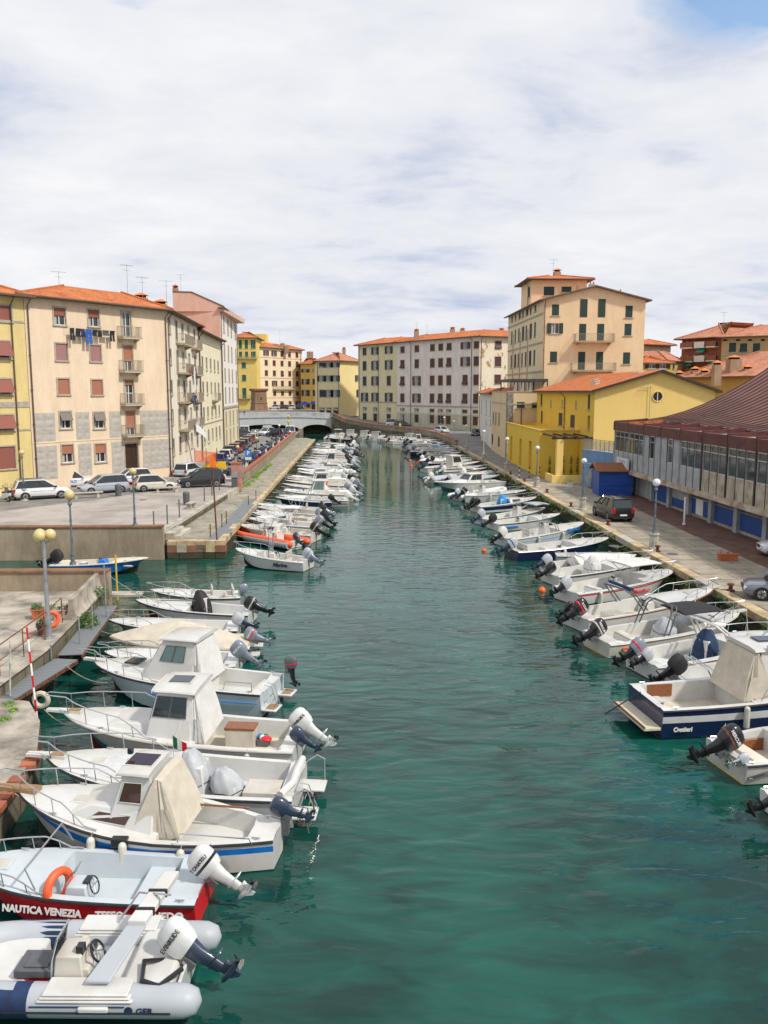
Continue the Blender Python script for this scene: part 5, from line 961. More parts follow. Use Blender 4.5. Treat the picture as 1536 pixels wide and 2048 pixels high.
# laundry
def laundry(label, loc, rz, items, line=True, group=None):
    t = thing('laundry_line', label, 'laundry', loc, rz, group)
    x0, x1 = min(i[0] for i in items) - .2, max(i[0] + i[1] for i in items) + .2
    if line: b = MB(); b.tube([(x0, 0, 0), ((x0 + x1) / 2, 0, -.04), (x1, 0, 0)], .012, M['rope'], 5); b.box(x0 - .03, x0, 0, .55, -.03, 0, M['galv']); b.box(x1, x1 + .03, 0, .55, -.03, 0, M['galv']); b.build('line', t)
    for (x, w, h, m, kind) in items:
        b = MB(); n = 6
        for (a, c) in ((([0, .42], [.58, 1])) if kind == 'p' else ([0, 1],)):
            rings = []
            for k in range(n + 1):
                f = k / n; sp = (1 if k < 2 else 1); xa = x + w * (a if kind != 'p' or k > 2 else (0 if a == 0 else .5)); xb = x + w * (c if kind != 'p' or k > 2 else (.5 if a == 0 else 1)); dy = .03 * sin(f * 5 + x * 7); z = -h * f
                rings.append([(xa, dy - .012, z), (xb, dy - .02, z), (xb, dy + .02, z), (xa, dy + .012, z)])
            b.loft(rings, m)
        b.build('garment', t)
    return t
dkc = mk('black_cloth', (.02, .02, .025), .9, .1, 5); jean = mk('blue_denim', (.03, .11, .38), .9, .1, 5); gcl = mk('grey_cloth', (.09, .085, .09), .9, .15, 5); wcl = mk('white_cloth', (.72, .72, .72), .9, .03, 4); rcl = mk('red_cloth', (.35, .03, .03), .9, .1, 4); ncl = mk('navy_cloth', (.02, .03, .09), .9, .1, 4)
u, z = L2.hit(0, 132, 656); l, rz = L2.loc(0, u, z, .55)
laundry('clothesline of black and blue trousers below the top floor windows of the peach corner house', l + L2.O - Vector((0, 0, 0)), rz, [(0, .45, 1.1, dkc, 'p'), (.6, .5, .75, dkc, 's'), (1.15, .45, .75, ncl, 's'), (1.65, .7, 1.35, jean, 'p'), (2.4, .5, .6, dkc, 's'), (2.95, .5, .65, dkc, 's'), (3.55, .7, .5, gcl, 's'), (4.35, .55, 1.0, dkc, 'p')])
for i, (px, py, its) in enumerate(((360, 733, [(0, .5, .8, rcl, 's'), (.8, .5, .7, gcl, 's'), (1.8, .9, 2.6, wcl, 's'), (2.9, .7, 1.2, ncl, 's')]), (362, 791, [(0, .7, .6, jean, 's'), (.8, .8, 1.0, gcl, 's'), (1.7, 1.0, 1.1, dkc, 's'), (2.9, .6, .9, gcl, 's')]))):
    u, z = L2.hit(1, px, py); l, rz = L2.loc(1, u, z, 1.25); laundry(['washing with a long white sheet hung on the third floor street balcony', 'bundle of dark washing hung on the second floor street balcony'][i], l + L2.O, rz, its)
u, z = L2.hit(1, 370, 846); l, rz = L2.loc(1, u, z, 1.25); b = MB()
rings = [[(x, sin(x * 2) * .2 + y_, z_), (x, sin(x * 2) * .2 + y_ + .05, z_), (x + .05, sin(x * 2) * .2 + y_ + .05, z_ - w_), (x, sin(x * 2) * .2 + y_, z_ - w_)] for x, y_, z_, w_ in ((0, 0, 0, .9), (.8, -.1, -.1, .9), (1.6, -.35, -.6, .8), (2.4, -.6, -1.3, .7), (3.1, -.8, -1.9, .5), (3.7, -.95, -2.4, .15))]
b.loft(rings, wcl); tag(b.build('bedsheet', loc=l + L2.O, rz=rz), 'long white bedsheet blowing from the first floor street balcony', 'bedsheet')
# right quay: mooring bollards, striped posts, planters
for i, (px, py) in enumerate(((1461, 1181), (1315, 1102), (1216, 1049), (1142, 1013), (1094, 985), (1049, 963), (1021, 949))):
    p = at(px, py, ZR + .03); b = MB(); b.cyl((0, 0, 0), (0, 0, .04), .2, .2, M['rust'], 10); b.cyl((0, 0, .04), (0, 0, .26), .1, .09, M['rust'], 10); b.cyl((0, 0, .26), (0, 0, .34), .17, .15, M['rust'], 10)
    tag(b.build('mooring_bollard', loc=p), ['rusty mooring bollard beside the grey car', 'rusty mooring bollard at the foot of the nearest white globe lamp', 'rusty mooring bollard in front of the black off roader', 'rusty mooring bollard level with the kiosk lamp', 'rusty mooring bollard between kiosk lamp and pergola lamp', 'rusty mooring bollard by the striped posts', 'rusty mooring bollard farthest along the right quay'][i], 'mooring bollard', 'bollards on the right quay kerb')
for i, px in enumerate((1038.5, 1058, 1079)):
    p = at(px, [957, 956, 956][i], ZR); b = MB()
    for k in range(5): b.cyl((0, 0, k * .25), (0, 0, k * .25 + .25), .06, .06, [M['rust'], M['white'] if i == 0 else M['yel']][k % 2], 8)
    tag(b.build('striped_post', loc=p), ['striped post with red and white bands by the yellow wing', 'striped post with yellow bands, left of the pergola', 'striped post with yellow bands, right behind the pergola lamp'][i], 'post')
def foliage(mb, c, r, n, m, s=.09, sc=(1, 1, 1), rn=rnd):
    for _ in range(n):
        th, ph = rn.uniform(0, 2 * pi), math.acos(rn.uniform(-.4, 1)); rr = r * rn.uniform(.45, 1.05); p = Vector((c[0] + rr * sin(ph) * cos(th) * sc[0], c[1] + rr * sin(ph) * sin(th) * sc[1], c[2] + rr * cos(ph) * sc[2]))
        a = Vector((rn.uniform(-1, 1), rn.uniform(-1, 1), rn.uniform(-1, 1))).normalized(); d = a.orthogonal().normalized() * s * rn.uniform(.6, 1.3); a = a * s * rn.uniform(.5, 1)
        mb.add([p - d, p + a * .6, p + d, p - a * .6], [(0, 1, 2, 3)], m)
lf = mk('leaf_green', (.06, .13, .025), .7, .3, 3, var2=(.03, .07, .015)); lf2 = mk('bright_grass', (.15, .28, .03), .7, .3, 3, var2=(.08, .16, .02)); lfd = mk('dry_leaf', (.16, .10, .04), .8, .3, 5); fly = mk('yellow_flowers', (.6, .5, .03), .7, .1, 5); terra = mk('terracotta_pot', (.48, .14, .06), .8, .1, 4, .2, 12)
def planter(loc, rz, w, d, h, label, leafm, n=60, pot=terra, fr=.2, nm='plant_trough'):
    t = thing(nm, label, 'planter', loc, rz); b = MB(); b.frus((-w / 2 * .85, w / 2 * .85, -d / 2 * .8, d / 2 * .8, 0), (-w / 2, w / 2, -d / 2, d / 2, h), pot); b.box(-w / 2 - .02, w / 2 + .02, -d / 2 - .02, d / 2 + .02, h, h + .04, pot); b.build('pot', t)
    q = MB(); k = max(1, int(w / .35))
    for i in range(k): foliage(q, ((-w / 2 + w * (i + .5) / k), 0, h + .02), fr, n // k, leafm, .06)
    q.build('plant', t, weld=False)
p = at(1455, 1121, ZR); planter(p, R(-5), 1.1, .38, .36, 'orange terracotta trough with withered plants on the right quay', lfd, 40)
p = at(1340, 1003, ZR); planter(p, R(10), 1.0, .4, .45, 'orange trough under the market hall overhang beside the kiosk', lfd, 20)
p = at(1140, 975, ZR); planter(p, 0, .5, .5, .4, 'white pot with a green bush and red flowers at the yellow pergola', lf, 70, M['white'], .4)
p = at(1503, 1064, ZR); b = MB(); b.ball((0, 0, .2), .5, M['green'], 9, 6, (1.2, .6, .55)); b.ball((.6, .1, .15), .4, M['green'], 8, 6, (1, .6, .5)); tag(b.build('fishing_net', loc=p), 'heap of green netting beside the blue doors under the market hall', 'net')
p = at(155, 1232, 1.3); 
for i, (px, py, w_, fr, pot, lbl) in enumerate(((76, 1236, .5, .26, terra, 'orange plastic pot with a bush left of the three globe lamp post'), (118, 1238, .8, .3, mk('pinkish_stone_pot', (.45, .32, .28), .9, .15, 4), 'pinkish stone trough with a bush at the end of the concrete barrier'), (88, 1268, .5, .28, mk('brown_pot', (.18, .08, .07), .8, .1, 4), 'brown pot with dark shrub just left of the lamp post foot'))): planter(at(px, py, 1.3), .4, w_, .4, .35, lbl, lf, 150, pot, fr, 'flower_pot')
for i, (px, py, z, s_) in enumerate(((18, 1410, 1.0, .16), (28, 1422, 1.0, .1), (10, 1440, 1.0, .12))): b = MB(); foliage(b, (0, 0, .02), s_ * 1.4, 90, lf2, .04, (1, 1, .5)); tag(b.build('weed', loc=at(px, py, z), weld=False), ['largest weed tuft on the concrete landing', 'flat weed patch below the largest tuft on the landing', 'small weed tuft at the left edge of the landing'][i], 'weed')
b = MB(); foliage(b, (0, 0, .1), .5, 420, lf, .07, (1, 1, 1)); foliage(b, (0, 0, .12), .48, 40, fly, .04); tag(b.build('wall_plant', loc=at(175, 1252, .95), weld=False), 'yellow flowering plant growing beside the metal gangway', 'plant')
b = MB(); foliage(b, (0, 0, .1), .35, 220, lf, .06, (1, 1, 1.4)); tag(b.build('shrub', loc=at(204, 1195, 1.3), weld=False), 'green shrub at the end of the stained platform wall', 'shrub')
b = MB()                                                      # grass and weeds on walls and walkways, nobody could count them
for _ in range(34): y = rnd.uniform(82, 108); foliage(b, (-11.35 + rnd.uniform(0, .5) * (1 if y < 90 else .4), y, ZW), rnd.uniform(.2, .5) * (1.3 if y < 90 else .7), 60, lf2, .09)
for _ in range(40): foliage(b, (rnd.uniform(-11.6, -8.8), rnd.uniform(56, 160), ZW), .15, 16, lf2, .06, (1.4, 1.4, .4))
tag(b.build('grass', weld=False), 'bright green grass and weeds growing along the foot of the coping wall', 'grass', kind='stuff')
b = MB()
for _ in range(230): y = rnd.uniform(24, 128); foliage(b, (QR - .05, y, rnd.uniform(.25, 1.0)), rnd.uniform(.1, .32), 34, lf if rnd.random() < .7 else lf2, .07, (.7, 1.5, .8))
tag(b.build('quay_weeds', weld=False), 'green weeds hanging from the joints of the right quay wall', 'weeds', kind='stuff')
b = MB()
for i in range(5): p = (20.8 + i * .75 + rnd.uniform(-.1, .1), 91.3, ZR + .7); foliage(b, p, .3, 60, lf, .08, (.5, .3, 2.5)); foliage(b, (p[0], p[1], p[2] + 1), .25, 40, lf, .08, (.5, .3, 2.6)); b.cyl((p[0], p[1] - .02, ZR), (p[0], p[1] - .02, ZR + 2.4), .02, .01, M['rust'], 5)
tag(b.build('climbing_plants', weld=False), 'thin green creepers climbing the yellow wall behind the pergola', 'creeper', kind='stuff')
# concrete barrier on the platform edge
ja, jb = at(143, 1240, 1.3), at(197, 1180, 1.3); d = jb - ja; rz = math.atan2(d.y, d.x); n = 3
for k in range(n):
    Lb = d.length / n - .04; b = MB(); pr = [(-.3, 0), (.3, 0), (.3, .08), (.13, .32), (.09, .85), (-.09, .85), (-.13, .32), (-.3, .08)]; b.loft([[(0, y, z) for y, z in pr], [(Lb, y, z) for y, z in pr]], conc, flip=False)
    o = b.build('concrete_barrier', loc=ja + d * (k / n), rz=rz, bevel=.01); tag(o, ['worn concrete barrier block nearest the flower pots', 'middle concrete barrier block on the platform edge', 'worn concrete barrier block touching the stained platform wall'][k], 'concrete barrier', 'concrete barrier blocks on the platform edge')
# handrail along the platform, gangways
def railing(pts, h, label, posts=1.6, m=M['rust'], mid=True, r=.022):
    o0 = Vector(pts[0]); t = thing('handrail', label, 'handrail', o0); P_ = [Vector(p) - o0 for p in pts]; b = MB(); b.tube([p + Vector((0, 0, h)) for p in P_], r, m, 6); b.build('rail', t)
    if mid: b = MB(); b.tube([p + Vector((0, 0, h * .5)) for p in P_], r * .8, m, 6); b.build('rail', t)
    for i in range(len(P_) - 1):
        L_ = (P_[i + 1] - P_[i]).length; k = max(1, int(L_ / posts))
        for j in range(k + (i == len(P_) - 2)): q = P_[i].lerp(P_[i + 1], j / k); b = MB(); b.cyl(q, q + Vector((0, 0, h)), r, r, m, 6); b.build('post', t)
railing([at(125, 1245, 1.3), at(90, 1280, 1.3), at(0, 1352, 1.3), at(-60, 1395, 1.3)], 1.0, 'rusty tubular handrail along the platform edge left of the lamp post')
grt = slatted('grey_gangway_planks', (.20, .215, .225), 7, .6, 'X', .02, .6)
def gangway(pts, wd, label, z=.95):
    o0 = Vector(pts[0]); t = thing('gangway', label, 'gangway', (o0.x, o0.y, z)); 
    for i in range(len(pts) - 1):
        a, c = Vector(pts[i]), Vector(pts[i + 1]); d = c - a; L_ = d.length; rz = math.atan2(d.y, d.x); b = MB(); b.box(0, L_, -wd / 2, wd / 2, -.03, 0, grt); b.build('deck', t, (a.x - o0.x, a.y - o0.y, 0), rz)
        for s_ in (-1, 1): q = MB(); q.box(0, L_, s_ * wd / 2 - .03, s_ * wd / 2 + .03, -.14, -.031, M['rust']); q.build('beam', t, (a.x - o0.x, a.y - o0.y, 0), rz)
        k = max(1, int(L_ / 2.2))
        for j in range(k): q = MB(); q.cyl((L_ * (j + .5) / k, wd / 2 - .05, -1.8), (L_ * (j + .5) / k, wd / 2 - .05, -.04), .05, .05, M['rust'], 6); q.build('pile', t, (a.x - o0.x, a.y - o0.y, 0), rz)
    return t
ga, gb, gc = at(10, 1392, .95), at(133, 1318, .95), at(215, 1212, .95)
gangway([ga - (gb - ga) * .3, gb], .85, 'grey metal gangway along the platform, lower section'); gangway([gb + (gc - gb).normalized() * .5, gc], .85, 'grey metal gangway along the platform, upper ribbed section')
gangway([at(432, 1078, 1.15), at(505, 998, 1.15)], 1.1, 'grey metal gangway beside the left canal walkway', 1.13)
b = MB(); b.box(-1.0, .7, -.35, .35, 0, .1, kerbm); tag(b.build('stone_step', loc=at(252, 1192, .9) + Vector((0, .2, 0))), 'pale stone step with a red edge at the basin mouth', 'step')
rod('marker_pole', 'red and white banded pole leaning at the end of the lower gangway', 'pole', 78, 1470, 0, 1258, .032, None, (-.25, .2), (M['redp'], M['white']))
for i, (px, py, pyt) in enumerate(((160, 1290, 1232), (186, 1262, 1212), (20, 1395, 1282), (103, 1320, 1290), (213, 1235, 1128))): rod('mooring_post', ['thin grey post on the upper gangway, lower of two', 'thin grey post on the upper gangway, upper of two', 'pale leaning pipe standing on the lower gangway at left', 'short rusty post at the corner of both gangways', 'tall grey pole at the end of the stained platform wall'][i], 'post', px, py, .9, pyt, .03, M['galv'] if i != 2 else castw, (.12 if i == 2 else 0, 0))
rod('mooring_post', 'yellowish tall pole standing in the water before the blue boat', 'post', 235, 1200, 0, 1110, .045, M['yel'])
for i, (px, py, pyt) in enumerate(((512, 1001, 981), (497, 1010, 992), (453, 1048, 1022), (444, 1055, 1028), (421, 1075, 1048))): rod('mooring_post', 'rusty post %s beside the left walkway gangway' % ['farthest', 'second farthest', 'middle', 'second nearest', 'nearest'][i], 'post', px, py, ZW, pyt, .035, M['rust'])
for i, (px, py) in enumerate(((1345, 1108), (1228, 1092), (1400, 1165), (860 // 3, 1000))):
    b = MB(); p = at(px, py, ZR if px > 500 else ZP); b.cyl((0, 0, .0), (0, 0, .012), .32, .32, M['gpl'], 16); tag(b.build('manhole_cover', loc=p + Vector((0, 0, .004))), ['dark round manhole cover on the quay right of the nearest lamp', 'dark round manhole cover on the quay left of the nearest lamp', 'dark round manhole cover on the quay by the orange trough', 'dark round manhole cover in the middle of the piazza'][i], 'manhole cover')
ORD = ['first', 'second', 'third', 'fourth', 'fifth', 'sixth', 'seventh', 'eighth', 'ninth', 'tenth', 'eleventh', 'twelfth', 'thirteenth', 'fourteenth', 'fifteenth', 'sixteenth', 'seventeenth', 'eighteenth', 'nineteenth', 'twentieth', 'twenty first', 'twenty second', 'twenty third', 'twenty fourth', 'twenty fifth', 'twenty sixth', 'twenty seventh', 'twenty eighth', 'twenty ninth', 'thirtieth']
# ================================================================ vehicles
tyre = mk('tyre_rubber', (.018, .018, .018), .85, .2, 10); rim = mk('wheel_rim', (.38, .39, .41), .35, .1, 8, metal=.8); carglass = glassy('car_glass', (.02, .028, .032), .04); trimk = mk('car_trim', (.02, .02, .022), .6, .1, 8); tl_ = mk('tail_light', (.45, .01, .01), .2, .05, 5, coat=.5); hl_ = mk('head_light', (.6, .62, .64), .1, .03, 5, coat=.5)
def paint(n, c): return mk('car_paint_' + n, c, .28, .03, 1.5, coat=.8)
def car(label, px, py, z, rz, pm, kind='hatch', L=4.0, Wd=1.72, H=1.5, flip=False, group=None, text=None):
    p = at(px, py, z); t = thing('parked_car', label, 'car', p, rz, group); hL, w = L / 2, Wd / 2
    suv = kind == 'suv'; gb = .24 if suv else .17; belt = H * (.62 if suv else .60); hood = belt * (.93 if suv else .88)
    st = [(-hL, gb + .22, belt * .80, .80), (-hL + .05, gb + .08, belt * .97, .92), (-hL + .35, gb, belt, .985), (-.2, gb, belt, 1.0), (hL * .42, gb, belt * .985, 1.0), (hL * .52, gb, hood, .99), (hL * .84, gb + .02, hood * .93, .95), (hL - .1, gb + .1, hood * .80, .86), (hL, gb + .2, hood * .62, .72)]
    def ring(x, z0, z1, k):
        ww = w * k; return [(x, -ww * .88, z0), (x, -ww, z0 + .1), (x, -ww, z0 + (z1 - z0) * .62), (x, -ww * .93, z1 - .03), (x, -ww * .84, z1), (x, ww * .84, z1), (x, ww * .93, z1 - .03), (x, ww, z0 + (z1 - z0) * .62), (x, ww, z0 + .1), (x, ww * .88, z0)]
    b = MB(); b.loft([ring(*s_) for s_ in st], pm, flip=True); b.build('body', t, angle=50)
    # greenhouse: glass core with painted roof and pillars
    xb = -hL + (.12 if kind != 'sedan' else .75); xr = -hL + (.42 if kind != 'sedan' else 1.25); xf = hL * .52; xt = hL * .08
    wb, wt = w * .90, w * .74
    g = MB(); lo = [(xb, -wb, belt - .02), (xf, -wb, belt - .04), (xf, wb, belt - .04), (xb, wb, belt - .02)]; hi = [(xr, -wt, H - .04), (xt, -wt, H - .04), (xt, wt, H - .04), (xr, wt, H - .04)]
    g.add(lo + hi, [(0, 1, 5, 4), (1, 2, 6, 5), (2, 3, 7, 6), (3, 0, 4, 7)], carglass); g.build('windows', t, weld=False)
    r = MB(); mid = (xr + xt) / 2; rr = lambda x, zz, k: [(x, -wt * k, zz - .05), (x, -wt * k * .93, zz), (x, wt * k * .93, zz), (x, wt * k, zz - .05)]
    r.loft([rr(xr - .06, H - .03, 1.02), rr(xr + .2, H, 1.03), rr(mid, H + .02, 1.03), rr(xt - .1, H, 1.03), rr(xt + .05, H - .035, 1.02)], pm, closed=True, flip=True)
    lerp = lambda a, c, f: tuple(a[i] + (c[i] - a[i]) * f for i in range(3))
    for (i, j) in ((0, 4), (1, 5), (2, 6), (3, 7)): r.tube([(lo + hi)[i], (lo + hi)[j]], .055, pm, 5)
    for s_ in (-1, 1):
        for f in (.38, .70): xa = xb + (xf - xb) * f; xc = xr + (xt - xr) * f; r.tube([(xa, s_ * (wb + .005), belt - .03), (xc, s_ * (wt + .01), H - .05)], .03, trimk, 4)
    r.build('roof', t, angle=50)
    for sx in (-1, 1):
        for sy in (-1, 1):
            x = sx * hL * .62; R_ = .335 if suv else .30; wh = MB(); yo = sy * (w + .01); yi = sy * (w - .2)
            wh.cyl((x, yi, R_), (x, yo, R_), R_, R_, tyre, 18); o = wh.build('wheel', t); q = MB(); q.cyl((x, yo, R_), (x, yo + sy * .012, R_), R_ * .64, R_ * .6, rim, 12)
            for a in range(5): q.cyl((x, yo + sy * .014, R_), (x + cos(a * 1.257) * R_ * .55, yo + sy * .014, R_ + sin(a * 1.257) * R_ * .55), .03, .02, trimk, 4)
            q.build('rim', o); q = MB(); n = 12; q.loft([[(x + (R_ + d) * cos(pi * a / n), sy * (w - .02 + e), R_ + (R_ + d) * sin(pi * a / n) - .03) for (d, e) in ((.0, 0), (.06, 0), (.06, .028), (.0, .028))] for a in range(n + 1)], trimk); q.build('wheel_arch', t)
    for s_ in (-1, 1):
        q = MB(); q.box(-hL - .01, -hL + .14, s_ * w * .66, s_ * w * .93, belt * .62, belt * .95, tl_); q.build('tail_light', t, bevel=.02)
        q = MB(); q.box(hL - .22, hL - .03, s_ * w * .50, s_ * w * .84, hood * .56, hood * .78, hl_); q.build('head_light', t, bevel=.03)
        q = MB(); q.box(xf - .25, xf - .1, s_ * (w + .02), s_ * (w + .17), belt - .02, belt + .12, pm if not suv else trimk); q.build('mirror', t, bevel=.03)
    q = MB(); q.box(-hL - .03, -hL + .02, -.26, .26, belt * .45, belt * .45 + .11, M['white']); q.box(hL - .01, hL + .02, -.26, .26, gb + .16, gb + .27, M['white']); q.box(hL - .06, hL + .005, -w * .45, w * .45, gb + .3, gb + .42, trimk); q.box(-hL - .02, -hL + .1, -w * .8, w * .8, gb + .02, gb + .14, trimk)
    q.build('number_plates_and_grille', t)
    for s_ in (-1, 1): q = MB(); q.box(-hL * .4, hL * .4, s_ * (w - .01), s_ * (w + .015), gb, gb + .1, trimk); q.box(-hL * .45, hL * .42, s_ * (w - .005), s_ * (w + .006), belt * .70, belt * .72, trimk); q.build('side_trim', t)
    if text: put('lettering', text_mesh(text, .34, M['bluel'], .002, bold=.01), t, (-.25, -w - .012, belt * .66), rot=(R(90), 0, 0))
    if suv:
        for s_ in (-1, 1): q = MB(); q.tube([(xr, s_ * wt * .85, H + .03), (xt, s_ * wt * .85, H + .05)], .025, trimk, 5); q.build('roof_rail', t)
    return t
cw, cs, ck, cbl, crd, cg, cgr, cdb, clb = paint('white', (.74, .74, .74)), paint('silver', (.40, .43, .48)), paint('black', (.012, .013, .016)), paint('blue', (.015, .06, .30)), paint('red', (.35, .015, .03)), paint('dark_grey', (.06, .065, .075)), paint('grey_green', (.20, .25, .26)), paint('navy', (.02, .035, .14)), paint('pale_blue', (.55, .62, .68))
cream_c = paint('cream', (.62, .60, .52)); gr2 = paint('mid_grey', (.16, .17, .20))
aF = rzf          # direction of the houses' front on the piazza
car('black hatchback partly behind the white off roader at the far left', 42, 984, ZP, aF + pi, cg, 'hatch', 4.1)
car('white off roader with black roof trim parked beside the leftmost street lamp', 84, 997, ZP, aF - .1 - .35, cw, 'suv', 4.5, 1.85, 1.65)
car('white van like hatchback with blue COLO lettering on its door', 146, 975, ZP, aF - .45, cw, 'hatch', 3.8, 1.62, 1.6, text='COLO')
car('silver hatchback behind the long stone bench', 207, 985, ZP, aF - .35 + pi, cs, 'hatch', 4.3, 1.78, 1.58)
car('white estate car behind the silver and the cream cars', 262, 968, ZP, aF - .35 + pi, cw, 'hatch', 3.9, 1.66, 1.5)
car('cream small hatchback behind the second stone bench', 310, 981, ZP, aF - .5, cream_c, 'hatch', 3.7, 1.6, 1.48)
car('black off roader with roof rails parked at the mouth of the left street', 402, 973, ZP, aF - .62 + pi, ck, 'suv', 4.3, 1.82, 1.66)
car('pale blue white hatchback behind the black off roader, rear window to the camera', 378, 953, ZP, R(72), clb, 'hatch', 3.9, 1.72, 1.48)
for px, py, pm, k, lb in ((440, 930, cbl, 'hatch', 'bright blue hatchback right of the orange netting, first in the street row'), (453, 921, cw, 'hatch', 'white hatchback directly behind the bright blue one in the street row'), (461, 912, cdb, 'hatch', 'navy blue car third in the parked row of the left street'), (472, 906, crd, 'hatch', 'dark red car fourth in the parked row of the left street'), (483, 900, cg, 'hatch', 'dark grey car fifth in the parked row of the left street'), (491, 894, cgr, 'hatch', 'grey green car sixth in the parked row of the left street'), (498, 888, crd, 'hatch', 'bright red car seventh in the parked row, half hidden by the white one'), (506, 885, cw, 'suv', 'white car at the far end of the parked row in the left street')):
    car(lb, px, py, ZP, R(88) + rnd.uniform(-.05, .05), pm, k, 4.0, 1.72, 1.5 if k == 'hatch' else 1.62, group='cars parked along the houses of the left street')
car('dark blue off roader across the end of the left street', 490, 876, ZP, R(10), cg, 'suv', 4.4, 1.8, 1.65); car('white car facing the camera at the end of the left street', 533, 871, ZP, R(-115), cw, 'suv', 4.3, 1.8, 1.6); car('black off roader at the street end left of the last motorcycles', 553, 874, ZP, R(150), ck, 'suv', 4.4, 1.8, 1.65)
car('black off roader parked on the right quay, tail to the camera', 1224, 1036, ZR, R(94), ck, 'suv', 4.4, 1.78, 1.68)
car('mid grey hatchback cut by the right edge on the quay', 1580, 1198, ZR, R(160), gr2, 'hatch', 4.1, 1.7, 1.45)
car('white small car cut by the right edge beside the green netting', 1585, 1112, ZR, R(165), cw, 'hatch', 3.7, 1.62, 1.5)
car('dark car parked by the little white house at the end of the right quay', 951, 872, 1.3, R(-98), cg, 'hatch', 4.0); car('white small car before the faded pink house behind the curved wall', 884, 866, 1.5, R(-60), cw, 'hatch', 3.8); car('white van behind the curved wall at the khaki house', 789, 853, 1.8, R(-20), cw, 'hatch', 4.3, 1.75, 1.9); car('dark green car right of the white van behind the curved wall', 805, 854, 1.8, R(-25), cg, 'hatch', 4.0)
for i, (px, pm) in enumerate(((549, cw), (566, cg), (580, cw), (596, ck))): p = V2(px, 268); car(['white car left of the group in front of the large cream house', 'grey car second of the group in front of the large cream house', 'white car third of the group in front of the large cream house', 'black car rightmost in front of the large cream house'][i], px, 782 + (CH - 4.6) / 268 * 1690, 4.6, R(170), pm, 'hatch')
slab('upper_square', [(-60, 252), (-12, 252), (-12, 275), (-60, 275)], 4.58, asph, conc)
def scooter(label, loc, rz, pm, big=False, proto={}):
    key = (pm.name, big)
    if key in proto: t = copy_tree(proto[key]); t.location = loc; t.rotation_euler = (0, 0, rz); t['label'] = label; return t
    t = thing('parked_scooter', label, 'scooter', loc, rz, 'scooters and motorcycles parked in the left street'); proto[key] = t; wr = .30 if big else .24; wb_ = .68
    for s_ in (-1, 1): b = MB(); b.cyl((s_ * wb_, -.06, wr), (s_ * wb_, .06, wr), wr, wr, tyre, 14); b.cyl((s_ * wb_, -.065, wr), (s_ * wb_, .065, wr), wr * .6, wr * .6, rim, 10); b.build('wheel', t)
    b = MB(); b.loft([[(x, -w_, z0), (x, -w_ * .8, z1), (x, w_ * .8, z1), (x, w_, z0)] for x, z0, z1, w_ in ((-.95, .55, .72, .08), (-.7, .38, .78, .17), (-.25, .28, .72, .18), (-.05, .24, .34, .15), (.3, .24, .34, .15), (.42, .3, .85, .2), (.55, .45, .98, .16), (.68, .52, .7, .08))], pm, flip=True); b.build('body', t)
    b = MB(); b.loft([[(x, -.13, z), (x, -.11, z + .09), (x, .11, z + .09), (x, .13, z)] for x, z in ((-.85, .8), (-.5, .76), (-.1, .72))], M['black'], flip=True); b.build('seat', t, bevel=.02)
    b = MB(); b.tube([(.62, 0, .3), (.48, 0, .95), (.42, 0, 1.02)], .035, M['steel'], 6); b.tube([(.36, -.34, 1.03), (.46, 0, 1.0), (.36, .34, 1.03)], .02, M['black'], 6); b.build('handlebar', t)
    b = MB(); b.add([(.58, -.2, .95), (.58, .2, .95), (.42, .16, 1.4), (.42, -.16, 1.4)], [(0, 1, 2, 3)], M['clear']); b.build('windscreen', t)
    for s_ in (-1, 1): b = MB(); b.cyl((.38, s_ * .3, 1.04), (.36, s_ * .36, 1.2), .01, .01, M['black'], 4); b.ball((.36, s_ * .37, 1.22), .06, M['steel'], 6, 5, (.3, 1, .7)); b.build('mirror', t)
    if big: b = MB(); b.box(-1.15, -.8, -.2, .2, .85, 1.15, M['black']); b.build('top_box', t, bevel=.05)
    return t
n = 30; mp = [paint('scooter_white', (.6, .6, .6)), ck, cg, paint('scooter_silver', (.3, .32, .35)), crd, cbl]
for k in range(n):
    f = k / (n - 1); y = 84.5 + f * 82; x = -12.75 - (y - 84.5) / 86 * .95 - .35; pmm = mp[k % 4 if rnd.random() < .8 else 4 + k % 2]
    scooter('%s %s along the coping wall, %s from the parking sign' % (['white', 'black', 'dark grey', 'silver', 'red', 'blue'][mp.index(pmm)], 'scooter with top box' if k % 3 == 0 else 'scooter', ORD[k]), (x, y, ZP + .006), R(8) + rnd.uniform(-.25, .25), pmm, k % 3 == 0)
t = scooter('black and white scooter with a top box against the wall of the peach corner house', at(316, 952, ZP), aF - .5, ck, True); 
t = scooter('white scooter at the left edge in front of the white off roader', at(6, 1003, ZP), R(150), mp[0]); t = scooter('dark scooter just right of the white one at the left edge', at(20, 1000, ZP), R(140), cg)
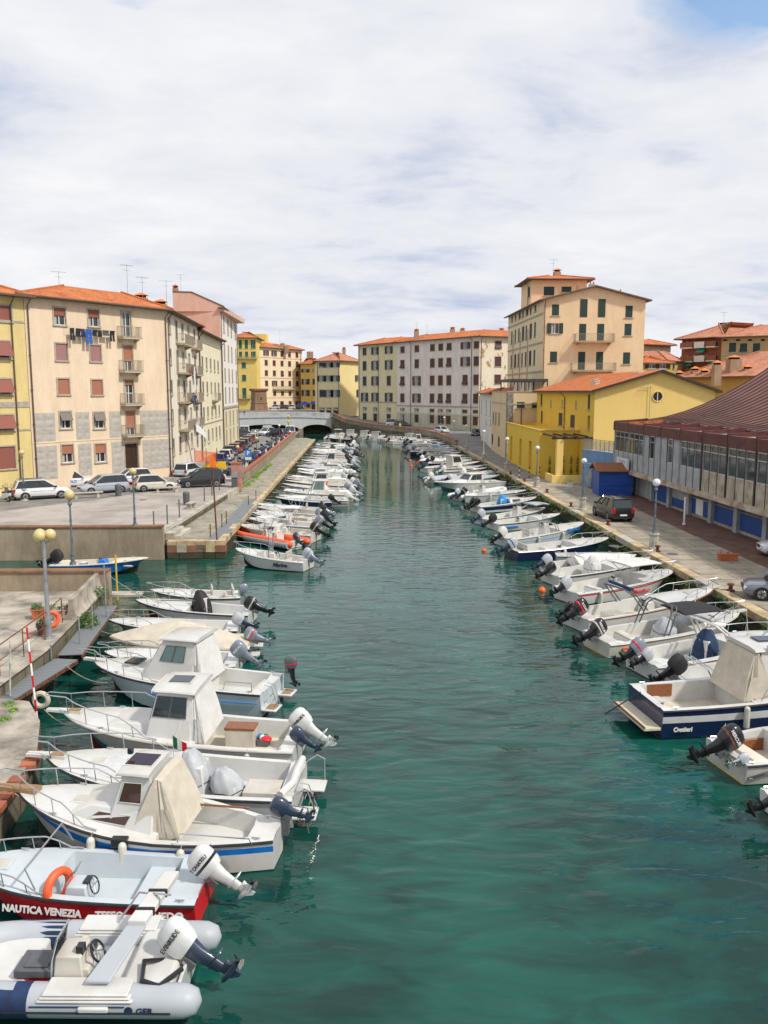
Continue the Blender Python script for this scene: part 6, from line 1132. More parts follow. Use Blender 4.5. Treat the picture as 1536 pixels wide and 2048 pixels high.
# ================================================================ outboard motors
def outboard(parent, loc, s=1.0, tilt=50, cowl='cowlb', leg=None, stripe=None, text=None, yaw=0, cover=None, tcol='black', name='outboard_motor'):
    """pivot at the transom bracket; +x is forward over the boat"""
    cm = M[cowl]; lm = M[leg or cowl]
    o = bpy.data.objects.new(name, None); col.objects.link(o); o.parent = parent; o.location = loc; o.rotation_mode = 'XYZ'; o.rotation_euler = (0, R(tilt), R(yaw)); s *= .76; o.scale = (s, s, s); o.empty_display_size = .2
    def sec(x0, x1, w, z, n=14, e=2.6):
        cx_, rx = (x0 + x1) / 2, (x1 - x0) / 2; out = []
        for a in range(n):
            t_ = 2 * pi * a / n; c, sn = cos(t_), sin(t_); out.append((cx_ + rx * abs(c) ** (2 / e) * (1 if c >= 0 else -1), w * abs(sn) ** (2 / e) * (1 if sn >= 0 else -1), z))
        return out
    mat = M[cover] if cover else cm; g = .03 if cover else 0
    b = MB(); b.loft([sec(-.50 - g, .08 + g, .17 + g, .10), sec(-.56 - g, .14 + g, .205 + g, .22), sec(-.60 - g, .15 + g, .215 + g, .42), sec(-.60 - g, .12 + g, .205 + g, .58), sec(-.54 - g, .05, .17 + g, .70), sec(-.42, -.08, .09, .755 + g)], mat, flip=False)
    c_ = b.build('cowl', o, angle=60 if not cover else 30)
    if stripe and not cover: b = MB(); b.loft([sec(-.603, .146, .212, .30), sec(-.608, .152, .221, .32), sec(-.612, .154, .222, .35), sec(-.605, .15, .214, .37)], M[stripe]); b.build('stripe', o)
    b = MB(); b.loft([sec(-.44, .0, .13, .10), sec(-.40, -.06, .10, -.12), sec(-.40, -.12, .065, -.35), sec(-.41, -.16, .055, -.62)], lm); b.loft([sec(-.62, -.1, .14, -.42), sec(-.62, -.1, .14, -.445)], lm)
    b.loft([sec(-.52, -.2, .05, -.62), sec(-.50, -.22, .045, -.74)], lm)
    b.loft([[(x, r_ * cos(a * pi / 4), -.80 + r_ * sin(a * pi / 4)) for a in range(8)] for x, r_ in ((-.02, .01), (-.1, .05), (-.25, .075), (-.45, .07), (-.56, .05))], lm, flip=True)
    b.loft([[(-.42, -.012, -.84), (-.42, .012, -.84), (-.18, .012, -.84), (-.18, -.012, -.84)], [(-.46, -.008, -1.0), (-.46, .008, -1.0), (-.36, .008, -1.0), (-.36, -.008, -1.0)]], lm); b.build('leg', o, angle=45)
    b = MB(); b.cyl((-.56, 0, -.80), (-.66, 0, -.80), .05, .035, M['black'], 8)
    for a in range(3):
        t_ = a * 2 * pi / 3 + .4; u_ = Vector((0, cos(t_), sin(t_))); v_ = Vector((.06, -sin(t_) * .09, cos(t_) * .09)); c0 = Vector((-.61, 0, -.80)); b.add([c0 + u_ * .04 - v_ * .5, c0 + u_ * .04 + v_ * .5, c0 + u_ * .12 + v_, c0 + u_ * .14 - v_ * .2, c0 + u_ * .1 - v_], [(0, 1, 2, 3, 4), (4, 3, 2, 1, 0)], M['black'])
    b.build('propeller', o)
    b = MB(); b.box(-.08, .1, -.13, -.08, -.2, .12, M['gpl']); b.box(-.08, .1, .08, .13, -.2, .12, M['gpl']); b.cyl((0, -.16, .02), (0, .16, .02), .035, .035, M['steel'], 8); b.cyl((.1, -.02, -.1), (-.25, -.02, -.3), .025, .02, M['steel'], 6); b.build('bracket', o)
    if text:
        for sy in (-1, 1):
            tm = text_mesh(text, .135, M[tcol], .002, bold=.003); put('lettering', tm, o, (-.24, sy * .226, .47), rot=(R(90), 0, 0) if sy < 0 else (R(90), 0, R(180)))
    return o
# ================================================================ boats
def hullform(L, B, f0, f1, ws=.9, pw=2.4, q=.72, kn=.45, rk=.12, sheer=1.8):
    def b_(t):
        if t < kn: return B / 2 * (ws + (1 - ws) * sin(t / kn * pi / 2))
        k = (t - kn) / (1 - kn); return B / 2 * max(.02, (1 - k ** pw)) ** q
    def s_(t): return f0 + (f1 - f0) * t ** sheer
    def x_(t, fr): g = max(0, (t - .5) / .5) ** 2; return L * t - rk * L * (1 - fr) * g
    return b_, s_, x_
class Boat:
    def __init__(s, label, bow, stern, z=.75, B=None, f0=.55, f1=.95, top='gel', stripe=None, bottom='algae', deck='gel', floor='nonslip', rub='rub', ws=.9, pw=2.4, q=.72, cz=(.10, .52), rimw=.17, zf=.14, camber=.07, name='motor_boat', cat='boat', group=None, dx=0, band=(.45, .7), stern_notch=True, kn=.45, rk=.12, boot=None, smooth_stern=False):
        if len(bow) == 2: p1, p0 = at(bow[0], bow[1], z), at(stern[0], stern[1], z - (f1 - f0) * .5 - .1)
        else: p1, p0 = Vector(bow), Vector(stern)
        d = Vector((p1.x - p0.x, p1.y - p0.y)); s.L = L = d.length; s.B = B or min(2.5, .36 * L + .2); s.rz = math.atan2(d.y, d.x)
        s.root = thing(name, label, cat, (p0.x, p0.y, 0), s.rz, group); s.root.rotation_euler = (R(rnd.uniform(-1, 1)), R(rnd.uniform(-1, .4)), s.rz)
        s.f0, s.f1, s.zf, s.cz, s.rimw = f0, f1, zf, cz, rimw; s.b, s.s, s.x = hullform(L, s.B, f0, f1, ws, pw, q, kn, rk); s.deckm = M[deck]; s.floorm = M[floor]
        T = [0, .04, .1, .2, .3, .4, .5, .58, .66, .73, .8, .86, .91, .95, .98, 1.0]; b = MB(); tm, bmm, smm = M[top], M[bottom], M[stripe or top]
        FR = [0, .30, band[0], band[1], .9, 1.0]
        def sec(t, sd):
            g = max(0, (t - .5) / .5) ** 2; bb, ss = s.b(t), s.s(t); zk = -.28 + g * .30; zc = .03 + .5 * g * f1; bc = bb * (.90 - .45 * g)
            pts = [(s.x(t, 0), 0, zk), (s.x(t, .15), sd * bc, zc)]
            for fr in FR[1:]: pts.append((s.x(t, fr), sd * (bc + (bb - bc) * fr ** (.8 + g * .9)), zc + (ss - zc) * fr))
            return pts
        for sd in (-1, 1):
            R_ = [sec(t, sd) for t in T]
            for i in range(len(T) - 1):
                for j in range(len(R_[0]) - 1):
                    q4 = (R_[i][j], R_[i + 1][j], R_[i + 1][j + 1], R_[i][j + 1]); m = bmm if j == 0 else (M[boot] if boot and j == 1 else (smm if j == 3 else tm))
                    b.quad(*(q4 if sd < 0 else q4[::-1]), m)
            tr = R_[0]; c = (0, 0, s.s(0)); 
            for j in range(len(tr) - 1): q4 = ((0, 0, tr[j][2]), tr[j], tr[j + 1], (0, 0, tr[j + 1][2])); b.quad(*(q4[::-1] if sd < 0 else q4), bmm if j == 0 else tm)
        b.build('hull', s.root, angle=28)
        # deck and cockpit
        D = MB(); c0, c1 = cz; TT = []
        for t in sorted(set(T + [c0, c1])):
            if abs(t - c0) < 1e-9: TT += [(t, 0), (t, 1)]
            elif abs(t - c1) < 1e-9: TT += [(t, 1), (t, 0)]
            else: TT.append((t, 1 if c0 < t < c1 else 0))
        prev = None
        for (t, op) in TT:
            bb, ss = s.b(t), s.s(t); x = s.x(t, 1); r = min(rimw, bb * .6); ys = [bb - .01, bb - r, bb - r - .03, (bb - r) * .5, 0]; ys = ys + [-y for y in ys[-2::-1]]; row = []
            for y in ys:
                k = 1 - (y / max(bb, .05)) ** 2
                if op and abs(y) < bb - r - .01: z_ = zf
                else: z_ = ss + (camber * min(1, bb) * k if not op else .015 * k) - (.12 if (t < c0 + 1e-6 and abs(y) < .45 * bb and stern_notch and not op) else 0)
                row.append((x, y, z_))
            if prev:
                for j in range(len(row) - 1): D.quad(prev[0][j + 1], row[j + 1], row[j], prev[0][j], s.floorm if (op and prev[1] and 2 <= j <= 5) else s.deckm)
            prev = (row, op)
        D.build('deck', s.root, angle=25)
        for (t_, sd) in ((.06, 1), (.06, -1), (.80, 1), (.80, -1)):
            p = Vector((s.x(t_, 1), sd * (s.b(t_) - .09), s.s(t_) + .04)); b = MB(); b.cyl(p - Vector((.09, 0, -.02)), p + Vector((.09, 0, .02)), .014, .014, M['steel'], 6); b.cyl(p - Vector((0, 0, .03)), p + Vector((0, 0, .02)), .025, .02, M['steel'], 6); b.build('cleat', s.root)
        if c1 < .7: tm_ = (c1 + .97) / 2 + .06; b = MB(); z_ = s.s(tm_) + camber * min(1, s.b(tm_)); b.box(s.x(tm_, 1) - .22, s.x(tm_, 1) + .22, -.2, .2, z_ - .03, z_ + .025, M[deck]); b.box(s.x(tm_, 1) - .17, s.x(tm_, 1) + .17, -.15, .15, z_ + .02, z_ + .035, M['gel2']); b.build('anchor_hatch', s.root, bevel=.01)
        if rub:
            b = MB(); pts = [(s.x(t, 1), s.b(t) + .005, s.s(t) - .03) for t in T]; pts = pts + [(p[0], -p[1], p[2]) for p in pts[::-1]]; b.tube(pts, .032, M[rub], 6); b.build('rub_rail', s.root)
    def P(s, t, f=0, z=None): return Vector((s.L * t, s.b(t) * f, s.s(t) if z is None else z))
    def motor(self, **k): f = k.pop('y', 0); dz = k.pop('dz', 0); return outboard(self.root, (-.12 - k.pop('back', 0), f, self.f0 + .02 + dz), **k)
    def pulpit(s, t0=.55, h=.38, over=.25, m='steel', n=4, low=False):
        T = [t0 + (.985 - t0) * i / 7 for i in range(8)]; L_ = [Vector((s.x(t, 1), s.b(t) * .93, s.s(t) + h * min(1, .15 + i / 2.0))) for i, t in enumerate(T)]; L_ = [Vector((s.x(t0 - .05, 1), s.b(t0 - .05) * .93, s.s(t0) + .02))] + L_
        nose = [Vector((s.L + over, s.b(.97) * .5, s.f1 + h * 1.05)), Vector((s.L + over + .06, 0, s.f1 + h * 1.05))]; pts = L_ + nose; pts = pts + [Vector((p.x, -p.y, p.z)) for p in pts[-2::-1]]
        b = MB(); b.tube(pts, .017, M[m], 6); o = b.build('bow_rail', s.root)
        for i in (2, 4, 6, 8):
            if i >= len(L_): continue
            for sd in (-1, 1): p = L_[i]; b = MB(); b.cyl((p.x, sd * p.y, p.z), (p.x - .04, sd * p.y, s.s(min(1, p.x / s.L)) + .01), .013, .013, M[m], 5); b.build('stanchion', o)
    def sprit(s, ln=.45, m='gel', teak=True, w=.16):
        b = MB(); z = s.f1 + .01; b.loft([[(s.L - .5, -w, z - .04), (s.L - .5, w, z - .04), (s.L - .5, w, z + .05), (s.L - .5, -w, z + .05)], [(s.L + ln, -w * .55, z), (s.L + ln, w * .55, z), (s.L + ln, w * .55, z + .07), (s.L + ln, -w * .55, z + .07)]], M[m]); o = b.build('bowsprit', s.root)
        if teak: b = MB(); b.box(s.L - .45, s.L - .1, -w * .7, w * .7, z + .055, z + .075, M['teak']); b.build('step_pad', o)
    def platform(s, ln=.5, w=.8, m='gel', ladder=True, teak=False):
        for sd in (-1, 1):
            b = MB(); y0, y1 = sorted((sd * s.b(0) * .38, sd * s.b(0) * w)); b.box(-ln, .02, y0, y1, .22, .30, M[m]); b.build('swim_platform', s.root, bevel=.03)
            if teak: b = MB(); b.box(-ln + .08, -.12, y0 + .08, y1 - .08, .302, .315, M['teak']); b.build('teak_pad', s.root)
        if ladder:
            b = MB(); y = s.b(0) * .55
            for k in (0, 1): b.tube([(-.05, y + k * .25, s.f0 + .25), (-ln * .6, y + k * .25, s.f0 + .2), (-ln, y + k * .25, .34)], .015, M['steel'], 5)
            for k in range(3): b.cyl((-ln * (.5 + k * .18), y, .7 - k * .14), (-ln * (.5 + k * .18), y + .25, .7 - k * .14), .014, .014, M['teak'] if k % 2 else M['steel'], 5)
            b.build('ladder', s.root)
    def cabin(s, t0, t1, h, w=.72, wt=.8, rake=.5, aft=.0, m='gel', roofover=.1, glass='tint', aftover=0, windows=True, hatch=True, sidewin=(.12, .88, .35, .88), base=None, front=True, roof=True, split=True, slope=0):
        """frustum cabin with inset panes, overhanging roof, aft side open or closed"""
        z0 = (s.s(t0) - .02) if base is None else base; x0, x1 = s.L * t0, s.L * t1; wb = min(s.b(t0), s.b((t0 + t1) / 2)) * w; wf = min(wb, s.b(t1) * .80); tp = wt
        lo = [(x0, -wb, z0), (x1, -wf, z0 + (s.s(t1) - s.s(t0)) * .6), (x1, wf, z0 + (s.s(t1) - s.s(t0)) * .6), (x0, wb, z0)]
        hi = [(x0 + aft, -wb * tp, z0 + h - slope), (x1 - rake, -wf * tp * 1.02, z0 + h), (x1 - rake, wf * tp * 1.02, z0 + h), (x0 + aft, wb * tp, z0 + h - slope)]
        b = MB(); b.add(lo + hi, [(0, 1, 5, 4), (1, 2, 6, 5), (2, 3, 7, 6), (3, 0, 4, 7), (4, 5, 6, 7)], M[m]); o = b.build('cabin', s.root, bevel=.03)
        def panel(a, bq, c, d, u0, u1, v0, v1, mt, nm):
            a, bq, c, d = map(Vector, (a, bq, c, d)); f = lambda u, v: a.lerp(bq, u).lerp(d.lerp(c, u), v); q = [f(u0, v0), f(u1, v0), f(u1, v1), f(u0, v1)]; n_ = (q[1] - q[0]).cross(q[3] - q[0]).normalized(); k = MB(); oo = [p + n_ * .012 for p in q]; ii = [p - n_ * .03 for p in q]
            k.add(oo + ii, [(0, 1, 2, 3), (0, 4, 5, 1), (1, 5, 6, 2), (2, 6, 7, 3), (3, 7, 4, 0)], mt); w_ = k.build(nm, o)
            fr_ = MB(); fr_.tube([p + n_ * .014 for p in q], .014, M['gpl'] if mt != M['tintb'] else M['gel'], 4, closed=True); fr_.build('frame', w_) 
        V = lo + hi; u0, u1, v0, v1 = sidewin
        if windows:
            um = (u0 + u1) / 2
            for (a, c, d, e) in ((0, 1, 5, 4), (2, 3, 7, 6)):
                rs = [(u0, um - .012), (um + .012, u1)] if split else [(u0, u1)]
                for (p, q) in rs:
                    if a == 2: p, q = 1 - q, 1 - p
                    panel(V[a], V[c], V[d], V[e], p, q, v0, v1, M[glass], 'side_window')
            if front:
                for (p, q) in ((.05, .48), (.52, .95)): panel(V[1], V[2], V[6], V[5], p, q, v0 * .8, v1, M[glass], 'windscreen_pane')
        if roof:
            r = MB(); ro = roofover; zt = z0 + h; xr0, xr1 = x0 + aft - aftover, x1 - rake + ro + .08; wr = wb * tp + ro; wf2 = wf * tp + ro * .8
            def rs(x, w_, z_, k=1): return [(x, -w_, z_ - .03), (x, -w_ * .96, z_ + .03), (x, -w_ * .6, z_ + .07), (x, w_ * .6, z_ + .07), (x, w_ * .96, z_ + .03), (x, w_, z_ - .03)]
            r.loft([rs(xr0, wr, zt - slope), rs((xr0 + xr1) / 2, (wr + wf2) / 2 + .02, zt - slope * .4 + .02), rs(xr1 - .1, wf2, zt), rs(xr1, wf2 * .9, zt - .04)], M[m], flip=True); ob = r.build('roof', o, bevel=.015)
            if hatch: k = MB(); xm = (xr0 + xr1) / 2; k.box(xm - .3, xm + .3, -.28, .28, zt + .06, zt + .11, M[glass]); k.box(xm - .34, xm + .34, -.32, .32, zt + .05, zt + .09, M[m]); k.build('roof_hatch', ob)
            s.rooftop = zt + .08; s.rx = (xr0, xr1)
        s.cab = (x0, x1, wb, z0, h); return o
    def trunk(s, t0, t1, h, w=.7, glass='tint', m='gel', port=True, sw=(.15, .6, .25, .75)):
        return s.cabin(t0, t1, h, w=w, wt=.82, rake=(t1 - t0) * s.L * .35, m=m, roof=False, glass=glass, front=False, windows=port, sidewin=sw, split=False)
    def console(s, t, h=.65, screen=.35, m='gel', w=.32, cover=None, y=0, wheel=True):
        x = s.L * t; z0 = s.zf
        b = MB(); b.frus((x - .28, x + .35, y - w, y + w, z0), (x - .2, x + .18, y - w * .85, y + w * .85, z0 + h), M[m]); o = b.build('console', s.root, bevel=.03)
        if cover:
            b = MB(); n = 28; hh = .45 + h * .85; pr = ((1.06, .04), (1.0, .2), (.96, .42), (.9, .6), (.78, .74), (.60, .86), (.46, .96), (.30, 1.0), (.12, 1.01)); rings = []
            for k, (r_, fz) in enumerate(pr):
                lean = .16 * fz; fold = .10 * (1 - fz) + .03
                rings.append([(x + lean + .44 * r_ * cos(a * 2 * pi / n) * (1 + fold * sin(7 * a * 2 * pi / n + k * .5) + .06 * sin(2.3 * a + k)), y + (w + .1) * r_ * (.75 + .25 * abs(sin(a * 2 * pi / n))) * sin(a * 2 * pi / n) * (1 + fold * sin(6 * a * 2 * pi / n + 1 + k * .4)), z0 + hh * fz + .02 * sin(a + k)) for a in range(n)])
            b.loft(rings, M[cover]); b.build('console_cover', s.root, angle=50); b = MB(); b.tube([(p[0] * 1.0, p[1] * 1.0, p[2]) for p in [((q[0] - x) * 1.04 + x, (q[1] - y) * 1.04 + y, q[2]) for q in rings[2]]], .012, M['black'], 5, closed=True); b.build('lashing', s.root)
        else:
            if screen: b = MB(); zt = z0 + h; b.add([(x + .2, y - w * .85, zt), (x + .2, y + w * .85, zt), (x + .02, y + w * .7, zt + screen), (x + .02, y - w * .7, zt + screen)], [(0, 1, 2, 3)], M['clear']); b.tube([(x + .2, y - w * .85, zt), (x + .02, y - w * .7, zt + screen), (x + .02, y + w * .7, zt + screen), (x + .2, y + w * .85, zt)], .014, M['steel'], 5); b.build('windscreen', o)
            if wheel: b = MB(); c = Vector((x - .3, y, z0 + h - .08)); b.tube([c + Vector((.06 * cos(a * pi / 8), .17 * sin(a * pi / 8), .16 * cos(a * pi / 8))) for a in range(16)], .016, M['black'], 6, closed=True); [b.cyl(c, c + Vector((.06 * cos(a), .17 * sin(a), .16 * cos(a))), .01, .01, M['steel'], 5) for a in (.5, 2.6, 4.7)]; b.build('steering_wheel', o)
            b = MB(); b.box(x - .22, x - .12, y - .12, y + .12, z0 + h - .02, z0 + h + .05, M['black']); b.build('instrument', o)
        return o
    def seat(s, t, w=.5, h=.38, d=.4, m='gel', cush='gel2', y=0, back=False):
        x = s.L * t; b = MB(); b.box(x - d / 2, x + d / 2, y - w, y + w, s.zf, s.zf + h, M[m]); o = b.build('seat', s.root, bevel=.025); b = MB(); b.box(x - d / 2 + .02, x + d / 2 - .02, y - w + .02, y + w - .02, s.zf + h, s.zf + h + .07, M[cush])
        if back: b.box(x - d / 2, x - d / 2 + .09, y - w, y + w, s.zf + h + .07, s.zf + h + .45, M[cush])
        b.build('cushion', o, bevel=.03)
    def ttop(s, t, h=1.9, w=.62, ln=1.3, m='canvw', fr='steel', z=None):
        x = s.L * t; z0 = s.zf; W_ = s.B * w / 2; b = MB()
        for sx in (-1, 1):
            for sy in (-1, 1): b.tube([(x + sx * .25, sy * W_ * .55, z0), (x + sx * .3, sy * W_ * .6, z0 + h * .6), (x + sx * ln * .42, sy * W_ * .95, z0 + h)], .02, M[fr], 6)
        b.build('top_frame', s.root, weld=False); b = MB(); rs = lambda xx, zz, k: [(xx, -W_ * k, zz), (xx, -W_ * .5 * k, zz + .05), (xx, W_ * .5 * k, zz + .05), (xx, W_ * k, zz), (xx, W_ * k, zz - .04), (xx, -W_ * k, zz - .04)]
        b.loft([rs(x - ln / 2, z0 + h, .97), rs(x - ln * .2, z0 + h + .03, 1), rs(x + ln * .2, z0 + h + .03, 1), rs(x + ln / 2, z0 + h - .02, .95)], M[m], flip=True); b.build('top', s.root)
    def arch(s, t, h=1.0, m='steel', lean=.3, r=.025, flat=None):
        x = s.L * t; w_ = s.b(t) * .88; z0 = s.s(t); pts = [(x, -w_, z0), (x - lean * .7, -w_ * .95, z0 + h * .8), (x - lean, -w_ * .75, z0 + h), (x - lean, w_ * .75, z0 + h), (x - lean * .7, w_ * .95, z0 + h * .8), (x, w_, z0)]; b = MB(); b.tube(pts, r, M[m], 8)
        b.tube([(p[0] + .22, p[1], p[2] - (.0 if i in (0, 5) else .05)) for i, p in enumerate(pts)], r, M[m], 8)
        if flat: b = MB(); [b.add([Vector(pts[i]), Vector(pts[i + 1]), Vector(pts[i + 1]) + Vector((.3, 0, 0)), Vector(pts[i]) + Vector((.45 if i == 0 else .3, 0, 0))], [(0, 1, 2, 3), (3, 2, 1, 0)], M[flat]) for i in range(5)]
        b.build('roll_bar', s.root)
    def tarp(s, t0, t1, ridge=.5, m='canv', peak=.45, over=.05):
        b = MB(); n = 12; rings = []; rr = random.Random(int(s.L * 1000))
        for i in range(n + 1):
            t = t0 + (t1 - t0) * i / n; k = 1 - abs((i / n - peak) / max(peak, 1 - peak)) ** 1.3; zz = s.s(t) + .06 + ridge * max(0, k); bb = s.b(t) + over; x = s.L * t; w1, w2 = rr.uniform(-.03, .03), rr.uniform(-.04, .04)
            rings.append([(x, -bb, s.s(t) - .16 + w1), (x, -bb * .97, s.s(t) + .03), (x, -bb * .55 + w2, s.s(t) + (zz - s.s(t)) * .42 + w1), (x, -bb * .2, zz - .05 + w2), (x, 0, zz), (x, bb * .2, zz - .05 - w2), (x, bb * .55 + w1, s.s(t) + (zz - s.s(t)) * .42 + w2), (x, bb * .97, s.s(t) + .03), (x, bb, s.s(t) - .16 + w2)])
        b.loft(rings, M[m], caps=True, closed=False, flip=True); o = b.build('tarpaulin', s.root, angle=60, weld=False); md = o.modifiers.new('thick', 'SOLIDIFY'); md.thickness = .015; return o
    def canopy(s, t0, t1, h, m='canv', z1=None, w=.7):
        """canvas screen falling aft from the cabin roof"""
        x0, x1 = s.L * t0, s.L * t1; wb = s.b(t0) * w; zb = s.s(t0) + .02; zt = s.s(t0) + h; b = MB()
        rings = [[(x1 + .5, -wb * 1.05, zb), (x1 + .26, -wb * .95, zb + h * .5), (x1, -wb * .84, zt), (x1, 0, zt + .04), (x1, wb * .84, zt), (x1 + .26, wb * .95, zb + h * .5), (x1 + .5, wb * 1.05, zb)]]
        for f in (.2, .35, .5, .65, .8, .9, 1): x = x1 + (x0 - x1) * f; xt_ = x1 + (x0 - x1) * f * .28; hh = h * (1 - .05 * f); zz = zb + hh; k = .045 * sin(f * 21); xm = (x + xt_) / 2 + .03 * sin(f * 30); rings.append([(x, -wb * (1 + k), zb - .03), (xm, -wb * (.93 - k), zb + hh * .5), (xt_, -wb * .80, zz), (xt_, 0, zz + .02), (xt_, wb * .80, zz), (xm, wb * (.93 - k), zb + hh * .5), (x, wb * (1 + k), zb - .03)])
        b.loft(rings, M[m], caps=False, closed=False, flip=False); a = rings[-1]; b.add(a, [(0, 1, 2, 3, 4, 5, 6)], M[m]); b.build('canvas_screen', s.root, angle=30, weld=False)
    def fender(s, t, sd=-1, m='fend', ln=.5):
        p = Vector((s.L * t, sd * (s.b(t) + .09), s.s(t) - .35)); b = MB(); b.cyl(p + Vector((0, 0, -ln * .45)), p + Vector((0, 0, ln * .45)), .09, .09, M[m], 10); b.ball(p + Vector((0, 0, -ln * .45)), .09, M[m], 10, 6); b.ball(p + Vector((0, 0, ln * .45)), .09, M[m], 10, 6); b.cyl(p + Vector((0, 0, ln * .5)), (p.x, p.y - sd * .1, s.s(t) + .03), .01, .01, M['rope'], 4); b.build('fender', s.root)
    def text(s, txt, t, fz, size, m, sd=-1, shear=0, bold=.01, italic=0):
        """lettering on the hull side, following the sheer line"""
        x = s.L * t; x2 = x + .05; me = text_mesh(txt, size, M[m], .004, shear=shear, bold=bold); a = math.atan2(s.b(t + .04) - s.b(t - .04), s.L * .08); 
        fl = .9; y = (s.b(t) * (fl + (1 - fl) * fz)) + .06; z = .03 + (s.s(t) - .03) * fz
        put('lettering', me, s.root, (x, sd * y, z), rot=(R(80 if sd < 0 else 80), 0, -a * 1 if sd < 0 else pi + a))
    def ensign(s, t, f=.5, h=.7, z=None):
        p = s.P(t, f) if z is None else Vector((s.L * t, s.b(t) * f, z)); b = MB(); b.cyl(p, p + Vector((0, 0, h)), .012, .008, M['steel'], 5); o = b.build('flag_staff', s.root)
        for k, m in enumerate(('green', 'white', 'redp')): b = MB(); b.add([p + Vector((-k * .12, .03 * sin(k), h - k * .07)), p + Vector((-k * .12 - .12, .03 * sin(k + 1), h - k * .07 - .07)), p + Vector((-k * .12 - .12, .03 * sin(k + 1), h - .36 - k * .05)), p + Vector((-k * .12, .03 * sin(k), h - .32 - k * .04))], [(0, 1, 2, 3), (3, 2, 1, 0)], M[m]); b.build('flag', o)
    def box(s, t, y, l, w, h, m, z=None, nm='locker', lid=None, rz=0):
        b = MB(); z0 = s.zf if z is None else z; b.box(-l / 2, l / 2, -w / 2, w / 2, 0, h, M[m]); o = b.build(nm, s.root, (s.L * t, y, z0), rz, bevel=.02)
        if lid: b = MB(); b.box(-l / 2 - .02, l / 2 + .02, -w / 2 - .02, w / 2 + .02, h, h + .07, M[lid]); b.build('lid', o, bevel=.015)
        return o
def rope(a, b_, sag=.25, m='rope', label=None, r=.012):
    a, b_ = Vector(a), Vector(b_); n = 8; pts = [a.lerp(b_, i / n) - Vector((0, 0, sag * 4 * (i / n) * (1 - i / n))) - a for i in range(n + 1)]; q = MB(); q.tube(pts, r, M[m], 5); return tag(q.build('mooring_rope', loc=a), label or 'mooring rope', 'rope', 'mooring ropes between boats and quays')
class Rib(Boat):
    def __init__(s, label, bow, stern, z=.6, B=2.2, r=.25, tube='hyp', accent=None, hull='gel', zf=.25, name='inflatable_boat', nose=.9, under='rub', group=None):
        p1, p0 = (at(bow[0], bow[1], z), at(stern[0], stern[1], z)) if len(bow) == 2 else (Vector(bow), Vector(stern)); d = Vector((p1.x - p0.x, p1.y - p0.y)); s.L = L = d.length; s.B = B; s.rz = math.atan2(d.y, d.x); s.zf = zf; s.f0 = .5; s.f1 = .8
        s.root = thing(name, label, 'inflatable boat', (p0.x, p0.y, 0), s.rz, group); hw = B / 2 - r; s.b = lambda t: B / 2 if t < .6 else B / 2 * max(.03, 1 - ((t - .6) / .4) ** 2.2) ** .6; s.s = lambda t: .5 + .3 * t ** 3; s.x = lambda t, f: L * t
        pts = []; rad = []
        for i, (x, k) in enumerate(((-.45, .12), (-.38, .7), (-.2, .97), (.0, 1))): pts.append((x, hw, .42)); rad.append(r * k)
        for i in range(1, 9): t = i / 8 * .62; pts.append((L * t, hw, .42 + .02 * t)); rad.append(r)
        for i in range(1, 7): a = i / 6 * pi / 2; pts.append((L * .62 + (L * .38 - r) * sin(a), hw * cos(a) ** nose, .43 + .22 * sin(a) ** 2)); rad.append(r * (1 - .1 * sin(a)))
        full = pts + [(p[0], -p[1], p[2]) for p in pts[-2::-1]]; rf = rad + rad[-2::-1]; b = MB(); b.tube(full, rf, M[tube], 16); s.tube_o = b.build('inflatable_tube', s.root, angle=60)
        b = MB()
        for sd in (-1, 1): b.tube([(p[0], sd * (p[1] + r * .97 * (1 if i < 13 else max(.0, p[1] / hw))), p[2] - .03) if i < 13 else (p[0] + r * .9 * (1 - p[1] / hw), sd * (p[1] + r * .9 * p[1] / hw), p[2] - .03) for i, p in enumerate(pts) if i > 2], .025, M[under], 5)
        b.build('rubbing_strake', s.root)
        if accent:
            for (i0, i1) in ((4, 8), (9, 12)):
                for sd in (-1, 1): b = MB(); q = [(p[0], sd * p[1], p[2]) for p in pts[i0:i1]]; b.tube(q, r + .006, M[accent], 16); b.build('tube_patch', s.root, angle=60)
        b = MB(); rings = [[(x, -w_, .25), (x, -w_ * .5, -.1 + k), (x, 0, -.3 + k * 1.6), (x, w_ * .5, -.1 + k), (x, w_, .25)] for x, w_, k in ((0, hw, 0), (L * .5, hw, 0), (L * .72, hw * .85, .06), (L * .88, hw * .45, .2), (L * .97, .05, .33))]
        b.loft(rings, M[hull], caps=True, closed=True, flip=False); b.build('hull', s.root)
        b = MB(); fl = [(0, -hw * .98), (L * .6, -hw * .98), (L * .8, -hw * .72), (L * .93, -hw * .2), (L * .93, hw * .2), (L * .8, hw * .72), (L * .6, hw * .98), (0, hw * .98)]; b.prism(fl, zf - .04, zf, M['gel2']); b.build('floor', s.root)
        b = MB(); b.box(-.06, .0, -hw, hw, .1, .6, M[hull]); b.build('transom', s.root, bevel=.02)
